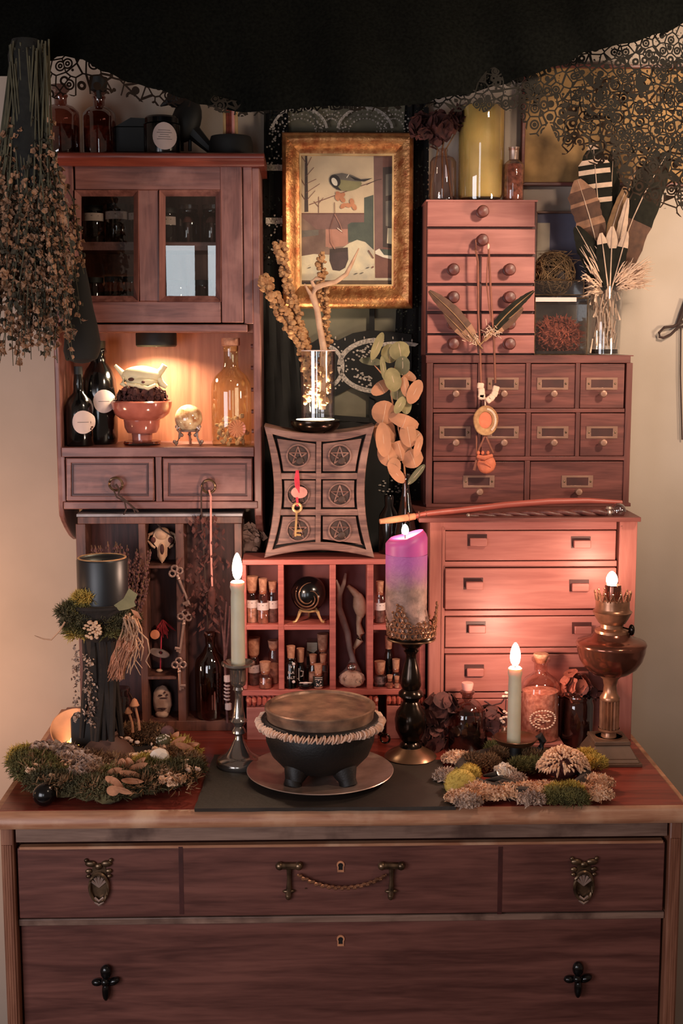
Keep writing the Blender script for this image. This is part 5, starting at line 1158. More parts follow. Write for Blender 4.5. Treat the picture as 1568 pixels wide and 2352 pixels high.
for t, d, kk, o in ((587, 646, 617, 0), (653, 709, 679, .001), (716, 759, 738, 0), (764, 804, 783, 0)):
    md(981, t, 1096, d, 1039, kk, o); md(1105, t, 1227, d, 1167, kk, o)
b = MB(); b.box(X(1096, 690, YN), X(1105, 690, YN), YN+.001, YN+.012, zm(806), zm(585)); build('divider', b, 'dinl', MC)
b = MB(); b.box(X(979, 690, YN), X(1229, 690, YN), YN+.006, YN+.012, zA, zm(462)); build('front_gap', b, 'dinl', MC)
zN = zm(459)
# ------------------------------------------------------------------ feathers
def feather(par, base, tip, wpx, Y0, Y1, mats, bend=0, n=26, quill='fw', fold=.25, shape=1, name='feather'):
    """blade of barbs on a quill; mats = list of (upper limit 0..1 along the blade, material key)"""
    B = W(*base, Y0); T = W(*tip, Y1); k = S(*tip, Y1); ax = (T-B); side_ = Vector((ax.z, 0, -ax.x)).normalized(); b = MB(); keys = []
    rows = []
    for i in range(n+1):
        t = i/n; c = B.lerp(T, t)+side_*bend*k*math.sin(math.pi*t)
        h = wpx*k*.5*(math.sin(math.pi*min(1, t*.93+.05))**.6 if shape == 1 else min(1, t*1.6+.15)*(1-max(0, t-.86)/.14*.75))
        h = max(h*random.uniform(.93, 1.06), .0006); yv = -fold*h
        rows.append(b.add([c-side_*h+Vector((0, -yv, 0)), c-side_*h*.5+Vector((0, -yv*.4, 0)), c, c+side_*h*.5+Vector((0, -yv*.4, 0)), c+side_*h+Vector((0, -yv, 0))]))
    for i in range(n):
        t = (i+.5)/n; m = next(q for lim, q in mats if t <= lim)
        if m not in keys: keys.append(m)
        b.cm = keys.index(m)
        for j in range(4): b.face((rows[i][j], rows[i][j+1], rows[i+1][j+1], rows[i+1][j]))
    if b.m and not any(b.m): pass
    vane = build(name, b, keys, par, sharp=80)
    q = MB(); q.tube([B-ax.normalized()*.012]+[B.lerp(T, i/6)+side_*bend*k*math.sin(math.pi*i/6)+Vector((0, -.0006, 0)) for i in range(7)], [1.8*k]*3+[1.4*k]*3+[.8*k, .4*k], 5); build('quill', q, quill, vane); return vane
def bands(a, b_, n, m1, m2, lead=None, rest=None):
    L = [(a, lead)] if lead else []
    for i in range(n): L.append((a+(b_-a)*(i+.68)/n, m1)); L.append((a+(b_-a)*(i+1)/n, m2))
    L.append((1.01, rest or m1)); return L
# necklace hanging from the second knob
YX = .452
NK = thing('feather_necklace', 'leather cord necklace with feathers, beads, disc and pouch hanging from knob', 'necklace', W(1115, 1085, YX))
b = MB(); kx = S(1100, 700, YX)
b.tube([W(1119, 553, .47), W(1105, 545, .466), W(1093, 552, .466), W(1092, 575, .458), W(1097, 600, YX), W(1098, 720, YX), W(1102, 800, YX), W(1104, 880, YX)], 2.6*kx, 6)
b.tube([W(1119, 553, .47), W(1122, 575, .46), W(1124, 620, YX), W(1128, 700, YX), W(1134, 790, YX), W(1137, 880, YX)], 2.6*kx, 6)
b.tube([W(1120, 590, YX), W(1117, 650, YX), W(1122, 700, YX), W(1128, 740, YX)], 1.6*kx, 5); build('cord', b, 'str', NK)
b = MB(); b.ball(W(1121, 566, .456), (3*kx, 3*kx, 7*kx), 8, 6); build('shell_bead', b, 'bead', NK)
feather(NK, (1098, 790), (985, 668), 34, YX-.004, YX+.004, [(.25, 'fl'), (1.01, 'fb')], 6, quill='ft'); feather(NK, (1084, 784), (1020, 720), 24, YX, YX+.004, [(.5, 'fl'), (1.01, 'fb')], quill='ft')
feather(NK, (1112, 782), (1226, 668), 24, YX-.004, YX+.004, [(.2, 'fl'), (1.01, 'fd')], -6, quill='ft'); feather(NK, (1126, 765), (1200, 706), 34, YX, YX+.006, [(.3, 'fl'), (1.01, 'fb')], quill='ft')
b = MB()
for i in range(40):
    p_ = W(1120+random.gauss(6, 10), 762+random.gauss(0, 6), YX-.004); b.tube([p_, p_+Vector((random.gauss(0, .006), random.gauss(0, .003), random.gauss(0, .006)))], .0006, 4)
for i in range(24): p_ = W(1088+random.gauss(0, 6), 780+random.gauss(0, 6), YX-.004); b.tube([p_, p_+Vector((random.gauss(0, .004), 0, random.gauss(0, .005)))], .0006, 4)
build('down_tuft', b, 'fw', NK, kind='stuff')
YX = .448
for x, y, r in ((1103, 886, 5), (1105, 898, -8), (1106, 911, 0), (1105, 908, 12), (1138, 893, 15), (1135, 904, 25), (1128, 913, 35), (1122, 918, 50)):
    c = W(x, y, YX); b = MB(); b.box(-.0062, .0062, -.005, .005, -.0056, .0056); rm = Matrix.Rotation(R(r), 3, 'Y'); b.v = [tuple(rm @ Vector(v)+c) for v in b.v]; build('cube_bead', b, 'bead', NK, .0022)
b = MB(); b.tube([W(1104, 918, YX), W(1114, 914, YX), W(1122, 920, YX)], 1.6*kx, 5); b.tube([W(1114, 914, YX), W(1114, 938, YX)], 2*kx, 5); build('link', b, 'fw', NK)
c = W(1115, 966, YX); o = [(c.x+29*kx*math.cos(t)*(1+.02*math.sin(5*t)), c.z+35*kx*math.sin(t)) for t in [2*math.pi*i/30 for i in range(30)]]; i_ = [(c.x-kx+15*kx*math.cos(t), c.z+kx+19*kx*math.sin(t)) for t in [2*math.pi*i/30 for i in range(30)]]
b = MB(); b.ring(o, i_, YX-.004, YX+.004); build('disc_rim', b, 'seedl', NK, .002)
b = MB(); b.prism(i_, YX-.002, YX+.003); build('disc_centre', b, 'cloth', NK)
b = MB()
for i in range(16): t = R(-50+130*i/15); b.ball((c.x+22*kx*math.cos(t), YX-.0045, c.z+27*kx*math.sin(t)), (3*kx, .001, 3*kx), 7, 4)
build('stitch_bead', b, 'fw', NK, kind='stuff')
b = MB(); b.tube([W(1096, 1040, YX), W(1112, 1003, YX), W(1116, 1003, YX), W(1132, 1040, YX)], 2.4*kx, 6); b.tube([W(1094, 1000, .455), W(1094, 1050, YX), W(1088, 1080, YX)], 2*kx, 6); b.tube([W(1094, 1056, YX), W(1088, 1080, YX)], [3*kx, 3.6*kx], 6); build('strap', b, 'str', NK)
b = MB(); b.ball(W(1117, 1066, YX), (22*kx, .009, 22*kx), 16, 10, .07); b.tube([W(1096, 1048, YX-.004), W(1112, 1052, YX-.01), W(1130, 1046, YX-.004)], [4*kx, 6*kx, 4*kx], 7); b.tube([W(1100, 1060, YX-.008), W(1112, 1062, YX-.011), W(1128, 1072, YX-.009)], [2*kx, 3*kx, 2*kx], 6)
for x in (1098, 1108, 1120): b.ball(W(x, 1040, YX-.004), (4*kx, .004, 5*kx), 8, 6)
build('pouch', b, 'cloth', NK)
# ------------------------------------------------------------------ on the mini chest
Yt = .52
vessel('rose_bottle', 'clear flat bottle holding dried roses, left on the mini chest', 'bottle', 1017, Yt, [(9, 334), (11, 338), (9, 344), (10, 350), (24, 356), (30, 366), (31, 450), (29, 457)], 'gvial', z0=zN, seg=22)
RB = thing('dried_roses', 'dark dried roses drooping from the clear bottle on mini chest', 'dried flowers', W(1017, 450, Yt)); b = MB()
for p_ in (((990, 300), (1005, 345), (985, 452)), ((1020, 310), (1015, 350), (1016, 452)), ((1060, 280), (1022, 345), (1036, 452))): b.tube([W(x, y, Yt) for x, y in p_], 2.4*S(1017, 400, Yt), 6)
build('stalks', b, 'stem', RB)
def bloom(par, px, py, r, Y, n=34, m='rosed', nmx='bloom'):
    k = S(px, py, Y); c = W(px, py, Y); b = MB()
    for i in range(n):
        d = Vector((random.gauss(0, 1), random.gauss(0, 1), random.gauss(0, 1))).normalized(); q = r*k*random.uniform(.35, .95); u = d.cross(Vector((random.random(), random.random(), 1))).normalized(); w = d.cross(u); s = r*k*random.uniform(.35, .6)
        rows = []
        for a in range(4):
            rows.append(b.add([c+d*(q+ (.12*s if e in (0, 4) else -.02*s)*a)+u*(s*(e-2)/2*math.sin(.5+a*.6))+w*(s*(a-1.5)*.62) for e in range(5)]))
        for a in range(3):
            for e in range(4): b.face((rows[a][e], rows[a][e+1], rows[a+1][e+1], rows[a+1][e]))
    return build(nmx, b, m, par, sharp=60)
bloom(RB, 970, 290, 30, Yt-.01); bloom(RB, 1010, 288, 36, Yt-.02); bloom(RB, 1058, 268, 32, Yt); bloom(RB, 1005, 325, 18, Yt-.01, 16)
PC = thing('pillar_candle', 'big yellow pillar candle in a clear glass on the mini chest', 'candle', (X(1103, 452, .53), .53, zN)); k = S(1103, 400, .53); xc = PC.location.x
b = MB(); b.lathe([(0, zN+212*k), (48*k, zN+212*k), (51*k, zN+206*k), (51*k, zN+16*k), (46*k, zN+9*k), (0, zN+9*k)], xc, .53, 40); build('wax_pillar', b, 'waxy', PC, sharp=50)
b = MB(); b.lathe([(53*k, zN+218*k), (54*k, zN+6*k), (52*k, zN), (0, zN+.0015)], xc, .53, 40); build('glass_sleeve', b, 'glass', PC)
b = MB(); b.tube([(xc, .53, zN+212*k), (xc+.001, .53, zN+222*k)], .001, 5); build('wick', b, 'wick', PC)
vessel('potion_bottle', 'small bottle of brown dried herb with silver neck beside yellow candle', 'bottle', 1179, .515, [(11, 334), (13, 337), (10, 341), (10, 360), (15, 364), (22, 371), (24, 380), (24, 452), (22, 457)], 'gvial', None, [(24, 372), (24, 457)], 'herb1', [(13, 332), (11, 337), (11, 361)], 'silver', z0=zN)
# ------------------------------------------------------------------ wall pictures on the right
YG = .588
T = thing('landscape_painting', 'brown framed meadow landscape painting on the wall behind the feathers', 'painting', W(1390, 430, YG))
def fr(par, a, t, c, d, w, Y, fm, cm_, nm1='frame_side', nm2='canvas'):
    o = [(X(a, (t+d)/2, Y), Z((a+c)/2, t, Y)), (X(c, (t+d)/2, Y), Z((a+c)/2, t, Y)), (X(c, (t+d)/2, Y), Z((a+c)/2, d, Y)), (X(a, (t+d)/2, Y), Z((a+c)/2, d, Y))]; k = S(a, t, Y)*w
    i_ = [(o[0][0]+k, o[0][1]-k), (o[1][0]-k, o[1][1]-k), (o[2][0]-k, o[2][1]+k), (o[3][0]+k, o[3][1]+k)]
    for q in range(4):
        r_ = (q+1) % 4; b = MB(); pp = [o[q], o[r_], i_[r_], i_[q]]; b.prism(pp, Y-.008, Y+.010); build(nm1, b, fm, par, .0015)
    b = MB(); b.prism(i_, Y-.001, Y+.010); return build(nm2, b, cm_, par)
fr(T, 1197, 150, 1680, 428, 8, YG, 'apo', 'olive')
T = thing('small_picture', 'small blue-grey picture in a thin frame behind the nest case', 'picture', W(1290, 690, YG)); fr(T, 1226, 486, 1350, 700, 5, YG+.0, 'dapr', 'bluem', nm2='mount')
b = MB(); b.pbox(1232, 512, 1262, 600, YG-.0016, YG-.0008); build('pale_sheet', b, 'white', T)
# ------------------------------------------------------------------ glass cases, nest, moss ball
def glass_case(label, a, t, c, d, Y0, Y1, z0, open_top=True):
    x0, x1 = X(a, (t+d)/2, Y0), X(c, (t+d)/2, Y0); h = S(a, t, Y0)*(d-t); T = thing('glass_case', label, 'glass case', ((x0+x1)/2, Y0, z0), 'glass cases beside the mini chest'); g = .0015
    for nm_, bb in (('glass_pane', (x0, x1, Y0, Y0+g, z0, z0+h)), ('glass_pane', (x0, x1, Y1-g, Y1, z0, z0+h)), ('glass_pane', (x0, x0+g, Y0+g, Y1-g, z0, z0+h)), ('glass_pane', (x1-g, x1, Y0+g, Y1-g, z0, z0+h)), ('glass_base', (x0+g, x1-g, Y0+g, Y1-g, z0, z0+g))):
        b = MB(); b.box(*bb); build(nm_, b, 'glass', T)
    r = .0011
    for z in (z0+r, z0+h):
        b = MB()
        for p_, q_ in (((x0, Y0), (x1, Y0)), ((x1, Y0), (x1, Y1)), ((x1, Y1), (x0, Y1)), ((x0, Y1), (x0, Y0))): b.tube([(*p_, z), (*q_, z)], r, 5)
        build('metal_edge', b, 'brassd', T)
    for p_ in ((x0, Y0), (x1, Y0), (x0, Y1), (x1, Y1)): b = MB(); b.tube([(*p_, z0), (*p_, z0+h)], r, 5); build('corner_edge', b, 'brassd', T)
    return T, x0, x1, z0+h
T1, x0, x1, zc1 = glass_case('lower glass cube case with rusty red moss ball inside', 1228, 684, 1348, 814, .487, .575, zA)
b = MB(); b.box(x0-.001, x1+.001, .486, .576, zc1+.001, zc1+.0035); build('lid', b, 'glass', T1)
b = MB(); b.box(x0, x0+(x1-x0)*.78, .485, .488, zc1-.007, zc1+.001); build('lid_highlight', b, 'paper', T1)  # highlight on the lid edge, put in as a cream strip
c = Vector(((x0+x1)/2, .53, zA+.036)); b = MB(); b.ball(c, (.040, .036, .030), 14, 10, .1)
for i in range(420):
    d = Vector((random.gauss(0, 1), random.gauss(0, 1), random.gauss(0, 1))).normalized(); d.y = -abs(d.y); p_ = c+Vector((d.x*.042, d.y*.038, d.z*.033)); e = p_+Vector((random.gauss(0, 1), random.gauss(0, .6), random.gauss(0, 1))).normalized()*.009+d*.005; b.tube([p_, p_.lerp(e, .5)+d*.003, e], [.0013, .0012, .0004], 4)
solo('moss_ball', 'rust red tangled moss ball inside the lower glass case', 'moss ball', b, 'rust', kind='stuff')
b = MB(); b.box(x0+.004, x1-.004, .492, .570, zA+.002, zA+.008); solo('dark_tray', 'dark base tray under the rusty moss ball', 'tray', b, 'jar', bevel=.001)
T2, x0, x1, zc2 = glass_case('upper low glass case filled with a bird nest', 1226, 642, 1340, 676, .489, .573, zc1+.0035+.0012)
c = Vector(((x0+x1)/2-.003, .53, zc1+.045)); b = MB()
for i in range(330):
    d = Vector((random.gauss(0, 1), random.gauss(0, 1), random.gauss(0, .8))).normalized(); u = d.cross(Vector((random.gauss(0, 1), random.gauss(0, 1), random.gauss(0, 1)))).normalized(); r = random.uniform(.024, .042); a0 = random.random()*6.28; ar = random.uniform(1.0, 2.6); pts = []
    for q in range(6):
        a = a0+ar*q/5; p_ = (d*math.cos(a)+u*math.sin(a))*r; pts.append(c+Vector((p_.x, p_.y*.85, p_.z*1.05+.002)))
    b.tube(pts, random.uniform(.0005, .0011), 4)
for i in range(40): a = random.uniform(.3, 2.8); p_ = c+Vector((math.cos(a)*.034, random.uniform(-.03, .02), math.sin(a)*.036)); b.tube([p_, p_+Vector((random.gauss(0, .008), random.gauss(0, .006), random.uniform(.004, .014))), p_+Vector((random.gauss(0, .014), 0, random.uniform(0, .014)))], .0004, 4)
solo('bird_nest', 'tangled straw bird nest bulging out of the upper glass case', 'nest', b, 'nest', kind='stuff')
b = MB(); b.ball(c+Vector((.012, -.016, -.004)), (.014, .014, .015), 12, 8); solo('nest_hollow', 'dark ball standing in for the hollow in the bird nest side', 'dark ball', b, 'jar')  # shade of the hollow put in as a solid dark ball
# feather vase
YF = .525; k = S(1388, 740, YF); xv = X(1388, 740, YF)
V = thing('feather_vase', 'clear glass cylinder vase holding feathers at right of glass cases', 'vase', (xv, YF, zA))
b = MB(); b.lathe([(33*k, zA+16*k), (37*k, zA+152*k), (39*k, zA+155*k), (40*k, zA+153*k), (35*k, zA), (0, zA)], xv, YF, 32); b.lathe([(0, zA+16*k), (33*k, zA+15.6*k)], xv, YF, 32); build('glass_wall', b, 'glass', V, sharp=40)
b = MB(); b.lathe([(0, zA+3*k), (32*k, zA+3*k), (31*k, zA+13*k), (0, zA+13*k)], xv, YF, 24); build('base_filler', b, 'jar', V)
def fth(label, *a, **kw):
    T = thing('feather', label, 'feather', W(*a[0], a[3]), 'feathers in the glass vase'); return feather(T, *a, name='vane', **kw)
fth('brown feather with cream bars and white tufts, leftmost in vase', (1388, 660), (1326, 412), 66, YF-.005, YF-.03, [(.10, 'fd'), (.35, 'fd'), (.44, 'fw'), (.56, 'fb'), (.62, 'fl'), (.75, 'fb'), (.80, 'fl'), (.9, 'fb'), (1.01, 'fl')], 6, 30, shape=2)
fth('black and white barred feather rising at the top of the vase', (1388, 660), (1362, 332), 74, YF+.004, YF-.02, [(.55, 'fd')]+bands(.55, 1, 5, 'fd', 'fw'), 0, 30, shape=2)
fth('dark green-black feather below the brown barred one', (1392, 664), (1322, 520), 54, YF-.014, YF-.034, [(1.01, 'fd')], 4)
fth('upright dark feather with pale spot in the vase centre', (1396, 664), (1380, 535), 34, YF-.018, YF-.036, [(.8, 'fd'), (1.01, 'fw')])
fth('short dark feather with broad white tip, vase centre right', (1400, 664), (1406, 520), 36, YF-.016, YF-.034, [(.66, 'fd'), (1.01, 'fw')])
fth('slim dark feather with long white tip leaning right', (1402, 664), (1442, 455), 26, YF-.008, YF-.02, [(.45, 'fd'), (1.01, 'fw')])
fth('small dark feather with rounded white tip, right side', (1404, 664), (1440, 532), 30, YF-.018, YF-.034, [(.72, 'fd'), (1.01, 'fw')])
fth('tall plain black feather behind the others', (1392, 660), (1408, 345), 52, YF+.012, YF+.005, [(1.01, 'fd')])
fth('thin curved tan feather in the middle of the vase', (1396, 660), (1462, 385), 26, YF, YF-.012, [(1.01, 'ft')], -22)
fth('very large dark brown feather sweeping to the right', (1402, 664), (1532, 352), 104, YF+.006, YF-.004, [(.5, 'fb'), (1.01, 'fd')], -16, 18)
fth('large brown feather behind the dark one at far right', (1400, 662), (1490, 400), 84, YF+.016, YF+.012, [(1.01, 'fb')], -6, 16)
PB = thing('pampas_plumes', 'fluffy cream plumes spreading from both sides of feather vase', 'dried plant', W(1390, 800, YF)); b = MB()
for i in range(240):
    rt = random.random() < .62; p0 = W(random.uniform(1385, 1400), 668, YF-.01)
    e = W(random.uniform(1430, 1500), random.uniform(592, 665), YF-.02+random.uniform(-.02, .02)) if rt else W(random.uniform(1330, 1368), random.uniform(560, 690), YF-.02+random.uniform(-.02, .02))
    q = p0.lerp(e, random.uniform(.35, .75)); b.tube([q, q.lerp(e, .5)+Vector((0, 0, random.uniform(0, .006))), e+Vector((random.gauss(0, .003), 0, random.gauss(0, .003)))], [.0014, .0014, .0003], 4)
for i in range(90):
    x = random.uniform(1358, 1418); y = random.uniform(662, 780); p0 = W(x, y, YF-.02+random.uniform(-.004, .02)); b.tube([p0, p0+Vector((random.gauss(0, .004), 0, -random.uniform(.012, .03)))], [.0012, .0018], 4)
build('plume_strands', b, 'fw', PB, kind='stuff')
b = MB()
for dx in (-10, -3, 4, 12): b.tube([W(1388+dx*.8, 794, YF), W(1388+dx, 664, YF-.006)], 1.8*k, 5)
build('stems', b, 'ft', PB, kind='stuff')
# ------------------------------------------------------------------ wands lying on the red chest
b = MB(); Yw = .375
b.ptube([(950, 1186, Yw-.03), (985, 1180, Yw-.02), (1060, 1172, Yw), (1160, 1160, Yw), (1260, 1152, Yw), (1350, 1150, Yw), (1428, 1154, Yw)], [6, 8, 8, 8, 8, 7, 5], 10)
T = thing('wooden_staff', 'reddish crooked wooden wand lying across the red chest top', 'wand', W(1190, 1176, Yw)); build('shaft', b, 'rose', T, sharp=70)
b = MB(); b.ptube([(872, 1198, .325), (900, 1194, .33), (952, 1186, .345)], [6, 8, 8], 10); build('pale_handle', b, 'leafb', T, sharp=70)
for x in (938, 962, 978): b = MB(); k = S(x, 1184, Yw-.03); b.torus(W(x, 1187-(x-938)*.10, Yw-.032+(x-938)*.0003), 9*k, 2.2*k, (1, 0, .1), 12, 5); build('binding_ring', b, 'str', T)
T = thing('twisted_wand', 'dark twisted wand with clear crystal ball end on chest', 'wand', W(1230, 1186, .352)); Y2 = .352; b = MB(); k = S(1200, 1180, Y2)
n = 60
for s in range(2):
    pts = []
    for i in range(n):
        t = i/(n-1); a = t*26+s*math.pi; c = W(1078+t*312, 1184-t*8, Y2); r = (3.5+2.5*t)*k; pts.append(c+Vector((0, math.cos(a)*r*.6, math.sin(a)*r*.6)))
    b.tube(pts, [(4+4*i/n)*k for i in range(n)], 7)
build('twisted_shaft', b, 'apoz', T, sharp=70)
b = MB(); c = W(1420, 1172, Y2); b.ball(c, 17*k, 18, 12); build('crystal_end', b, 'cball', T); b = MB(); b.plathe(1398, Y2, [(6, 1163), (9, 1168), (6, 1172), (9, 1178), (6, 1183)], 12); build('silver_collar', b, 'silver', T)
b = MB(); b.ball(W(1075, 1185, Y2), 6*k, 10, 8); build('end_knob', b, 'silver', T)
# cord loop on the right wall
b = MB(); Yc = .592; b.ptube([(1575, 735, Yc), (1545, 750, Yc), (1525, 752, Yc-.004), (1513, 764, Yc-.004), (1514, 774, Yc-.004), (1524, 776, Yc-.004), (1540, 768, Yc), (1556, 752, Yc), (1578, 748, Yc)], 3.2, 7); b.ptube([(1563, 748, Yc), (1562, 860, Yc), (1566, 1010, Yc)], 1.8, 6); b.ptube([(1555, 746, Yc), (1568, 715, Yc), (1580, 690, Yc)], [4, 7, 10], 7)
solo('cord_loop', 'black braided cord loop hanging on the bare wall at right', 'cord', b, 'strd')
# ------------------------------------------------------------------ foreground
def flame(T, x, y, z, h, w, power, col=(1, .65, .48), off=.5):
    b = MB(); b.lathe([(0, z), (w*.55, z+h*.04), (w*.85, z+h*.16), (w, z+h*.34), (w*.96, z+h*.55), (w*.74, z+h*.76), (w*.42, z+h*.91), (w*.18, z+h*.98), (0, z+h)], x, y, 14); build('flame', b, 'flame', T)
    if power: lamp('candle_light', (x, y, z+h*off), power, col, w, T)
def taper(label, cx, top, base, hw, Y, fl, power, cat='candle', z0=None):
    k = S(cx, base, Y); x = X(cx, (top+base)/2, Y); zb = Z(cx, base, Y) if z0 is None else z0; zt_ = zb+(Z(cx, top, Y)-Z(cx, base, Y))
    T = thing('taper_candle', label, cat, (x, Y, zb), 'lit taper candles')
    b = MB(); b.lathe([(0, zt_-2*k), (hw*.5*k, zt_-3*k), (hw*.8*k, zt_), (hw*1.02*k, zt_-3*k), (hw*1.12*k, zt_-14*k), (hw*.95*k, zt_-24*k), (hw*1.0*k, zt_-40*k), (hw*1.05*k, zb), (0, zb)], x, Y, 24); build('wax', b, 'wax', T)
    b = MB(); b.tube([(x, Y, zt_-3*k), (x+.0004, Y, zt_+7*k)], .0009, 5); build('wick', b, 'wick', T)
    flame(T, x, Y, zt_+3*k, (fl[1])*k, fl[0]*k, power); return T
# pewter candlestick and taper, left of the cauldron
zS = ZT+.006; Yc = G(548, 1757, zS).y
def stand(name, label, cx, Y, base_y, prof, m, z0, cat='candlestick', seg=32, parts=None):
    k = S(cx, base_y, Y); dz = z0-Z(cx, base_y, Y); x = X(cx, base_y-100, Y); T = thing(name, label, cat, (x, Y, z0))
    for nm_, pr_, mm in (parts or [('turned_stem', prof, m)]):
        b = MB(); P = [(h*k, Z(cx, y, Y)+dz) for h, y in pr_]; b.lathe(P, x, Y, seg); build(nm_, b, mm, T, sharp=48)
    return T, dz, x, k
T, dz, xc, k = stand('pewter_candlestick', 'turned pewter candlestick holding the left taper candle', 548, Yc, 1757, None, None, zS, parts=[
    ('drip_cup', [(0, 1538), (18, 1537), (34, 1520), (38, 1521), (38, 1526), (22, 1532), (19, 1536), (19, 1560), (17, 1572), (11, 1577)], 'pewter'),
    ('turned_stem', [(11, 1577), (13, 1583), (8, 1590), (8, 1606), (12, 1630), (14, 1642), (15, 1650), (20, 1655), (15, 1661), (10, 1668), (15, 1676), (16, 1682), (9, 1688), (10, 1696), (12, 1700)], 'pewter'),
    ('foot', [(12, 1700), (18, 1712), (26, 1726), (32, 1732), (36, 1735), (50, 1742), (53, 1750), (50, 1757), (0, 1757)], 'pewter')])
zc = Z(548, 1537, Yc)+dz
taper('lit ivory taper candle in the pewter candlestick left of cauldron', 546, 1334, 1537, 15.5, Yc, (11.5, 62), 1.3, z0=zc)
# plate and cauldron
Yp = .141; k = S(735, 1770, Yp); xp = X(735, 1770, Yp)
b = MB(); b.lathe([(0, zS+.0035), (.062, zS+.0035), (.072, zS+.005), (.080, zS+.0055), (.118, zS+.0125), (.1235, zS+.0145), (.1245, zS+.0135), (.119, zS+.0105), (.080, zS+.002), (.07, zS), (0, zS)], xp, Yp, 64)
solo('metal_plate', 'round tarnished silver plate under the black cauldron', 'plate', b, 'silver', sharp=50)
CA = thing('cauldron', 'black cast iron cauldron on three stubby legs in the centre', 'cauldron', (xp, Yp, zS+.0035)); xq = X(735, 1690, Yp); z0 = zS+.0035
zy = lambda y: Z(735, y, Yp)
zsh = z0-zy(1797)*1; 
k = S(735, 1690, Yp)
b = MB(); b.lathe([(0, zy(1769)), (48*k, zy(1767)), (88*k, zy(1753)), (112*k, zy(1728)), (124*k, zy(1698)), (126*k, zy(1674)), (123*k, zy(1662)), (132*k, zy(1656)), (136*k, zy(1650)), (132*k, zy(1645)), (118*k, zy(1646)), (0, zy(1646))], xq, Yp, 56); build('pot_body', b, 'iron', CA, sharp=60)
b = MB(); b.lathe([(0, zy(1617)), (60*k, zy(1618)), (100*k, zy(1621)), (118*k, zy(1624)), (120*k, zy(1620)), (124*k, zy(1618)), (127*k, zy(1620)), (127*k, zy(1626)), (123*k, zy(1632)), (122*k, zy(1648)), (0, zy(1648))], xq, Yp, 56); build('lid', b, 'ironlid', CA, sharp=35)
for a in (230, 310, 90):
    ca, sa = math.cos(R(a)), math.sin(R(a)); f = lambda r, z: (xq+r*k*ca, Yp+r*k*sa, z); b = MB()
    b.tube([f(72, zy(1735)), f(86, zy(1752)), f(94, zy(1768)), f(98, z0+.0005)], [32*k, 28*k, 20*k, 21*k], 14); build('leg', b, 'iron', CA)
GL = thing('shell_garland', 'pale ruffled shell garland wound round the cauldron rim', 'garland', (xq, Yp, zy(1665))); n = 150; b = MB()
for i in range(n):
    a = 2*math.pi*i/n; o = Vector((math.cos(a), math.sin(a), 0)); p_ = Vector((xq, Yp, zy(1657)+random.uniform(-.001, .001)))+o*((134+random.uniform(-1, 3))*k)
    q = Matrix.Rotation(random.uniform(-.5, .5), 3, o) @ Matrix.Rotation(a, 3, 'Z') @ Matrix.Rotation(R(78), 3, 'X'); d = MB(); rr = random.uniform(.85, 1.15)
    d.lathe([(0, -.0014), (.0066*rr, -.0009), (.0076*rr, .0007), (.005*rr, .0014), (0, .001)], 0, 0, 7); j = b.add([q @ Vector(v)+p_+o*.003 for v in d.v])
    for f_ in d.f: b.face([j[t] for t in f_])
build('shell_flakes', b, 'bead', GL, kind='stuff')
b = MB(); pts = [(xq+131*k*math.cos(2*math.pi*i/40), Yp+131*k*math.sin(2*math.pi*i/40), zy(1657)) for i in range(42)]; b.tube(pts, .002, 5, False); build('thread', b, 'fw', GL)
b = MB(); b.torus(W(884, 1696, Yp+.03), 11*k, 2.5*k, (.3, 1, 0), 18, 6); b.tube([W(866, 1678, Yp+.02), W(880, 1686, Yp+.03)], 2*k, 5); build('ring_handle', b, 'bronze', CA)
# tall bronze candlestick with crown and purple pillar candle
Yu = G(943, 1738, zS).y
T, dz, xu, k = stand('bronze_candlestick', 'tall dark bronze candlestick with pierced crown holding the purple candle', 943, Yu, 1738, None, None, zS, parts=[
    ('turned_stem', [(30, 1470), (26, 1480), (20, 1486), (13, 1490), (18, 1494), (13, 1502), (12, 1512), (17, 1530), (22, 1552), (24, 1572), (20, 1582), (28, 1590), (29, 1597), (20, 1604), (18, 1610), (22, 1616), (24, 1622), (33, 1634), (37, 1652), (34, 1676), (24, 1696), (18, 1702), (24, 1708), (26, 1714)], 'bronze'),
    ('foot', [(26, 1714), (40, 1722), (54, 1730), (60, 1736), (58, 1738), (0, 1738)], 'bronzeb')])
zy = lambda y: Z(943, y, Yu)+dz
b = MB(); b.lathe([(0, zy(1462)), (50*k, zy(1462)), (53*k, zy(1455)), (54*k, zy(1462)), (52*k, zy(1468)), (30*k, zy(1473)), (0, zy(1473))], xu, Yu, 40); build('candle_tray', b, 'bronze', T, sharp=50)
b = MB()
for i in range(28):
    a = 2*math.pi*i/28; P = lambda r, aa, y: (xu+r*k*math.cos(aa), Yu+r*k*math.sin(aa), zy(y)); hi = 1432-50*max(0, math.cos(3*a+.35))**1.4-12*max(0, -math.cos(3*a+.35))
    nq = max(2, int((1458-hi)/12))
    for q in range(nq):
        y = 1450-q*12; aa = a+(q % 2)*math.pi/28; b.torus(P(54+q*.6, aa, y), random.uniform(5.5, 8)*k, 2*k, (math.cos(aa), math.sin(aa), .1), 9, 4)
        if random.random() < .5: b.ball(P(55.5+q*.6, aa, y), 2.6*k, 6, 4)
    b.ball(P(57, a, hi-2), 3.2*k, 6, 4); b.tube([P(54, a, 1458), P(55, a+.05, (1458+hi)/2), P(57, a, hi)], 1.5*k, 4)
build('pierced_crown', b, 'brass', T, kind='stuff')
for y in (1456, 1466): b = MB(); b.torus((xu, Yu, zy(y)), 54*k, 2*k, (0, 0, 1), 40, 6); build('crown_band', b, 'bronzeb', T)
zc = zy(1461)
PU = thing('purple_candle', 'thick purple pillar candle with crystal-mottled sides, burned down on left', 'candle', (xu, Yu, zc)); x2 = X(933, 1300, Yu); hw = 47*k
b = MB(); n = 36; rows = []
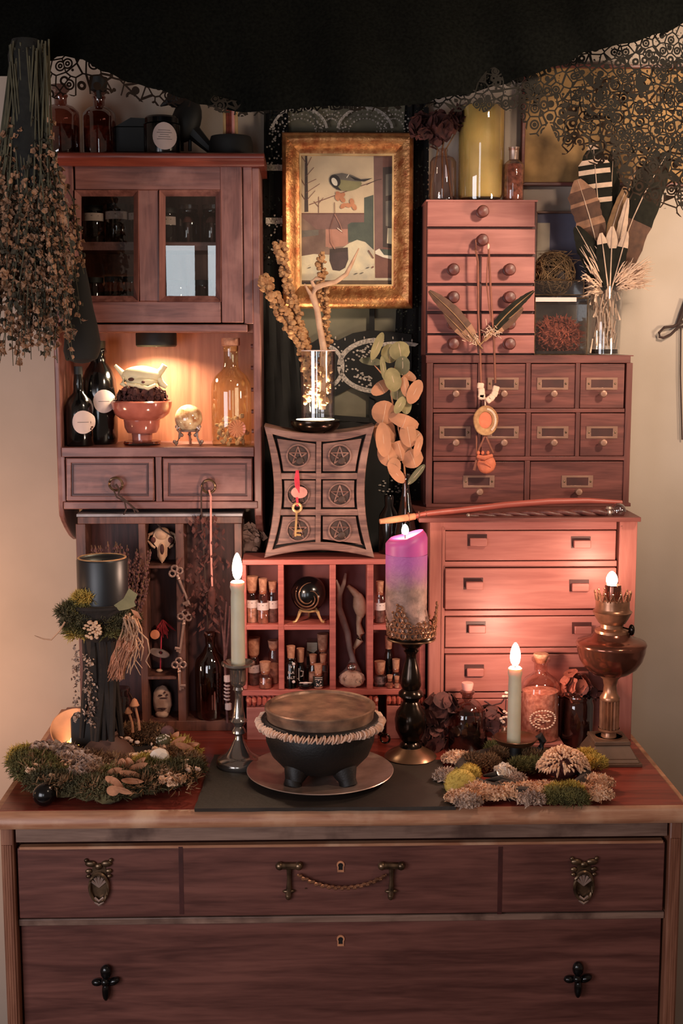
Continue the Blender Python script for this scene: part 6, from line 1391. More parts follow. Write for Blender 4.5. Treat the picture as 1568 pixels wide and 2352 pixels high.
for z, rr in ((zc, 1), (Z(934, 1400, Yu), 1), (Z(934, 1320, Yu), 1), (Z(934, 1272, Yu), 1)): rows.append(b.add([(x2+(xu-x2)*(1 if z == zc else 0)+hw*rr*math.cos(2*math.pi*i/n), Yu+hw*rr*math.sin(2*math.pi*i/n), z) for i in range(n)]))
for r0, r1 in zip(rows, rows[1:]):
    for i in range(n): j = (i+1) % n; b.face((r0[i], r0[j], r1[j], r1[i]))
b.face(rows[0][::-1]); build('mottled_wax', b, 'crys', PU)
b = MB(); zr = Z(934, 1272, Yu); rows = []
for q in range(7):
    t = q/6; row = []
    for i in range(n):
        a = 2*math.pi*i/n; x = math.cos(a); top = Z(934, 1236-14*max(0, x)+6*max(0, -x), Yu); r = hw*(1.0 if t < .75 else (.93 if t < .9 else .78)) * (1+.02*math.sin(3*a))
        row.append((x2+r*x, Yu+r*math.sin(a), zr+(top-zr)*min(1, t*1.12)+ (0 if t < .9 else .004)))
    rows.append(b.add(row))
for r0, r1 in zip(rows, rows[1:]):
    for i in range(n): j = (i+1) % n; b.face((r0[i], r0[j], r1[j], r1[i]))
ct_ = b.add([(x2, Yu, Z(934, 1240, Yu))]); 
for i in range(n): b.face((rows[-1][i], rows[-1][(i+1) % n], ct_[0]))
build('purple_top', b, 'purp', PU, sharp=60)
b = MB(); b.tube([W(930, 1240, Yu), W(930, 1222, Yu)], .001, 5); build('wick', b, 'wick', PU); xx = W(930, 1228, Yu); flame(PU, xx.x, Yu, xx.z, 24*k, 8*k, .45)
# ------------------------------------------------------------------ left: mossy pillar on its wreath
Yg = .215; cg = G(240, 1765); kg = S(240, 1765, cg.y)
WR = thing('moss_wreath', 'big moss covered wooden round at left carrying the pillar candle holder', 'moss arrangement', (cg.x, cg.y, ZT))
b = MB(); b.lathe([(0, ZT+.018), (.125, ZT+.018), (.132, ZT+.013), (.128, ZT), (0, ZT)], cg.x, cg.y+.01, 40); build('wooden_round', b, 'bark', WR)
def at(px, py, h): return G(px, py, ZT+h)
zones = [('green_moss', 'moss', [(95, 1770), (120, 1790), (85, 1755)], 1), ('dark_moss', 'mossd', [(210, 1812), (250, 1818), (300, 1806), (340, 1798), (385, 1788), (150, 1805), (110, 1800), (420, 1772)], 1.1), ('yellow_moss', 'mossy', [(405, 1722), (425, 1738), (55, 1742), (330, 1765)], .8), ('grey_lichen', 'lich', [(150, 1745), (175, 1756), (200, 1772), (120, 1742), (95, 1742), (185, 1798)], .7), ('brown_moss', 'mossb', [(345, 1690), (325, 1700), (370, 1700), (300, 1690), (430, 1760), (390, 1745)], .9), ('mixed_moss', 'moss', [(260, 1790), (320, 1782), (360, 1770), (70, 1775), (60, 1755)], .9)]
for nm_, mm, pts, sc in zones:
    b = MB()
    for (px, py) in pts:
        c = at(px, py, .020)
        if mm == 'lich': b.flakes(c, (.034*sc, .028*sc, .022), 260, .009); b.tuft(c, (.032*sc, .026*sc, .020), 420, .014, .0009)
        else: b.ball(c-Vector((0, 0, .004)), (.026*sc, .022*sc, .014), 10, 7, .2); b.tuft(c, (.036*sc, .030*sc, .020), 900, .012, .0011, .1); b.tuft(c, (.032*sc, .027*sc, .021), 700, .007, .0013, .2); b.flakes(c, (.034*sc, .028*sc, .02), 60, .004)
    build(nm_, b, mm, WR, kind='stuff')
b = MB()
for i in range(120):
    a = random.uniform(3.2, 6.2); p_ = Vector((cg.x+.145*math.cos(a), cg.y+.115*math.sin(a), ZT+random.uniform(.012, .03))); b.tube([p_, p_+Vector((random.gauss(0, .01), -random.uniform(.004, .014), -random.uniform(.004, .016)))], [.0008, .0004], 4)
for px, py, q in ((255, 1812, 30), (215, 1800, 40), (300, 1800, 25)): p_ = at(px, py, .02); b.tube([p_, p_+Vector((.02, -.012, -.006)), p_+Vector((.035, -.012, -.014))], .0009, 4)
build('trailing_strands', b, 'moss', WR, kind='stuff')
b = MB()
for i in range(34):
    px, py = random.uniform(60, 430), random.uniform(1745, 1815); c = at(px, py, .026); b.tuft(c, (.022, .018, .016), 70, .014, .0010, .2)
build('straw_strands', b, 'mossb', WR, kind='stuff')
b = MB()
for i in range(20):
    px, py = random.uniform(70, 430), random.uniform(1725, 1800); c = at(px, py, .032); b.flakes(c, (.012, .010, .008), 14, .005)
build('lichen_flecks', b, 'lichp', WR, kind='stuff')
# leaf sprigs on the wreath
for base, leaves in (((245, 1775), [(262, 1790, 16, 9, 30), (275, 1800, 18, 8, 60), (300, 1774, 20, 8, 10), (318, 1758, 18, 8, -20), (300, 1750, 12, 9, 70), (283, 1752, 12, 9, 90), (322, 1748, 14, 6, -40), (265, 1768, 14, 8, -20), (262, 1812, 12, 12, 0), (305, 1790, 20, 7, 5), (285, 1812, 16, 7, 20)]), ((395, 1700), [(410, 1700, 16, 7, -30), (425, 1712, 18, 8, 20), (402, 1690, 12, 7, -50), (440, 1708, 14, 6, -10)])):
    T = thing('leaf_sprig', 'pale brown dry leaf sprig lying on the left moss wreath, ' + ('front' if base[0] < 300 else 'right'), 'leaf', at(*base, .045))
    for (px, py, rx, ry, rot) in leaves:
        c = at(px, py, .042)+Vector((0, -.012, .002)); kk = S(px, py, c.y); b = MB(); a0 = -R(rot); n = 12
        lp_ = lambda u, v: (c.x+1.25*(u*rx*math.cos(a0)-v*ry*math.sin(a0))*kk, c.y-(.15*(u*rx*math.sin(a0)+v*ry*math.cos(a0)))*kk-abs(v)*.002, c.z+1.25*(u*rx*math.sin(a0)+v*ry*math.cos(a0))*kk)
        cc = b.add([lp_(0, 0)]); rr = b.add([lp_(math.cos(t)*(1.15 if i == 0 else 1), math.sin(t)*(.9 if i % 6 else 0)) for i, t in enumerate([2*math.pi*i/n for i in range(n)])])
        for i in range(n): b.face((cc[0], rr[i], rr[(i+1) % n]))
        build('leaf', b, 'leafb', T)
b = MB(); c = at(368, 1738, .042); b.ball(c, (.018, .012, .014), 7, 5, .25, Matrix.Rotation(.6, 3, 'Y')); solo('quartz_chunk', 'angular white quartz chunk on the right of the moss wreath', 'crystal', b, 'quartz', sharp=15)
b = MB(); c = at(376, 1700, .042); b.ball(c, (.013, .013, .011), 14, 9)
UR = solo('urchin_shell', 'small dark green urchin shell with pale dots on the wreath', 'shell', b, 'mossd'); b = MB()
for i in range(22): d = Vector((random.gauss(0, 1), -abs(random.gauss(0, 1)), random.gauss(.3, 1))).normalized(); b.ball(c+Vector((d.x*.013, d.y*.013, d.z*.011)), .0014, 6, 4)
build('pale_dot', b, 'quartz', UR, kind='stuff')
b = MB(); b.ball(at(385, 1680, .042), (.012, .010, .011), 12, 8, .08); solo('purple_pebble', 'dusky purple pebble behind the urchin shell on wreath', 'pebble', b, 'lav')
for (sx, sy, tx, ty, r, lb) in ((303, 1660, 296, 1637, 9, 'smaller pale dried mushroom standing on the moss wreath'), (318, 1655, 310, 1620, 11, 'taller pale dried mushroom standing on the moss wreath')):
    Yq = .26; T = thing('mushroom', lb, 'mushroom', W(sx, sy, Yq)); kk = S(sx, sy, Yq); b = MB(); b.tube([W(sx+2, sy+22, Yq), W(sx, sy, Yq), W(tx, ty, Yq)], [3.6*kk, 3*kk, 3*kk], 8); build('stalk', b, 'leafb', T)
    c = W(tx-1, ty, Yq); b = MB(); b.lathe([(0, c.z+r*1.6*kk), (r*.5*kk, c.z+r*1.2*kk), (r*kk, c.z), (r*.7*kk, c.z-r*.3*kk), (0, c.z)], c.x, Yq, 14); build('cap', b, 'leafb', T)
b = MB()
for i in range(40): a = random.choice(((265, 1678), (285, 1690), (300, 1705), (420, 1745), (435, 1765), (370, 1768), (340, 1722))); p_ = at(a[0]+random.gauss(0, 8), a[1]+random.gauss(0, 6), .038); b.ball(p_, (random.uniform(.002, .005), .003, random.uniform(.002, .004)), 6, 4, .4)
build('shell_bits', b, 'bead', WR, kind='stuff')
# candle holder: clay base, bark pillar, mossy collar
zh = ZT+.018; Yh = G(245, 1738, zh).y
T, dz, xh, k = stand('pillar_holder', 'tall bark covered candle pillar with mossy collar on clay foot', 245, Yh, 1738, None, None, zh, cat='candle holder', parts=[
    ('clay_foot', [(22, 1678), (26, 1684), (24, 1690), (30, 1697), (46, 1708), (58, 1722), (64, 1734), (62, 1738), (0, 1738)], 'terra')])
zy = lambda y: Z(232, y, Yh)+dz
xt = X(222, 1560, Yh); b = MB()
b.lathe([(36*k, zy(1395)), (38*k, zy(1430)), (34*k, zy(1500)), (36*k, zy(1560)), (33*k, zy(1620)), (28*k, zy(1675)), (24*k, zy(1696)), (0, zy(1696))], xt+.008, Yh, 20, .06)
for i in range(16): a = random.random()*6.28; p0 = Vector((xt+.008+34*k*math.cos(a), Yh+34*k*math.sin(a), zy(1420))); b.tube([p0, p0+Vector((random.gauss(0, .003), 0, -.09)), p0+Vector((random.gauss(0, .006), random.gauss(0, .004), -.21))], [.006, .008, .005], 7)
build('bark_pillar', b, 'bark', T, sharp=40)
b = MB()
for i in range(60): y = random.uniform(1500, 1660); p_ = Vector((X(205+random.gauss(0, 6), y, Yh-.03), Yh-.034, zy(y))); b.flakes(p_, (.004, .003, .006), 3, .0028)
for i in range(40): y = random.uniform(1480, 1660); p_ = Vector((X(176+random.gauss(0, 3), y, Yh), Yh-.005, zy(y))); b.flakes(p_, (.002, .003, .006), 3, .0032)
build('lichen_patches', b, 'lich', T, kind='stuff')
zc = zy(1382); b = MB(); b.lathe([(0, zc), (76*k, zc), (78*k, zc-.004), (70*k, zc-.012), (60*k, zc-.05), (40*k, zc-.065), (0, zc-.065)], xt+.010, Yh, 28); build('collar_cup', b, 'bark', T)
for nm_, mm, pts, n, f in (('collar_moss', 'mossd', [(170, 1420), (200, 1415), (235, 1420), (265, 1425), (290, 1420), (160, 1400)], 900, 1), ('collar_yellow_moss', 'mossy', [(188, 1370), (200, 1368), (175, 1450)], 800, .7), ('collar_green_moss', 'moss', [(210, 1440), (250, 1445), (172, 1440), (180, 1390)], 700, .9)):
    b = MB()
    for px, py in pts: c = Vector((X(px, py, Yh-.035), Yh-.030, zy(py))); b.tuft(c, (.022*f, .02*f, .018*f), n, .012, .001, .1)
    build(nm_, b, mm, T, kind='stuff')
b = MB()
for i in range(46):
    a = random.random()*6.28; r = random.random()**.5*20; c = Vector((X(213+r*math.cos(a), 1428+r*math.sin(a), Yh-.06), Yh-.062, zy(1428+r*math.sin(a)))); b.ball(c, (.003, .003, .0024), 6, 4, .3); 
build('berry_cluster', b, 'lichp', T, kind='stuff')
def yellow_leaf(pts, m): b = MB(); c = b.add([Vector((X(p_[0], p_[1], Yh-.04), Yh-.045-p_[2], zy(p_[1]))) for p_ in pts]); b.face(c); build('leaf', b, m, T)
yellow_leaf([(262, 1378, 0), (285, 1362, .004), (298, 1338, .006), (306, 1345, .004), (318, 1352, .006), (310, 1368, .008), (314, 1378, .006), (296, 1386, .004), (275, 1390, .002)], 'eucg'); yellow_leaf([(300, 1386, 0), (318, 1392, .004), (328, 1410, .004), (312, 1405, .002)], 'leafb')
b = MB()
for i in range(26):
    x0 = random.uniform(285, 312); pts = [(x0, 1395+random.uniform(0, 10))]; x = x0; y = pts[0][1]
    for q in range(5): x += random.gauss(6 if q < 2 else -6, 9); y += random.uniform(14, 32); pts.append((max(255, min(344, x)), y))
    b.tube([Vector((X(px, py, Yh-.045), Yh-.05+random.uniform(-.012, .01), zy(py))) for px, py in pts], [.0016, .0015, .0013, .0012, .001, .0005], 5)
b.tube([Vector((X(px, py, Yh-.05), Yh-.055, zy(py))) for px, py in ((150, 1412), (138, 1432), (118, 1452), (100, 1450), (80, 1442))], [.0016, .0014, .0014, .0012, .0006], 5)
build('roots', b, 'root', T, kind='stuff')
b = MB()
for i in range(170): p0 = Vector((X(random.uniform(280, 312), 0, Yh) if 0 else X(random.uniform(272, 310), 1462, Yh-.04), Yh-.05+random.uniform(-.01, .012), zy(random.uniform(1452, 1476)))); e = Vector((X(random.uniform(248, 285), 1540, Yh-.04), Yh-.05+random.uniform(-.006, .006), zy(random.uniform(1515, 1548)))); b.tube([p0, p0.lerp(e, .5)+Vector((random.gauss(0, .002), 0, 0)), e], [.0009, .0009, .0004], 4)
build('bristle_head', b, 'brist', T, kind='stuff')
# black pillar candle in the collar
BK = thing('black_candle', 'thick black pillar candle with hollow rim at the pillar top', 'candle', (xt+.008, Yh, zc)); xb = X(235, 1320, Yh); zt_ = zy(1281); hw = 57*k; b = MB()
b.lathe([(0, zt_-.012), (hw*.62, zt_-.011), (hw*.80, zt_-.003), (hw*.86, zt_+.0005), (hw*.97, zt_), (hw, zt_-.003), (hw, zc), (0, zc)], xb, Yh, 40); build('wax_body', b, 'blkw', BK, sharp=60)
b = MB(); b.torus((xb, Yh, zt_), hw*.92, hw*.045, (0, 0, 1), 40, 6); build('worn_rim', b, 'seedl', BK); b = MB(); b.tube([(xb, Yh, zt_-.012), (xb+.001, Yh, zt_-.004)], .001, 5); build('wick', b, 'wick', BK)
# terracotta dish with square black candle and tealight behind the pillar
Yd = .30; cd_ = W(170, 1676, Yd); kd = S(170, 1676, Yd); b = MB(); b.lathe([(0, -.004), (40*kd, -.002), (52*kd, .006), (54*kd, .005), (42*kd, -.006), (0, -.008)], 0, 0, 36, .02)
q = Matrix.Rotation(R(42), 3, 'X'); b.v = [tuple(q @ Vector(v)+cd_) for v in b.v]; solo('agate_dish', 'pale orange agate dish leaning up behind the square black candle', 'dish', b, 'terl', sharp=50)
Ys = .27; b = MB(); x = X(190, 1660, Ys); ks = S(190, 1660, Ys); zq_ = Z(190, 1690, Ys); b.box(x-24*ks, x+26*ks, Ys-.018, Ys+.018, ZT+.002, zq_+50*ks); solo('square_candle', 'square black candle stub before the agate dish', 'candle', b, 'blkm', bevel=.003)
TL = thing('tealight', 'small burning tealight glowing in front of the agate dish', 'candle', (X(168, 1694, .262), .262, ZT+.0)); b = MB(); b.lathe([(0, ZT+.029), (.0145, ZT+.029), (.0155, ZT+.030), (.0155, ZT), (0, ZT)], TL.location.x, .262, 20); build('cup', b, 'waxy', TL); flame(TL, TL.location.x, .262, ZT+.029, .014, .0045, .9)
b = MB(); c = G(103, 1850); b.ball((c.x, c.y, ZT+.0185), .0188, 24, 16); solo('black_ball', 'small glossy black ball at the front left of dresser', 'ball', b, 'blk')
# brown jar with bristles behind the pillar
vessel('bristle_jar', 'dark brown glass jar between bark pillar and display case', 'jar', 278, .36, [(20, 1552), (22, 1556), (20, 1562), (27, 1575), (28, 1668), (25, 1676)], 'gdark', None, [(27, 1580), (27, 1676)], 'jar', z0=ZT+.0)
# ------------------------------------------------------------------ right: wreath, chamberstick, bottles, lamp
cw = G(1200, 1790)
W2 = thing('lichen_wreath', 'low wreath of lichen, moss and dried flower heads at right front', 'moss arrangement', (cw.x, cw.y, ZT))
b = MB(); b.torus((cw.x, cw.y, ZT+.0125), .105, .012, (0, 0, 1), 36, 8); build('twig_ring', b, 'bark', W2)
z2 = [('pale_lichen', 'lichp', [(1090, 1820), (1130, 1832), (1170, 1826), (1210, 1822), (1235, 1832), (1060, 1840), (1320, 1825), (1370, 1832), (1372, 1805), (1050, 1750), (1250, 1822)], 1), ('grey_lichen', 'lich', [(1025, 1790), (1075, 1850), (1220, 1845), (1180, 1800)], .8), ('brown_moss', 'mossb', [(1120, 1762), (1085, 1760), (1150, 1745), (1240, 1750), (1200, 1745)], .8), ('green_moss', 'moss', [(1195, 1770), (1290, 1840), (1320, 1845), (1270, 1838), (1225, 1768), (1140, 1730)], .8)]
for nm_, mm, pts, sc in z2:
    b = MB()
    for px, py in pts:
        c = G(px, py-6, ZT+.012)
        if mm in ('lichp', 'lich'): b.flakes(c, (.021*sc, .018*sc, .011), 200, .0042); b.tuft(c, (.026*sc, .021*sc, .012), 420, .0075, .0017, .2); b.flakes(c, (.028*sc, .022*sc, .010), 160, .0030)
        else: b.tuft(c, (.026*sc, .022*sc, .015), 1100, .010, .0009, .4)
    build(nm_, b, mm, W2, kind='stuff')
b = MB()
for px, py, r in ((1058, 1795, 40), (1078, 1772, 28)):
    c = G(px, py+8, ZT+.014); b.ball(c, (r*.00068, r*.0006, r*.00066), 14, 10, .06); b.tuft(c, (r*.0007, r*.0006, r*.00068), 1300, .004, .0007, .3)
for px, py in ((1280, 1822), (1310, 1818), (1345, 1740), (1365, 1755)): c = G(px, py, ZT+.016); b.tuft(c, (.022, .018, .014), 1000, .008, .0009, .4)
build('yellow_moss', b, 'mossy', W2, kind='stuff')
FH = thing('dried_flower_head', 'large dried shaggy flower head on the right of the lichen wreath', 'dried flower', G(1300, 1790, ZT+.015)); c = G(1293, 1775, ZT+.012)+Vector((0, 0, .012)); b = MB()
b.ball(c, (.030, .026, .020), 12, 8); build('core', b, 'rosed', FH); b = MB()
for i in range(330):
    a = random.random()*6.28; el_ = random.uniform(.05, 1.45); d = Vector((math.cos(a)*math.cos(el_), math.sin(a)*math.cos(el_), math.sin(el_))); p_ = c+Vector((d.x*.035, d.y*.028, d.z*.026)); e = p_+d*.008+Vector((d.x*.004, d.y*.004, -.009*math.cos(el_)+random.gauss(0, .002)))
    b.tube([p_, p_.lerp(e, .5)+d*.004, e], [.0017, .0021, .0007], 5)
build('florets', b, 'lichp', FH, kind='stuff')
b = MB(); T = thing('bark_curls', 'dark curled bark pieces in the middle of lichen wreath', 'bark', G(1140, 1800, ZT+.012))
for (x0, y0, x1, y1) in ((1115, 1792, 1180, 1798), (1120, 1806, 1185, 1800), (1110, 1782, 1165, 1786)):
    p0, p1 = G(x0, y0, ZT+.016), G(x1, y1, ZT+.016); b = MB(); b.tube([p0, p0.lerp(p1, .5)+Vector((0, -.003, .005)), p1], [.002, .006, .003], 8); build('curl', b, 'bark', T)
b = MB(); b.flakes(G(1160, 1775, ZT+.022), (.012, .010, .008), 90, .008); solo('white_blossom', 'little white dried blossom in the lichen wreath centre', 'dried flower', b, 'quartz')
# chamberstick
Yq = .205; zq = Z(1183, 1705, Yq)
CHS = thing('chamberstick', 'dark bronze chamberstick dish with ring handle holding the right taper', 'candlestick', (X(1183, 1720, Yq), Yq, ZT+.004)); xq_ = CHS.location.x; k = S(1183, 1705, Yq)
b = MB(); b.lathe([(0, zq+.001), (16*k, zq+.001), (40*k, zq+.004), (49*k, zq+.010), (51*k, zq+.009), (42*k, zq), (18*k, zq-.004), (12*k, zq-.008), (13*k, ZT+.016), (30*k, ZT+.012), (32*k, ZT+.004), (0, ZT+.004)], xq_, Yq, 40); build('dish_and_stem', b, 'bronzeb', CHS, sharp=50)
b = MB(); b.lathe([(12*k, zq-.0078), (13*k, ZT+.0165)], xq_, Yq, 20); b.v = [(xq_+(x-xq_)*1.04, Yq+(y-Yq)*1.04, z) for x, y, z in b.v]; build('black_stem', b, 'blkm', CHS)
b = MB(); b.ptube([(1232, 1696, Yq), (1240, 1690, Yq), (1246, 1702, Yq), (1242, 1718, Yq), (1232, 1732, Yq-.002)], [6, 9, 9, 8, 5], 10); build('curved_handle', b, 'blkm', CHS)
taper('lit ivory taper candle in the chamberstick before the bottles', 1181, 1532, 1704, 15, Yq, (12, 54), 1.3, z0=zq+.001)
b = MB(); c = W(1159, 1690, .235); kq = S(1159, 1690, .235)
# small flat box with etched bottle, dark bottle, roses, jar
b = MB(); zb = ZT+.021; x0, x1 = X(1124, 1725, .262), X(1294, 1725, .262); BXT = thing('flat_box', 'small flat red wooden box under the etched glass bottle', 'box', ((x0+x1)/2, .27, ZT)); b.box(x0+.003, x1-.003, .262, .332, ZT, ZT+.013); build('box_body', b, 'red', BXT, .001); b = MB(); b.box(x0, x1, .259, .335, ZT+.0142, zb); build('lid', b, 'red', BXT, .0012); b = MB(); b.box(x0+.005, x1-.005, .264, .330, ZT+.012, ZT+.015); build('seam', b, 'dark', BXT)
T = vessel('etched_bottle', 'clear etched glass bottle with cork standing on the flat box', 'bottle', 1240, .298, [(13, 1512), (21, 1515), (21, 1521), (15, 1526), (15, 1546), (22, 1553), (36, 1563), (43, 1576), (45, 1592), (45, 1690), (42, 1698)], 'gvial', None, [(44, 1590), (45, 1698)], 'pinks', [(16, 1505), (18, 1508), (11, 1526)], 'cork', z0=zb, seg=32)
k = S(1240, 1640, .298); b = MB()
yb = .298-45*k
for (x0_, y0_, r) in ((1240, 1640, 0), ): 
    for i in range(26): a = 2*math.pi*i/26; xx = T.location.x+28*k*math.cos(a); zz_ = Z(1240, 1640, .298)+21*k*math.sin(a); b.ball((xx, .298-math.sqrt((45*k)**2-(28*k*math.cos(a))**2)-.0005, zz_), (3*k, .0008, 2*k), 6, 4)
for i in range(30): u = random.uniform(-20, 20); xx = T.location.x+u*k; b.ball((xx, .298-math.sqrt((45*k)**2-(u*k)**2)-.0005, Z(1240, random.uniform(1628, 1652), .298)), (3*k, .0008, 1.5*k), 6, 4)
build('embossed_emblem', b, 'bead', T, kind='stuff')
vessel('dark_bottle', 'squat smoky glass bottle of dark contents with pink cork', 'bottle', 1072, .30, [(12, 1592), (17, 1595), (16, 1600), (12, 1604), (12, 1612), (26, 1620), (38, 1632), (43, 1650), (43, 1722), (38, 1728)], 'gdark', None, [(42, 1685), (42, 1728)], 'jar', [(13, 1576), (14, 1580), (10, 1598)], 'strp', z0=ZT, seg=32)
for (px, py, r, Yb, lb) in ((1012, 1625, 40, .305, 'big dried dark rose left of the smoky bottle'), (995, 1690, 34, .30, 'low dried dark rose beside the bronze candlestick'), (1130, 1650, 32, .31, 'dried dark rose between smoky bottle and right taper')):
    T = thing('dried_rose', lb, 'dried flower', W(px, py+r, Yb), 'dried roses behind the bottles'); bloom(T, px, py, r, Yb, 44, nmx='petals'); b = MB(); b.ptube([(px, py, Yb), (px+6, min(1715, py+r*1.4), Yb)], 3, 6); build('stalk', b, 'stem', T)
b = MB()
for i in range(12): b.ball(W(random.gauss(1160, 8), random.choice((random.uniform(1590, 1612), random.uniform(1630, 1660))), .25), (.0035, .003, .0025), 7, 5, .2)
T = thing('berry_sprig', 'sprig of pale berries and little bell behind the right taper', 'dried plant', W(1159, 1700, .25)); build('berries', b, 'bead', T, kind='stuff'); b = MB(); b.plathe(1160, .25, [(0, 1668), (7, 1669), (9, 1676), (10, 1690), (13, 1700), (14, 1704)], 16); build('bell', b, 'brass', T); b = MB(); b.ptube([(1112, 1610, .26), (1130, 1620, .25), (1150, 1615, .25), (1162, 1600, .25)], 2, 5); b.ptube([(1162, 1602, .25), (1160, 1640, .25), (1160, 1670, .25)], 1.4, 5); build('stem', b, 'rosed', T)
RJ = vessel('petal_jar', 'dark glass jar stuffed with red-brown dried petals by the lamp', 'jar', 1326, .309, [(33, 1590), (36, 1596), (34, 1602), (37, 1612), (37, 1700), (34, 1712)], 'gdark', None, [(36, 1600), (36, 1712)], 'rosed', z0=ZT)
bloom(RJ, 1320, 1572, 34, .30, 30, 'rust', 'petals'); bloom(RJ, 1348, 1590, 24, .29, 20, 'rosed', 'petals')
# oil lamp
Yo = .240; k = S(1404, 1740, Yo); xo = X(1400, 1600, Yo)
OL = thing('oil_lamp', 'antique copper oil lamp with fluted column and square foot, lit', 'lamp', (xo, Yo, ZT)); zy = lambda y: Z(1402, y, Yo)
b = MB(); hb = .049
for (q0, z0_, q1, z1_) in ((hb, ZT, hb, ZT+.006), (hb*.93, ZT+.006, hb*.86, ZT+.012), (hb*.86, ZT+.012, hb*.62, ZT+.034), (hb*.66, ZT+.034, hb*.64, ZT+.041)):
    i = b.add([(xo-q0, Yo-q0, z0_), (xo+q0, Yo-q0, z0_), (xo+q0, Yo+q0, z0_), (xo-q0, Yo+q0, z0_), (xo-q1, Yo-q1, z1_), (xo+q1, Yo-q1, z1_), (xo+q1, Yo+q1, z1_), (xo-q1, Yo+q1, z1_)])
    for f in ((0, 3, 2, 1), (4, 5, 6, 7), (0, 1, 5, 4), (1, 2, 6, 5), (2, 3, 7, 6), (3, 0, 4, 7)): b.face([i[q] for q in f])
build('square_foot', b, 'lampfoot', OL, .001); zf = ZT+.041
P = lambda L: [(h*k, zy(y)) for h, y in L]
b = MB(); b.lathe([(0, zf), (31*k, zf), (31*k, zf+3*k)]+P([(26, 1702), (18, 1694), (16, 1680), (24, 1676), (24, 1671)]), xo, Yo, 32); build('column_base', b, 'brass', OL, sharp=50)
b = MB(); n = 96; 
rows = [b.add([(xo+(20+2.4*math.cos(16*2*math.pi*i/n))*k*math.cos(2*math.pi*i/n), Yo+(20+2.4*math.cos(16*2*math.pi*i/n))*k*math.sin(2*math.pi*i/n), zy(y)) for i in range(n)]) for y in (1672, 1606)]
for i in range(n): j = (i+1) % n; b.face((rows[0][i], rows[0][j], rows[1][j], rows[1][i]))
build('fluted_column', b, 'brass', OL, sharp=60)
b = MB(); b.lathe(P([(22, 1607), (23, 1602), (20, 1597), (16, 1590), (14, 1575), (17, 1560), (24, 1553), (26, 1550), (20, 1548), (0, 1548)])[::1], xo, Yo, 32); build('neck', b, 'brass', OL, sharp=50)
b = MB(); b.lathe(P([(24, 1551), (40, 1546), (58, 1533), (70, 1515), (76, 1495), (77, 1484), (79, 1478), (76, 1473), (62, 1468), (46, 1463), (40, 1452), (0, 1452)]), xo, Yo, 48); build('oil_font', b, 'copper', OL, sharp=50)
b = MB(); b.lathe(P([(38, 1456), (38, 1446), (34, 1444), (26, 1441), (26, 1432), (30, 1430), (36, 1420), (42, 1408), (44, 1404), (40, 1402), (38, 1396), (38, 1384), (37, 1376), (0, 1376)]), xo, Yo, 36); build('burner', b, 'brass', OL, sharp=50)
for i in range(14):
    a = 2*math.pi*i/14; f = lambda r, y, da=0: (xo+r*k*math.cos(a+da), Yo+r*k*math.sin(a+da), zy(y)); b = MB(); b.tube([f(37, 1378, -.16), f(39, 1366, -.05), f(40, 1360), f(39, 1366, .05), f(37, 1378, .16)], 2*k, 5); b.ball(f(40, 1360), 3*k, 6, 4); build('gallery_prong', b, 'brass', OL)
b = MB(); b.lathe(P([(0, 1343), (17, 1343), (18, 1346), (18, 1378)]), xo, Yo, 24); build('wick_tube', b, 'copper', OL)
b = MB(); b.ptube([(1425, 1440, Yo-.01), (1446, 1446, Yo-.015)], 2, 5); c = W(1450, 1447, Yo-.015); b.ball(c, (7*k, 9*k, 13*k), 12, 8); build('wick_knob', b, 'bronze', OL)
flame(OL, xo-3*k, Yo, zy(1346), 34*k, 13*k, .8)
# ------------------------------------------------------------------ hanging herb bundle (upper left)
HB = thing('herb_bundle', 'big bunch of dried seed-headed stalks hanging upside down at left', 'dried plant', W(60, 130, .22)); s = MB(); b = MB(); b2 = MB()
for i in range(105):
    tx = random.uniform(22, 112); ty = random.uniform(90, 150); y0 = .135+random.uniform(-.02, .02); by = random.uniform(600, 855); bx_ = random.uniform(-110, 200)
    if by > 760: bx_ = random.uniform(-60, 172)
    y1 = .19+random.uniform(-.06, .06); mx = tx+(bx_-tx)*.28+random.gauss(0, 8); m2 = tx+(bx_-tx)*.68+random.gauss(0, 12)
    P_ = [W(tx, ty, y0), W(mx, ty+(by-ty)*.42, y0), W(m2, ty+(by-ty)*.7, (y0+y1)/2), W(bx_, by, y1)]; kk = S(60, 500, .22); s.tube(P_, [2.2*kk, 1.9*kk, 1.5*kk, .9*kk], 5)
    for q in range(46):
        t = (.36 if q % 4 else .22)+random.random()*.64; t = min(.99, t); u = t*3; a = min(2, int(u)); p_ = P_[a].lerp(P_[a+1], u-a); g = kk*random.uniform(3.6, 6.8)
        d = Vector((random.gauss(0, 1), random.gauss(0, 1), random.gauss(0, 1))).normalized(); pp = p_+d*kk*random.uniform(3, 9)
        tgt = b if random.random() < .72 else b2
        if q % 3: tgt.flakes(pp, (g*.5, g*.5, g*.6), 3, g*1.25)
        else: tgt.ball(pp, (g*.7, g*.7, g*1.05), 5, 4, .6)
        if q % 5 == 0: s.tube([p_, pp], .7*kk, 3)
build('stalks', s, mat('herb_stalks', (74, 70, 52), .85, var=.3), HB, kind='stuff'); build('seed_heads', b, 'seed', HB, kind='stuff'); build('dark_seed_heads', b2, 'seedd', HB, kind='stuff')
b = MB(); b.plathe(64, .145, [(30, 92), (42, 130), (42, 180), (44, 250), (50, 330), (34, 430)], 18, .06); build('stem_core', b, mat('dark_stem_mass', (17, 17, 13), .9, vs=90, var=.4, bump=.8, bs=150), HB)
b = MB(); b.plathe(186, .33, [(10, 590), (20, 650), (30, 700), (37, 745), (42, 785), (42, 806), (36, 824), (16, 833), (0, 835)], 20, .07); b.ptube([(196, 626, .33), (150, 560, .33), (110, 420, .26), (80, 160, .16)], 2, 5)
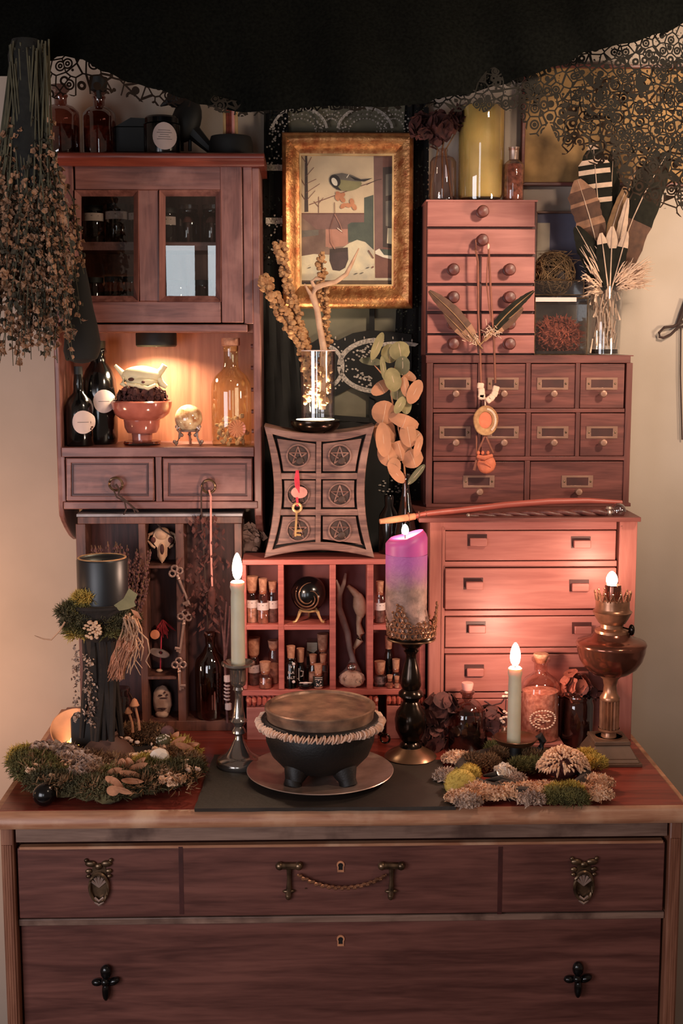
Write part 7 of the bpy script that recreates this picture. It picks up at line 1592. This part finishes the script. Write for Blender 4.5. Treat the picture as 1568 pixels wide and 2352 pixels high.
solo('black_pouch', 'black cloth pouch hanging beside the dried herb bundle', 'pouch', b, 'sheer')
# ------------------------------------------------------------------ black gauze canopy with lace edge
DP = thing('gauze_canopy', 'black gauze drape swagged across the top of the alcove', 'drape', W(780, 240, .25))
def edge(x):                                     # lower hem of the dense gauze, photo y at photo x
    K = [(-80, 190), (0, 175), (30, 175), (62, 160), (95, 150), (140, 128), (185, 136), (240, 165), (300, 190), (360, 205), (420, 225), (460, 240), (560, 258), (640, 252), (760, 243), (880, 246), (980, 238), (1000, 226), (1060, 218), (1150, 196), (1200, 176), (1290, 150), (1350, 118), (1440, 100), (1520, 76), (1600, 40), (1680, 10)]
    for (a, y0), (c, y1) in zip(K, K[1:]):
        if a <= x <= c: t = (x-a)/(c-a); t = t*t*(3-2*t); return y0+(y1-y0)*t
    return K[-1][1]
b = MB(); nx = 120; ny = 22; rows = []
for j in range(ny+1):
    v = j/ny; row = []
    for i in range(nx+1):
        x = -90+1770*i/nx; y = -160+(edge(x)+160)*v; Y = .36-.16*math.sin(v*1.5)+.022*math.sin(x*.011+v*2.2)*v+.012*math.sin(x*.031-v*3+1)*v+.03*math.sin(v*9+x*.004)*(.3+.7*v)*.35
        row.append(W(x, y, Y))
    rows.append(b.add(row))
for r0, r1 in zip(rows, rows[1:]):
    for i in range(nx): b.face((r0[i], r1[i], r1[i+1], r0[i+1]))
build('gauze_sheet', b, 'drape', DP)
def fringe(name, x0, x1, ytop, ybot, Y, m, n=60, rows_=8, wav=.01):
    b = MB(); rows = []
    for j in range(rows_+1):
        v = j/rows_; row = []
        for i in range(n+1): x = x0+(x1-x0)*i/n; y = ytop(x)+(ybot(x)-ytop(x))*v; row.append(W(x, y, Y+wav*math.sin(x*.02+v*2)))
        rows.append(b.add(row))
    for r0, r1 in zip(rows, rows[1:]):
        for i in range(n): b.face((r0[i], r1[i], r1[i+1], r0[i+1]))
    return build(name, b, m, DP)
sc = lambda x, w, h: h*abs(math.sin(math.pi*x/w))
fringe('lace_border', 20, 470, lambda x: edge(x)-25, lambda x: 205+12*math.sin(x*.02)+sc(x, 38, 12)+(x-20)*.05, .285, 'lacec')
fringe('lace_border', 995, 1240, lambda x: edge(x)-60, lambda x: 236+sc(x, 60, 22)-max(0, x-1150)*.15, .24, 'lacef')
def rb_(x): return 232+(x-1180)*.32+sc(x, 70, 26)+ (60*max(0, min(1, (x-1390)/60)))
fringe('lace_border', 1180, 1660, lambda x: edge(x)-30, lambda x: max(edge(x)+20, rb_(x)-45), .25, 'lacef')
fringe('lace_border', 1190, 1660, lambda x: rb_(x)-60, lambda x: rb_(x)+20+sc(x, 70, 24), .245, 'laced')
fringe('lace_underlayer', 1290, 1660, lambda x: edge(x)+70, lambda x: rb_(x)+44+sc(x+30, 90, 22), .29, 'lacec')
fringe('lace_border', 470, 1000, lambda x: edge(x)-25, lambda x: edge(x)+4+sc(x, 44, 7), .225, 'laced')
b = MB(); b.ptube([(226, 178, .5), (226, 208, .5)], [21, 19], 12); b.ptube([(226, 208, .5), (228, 226, .5)], 6, 6); solo('black_stopper', 'black knob stopper showing behind the lace at upper left', 'stopper', b, 'blkm')
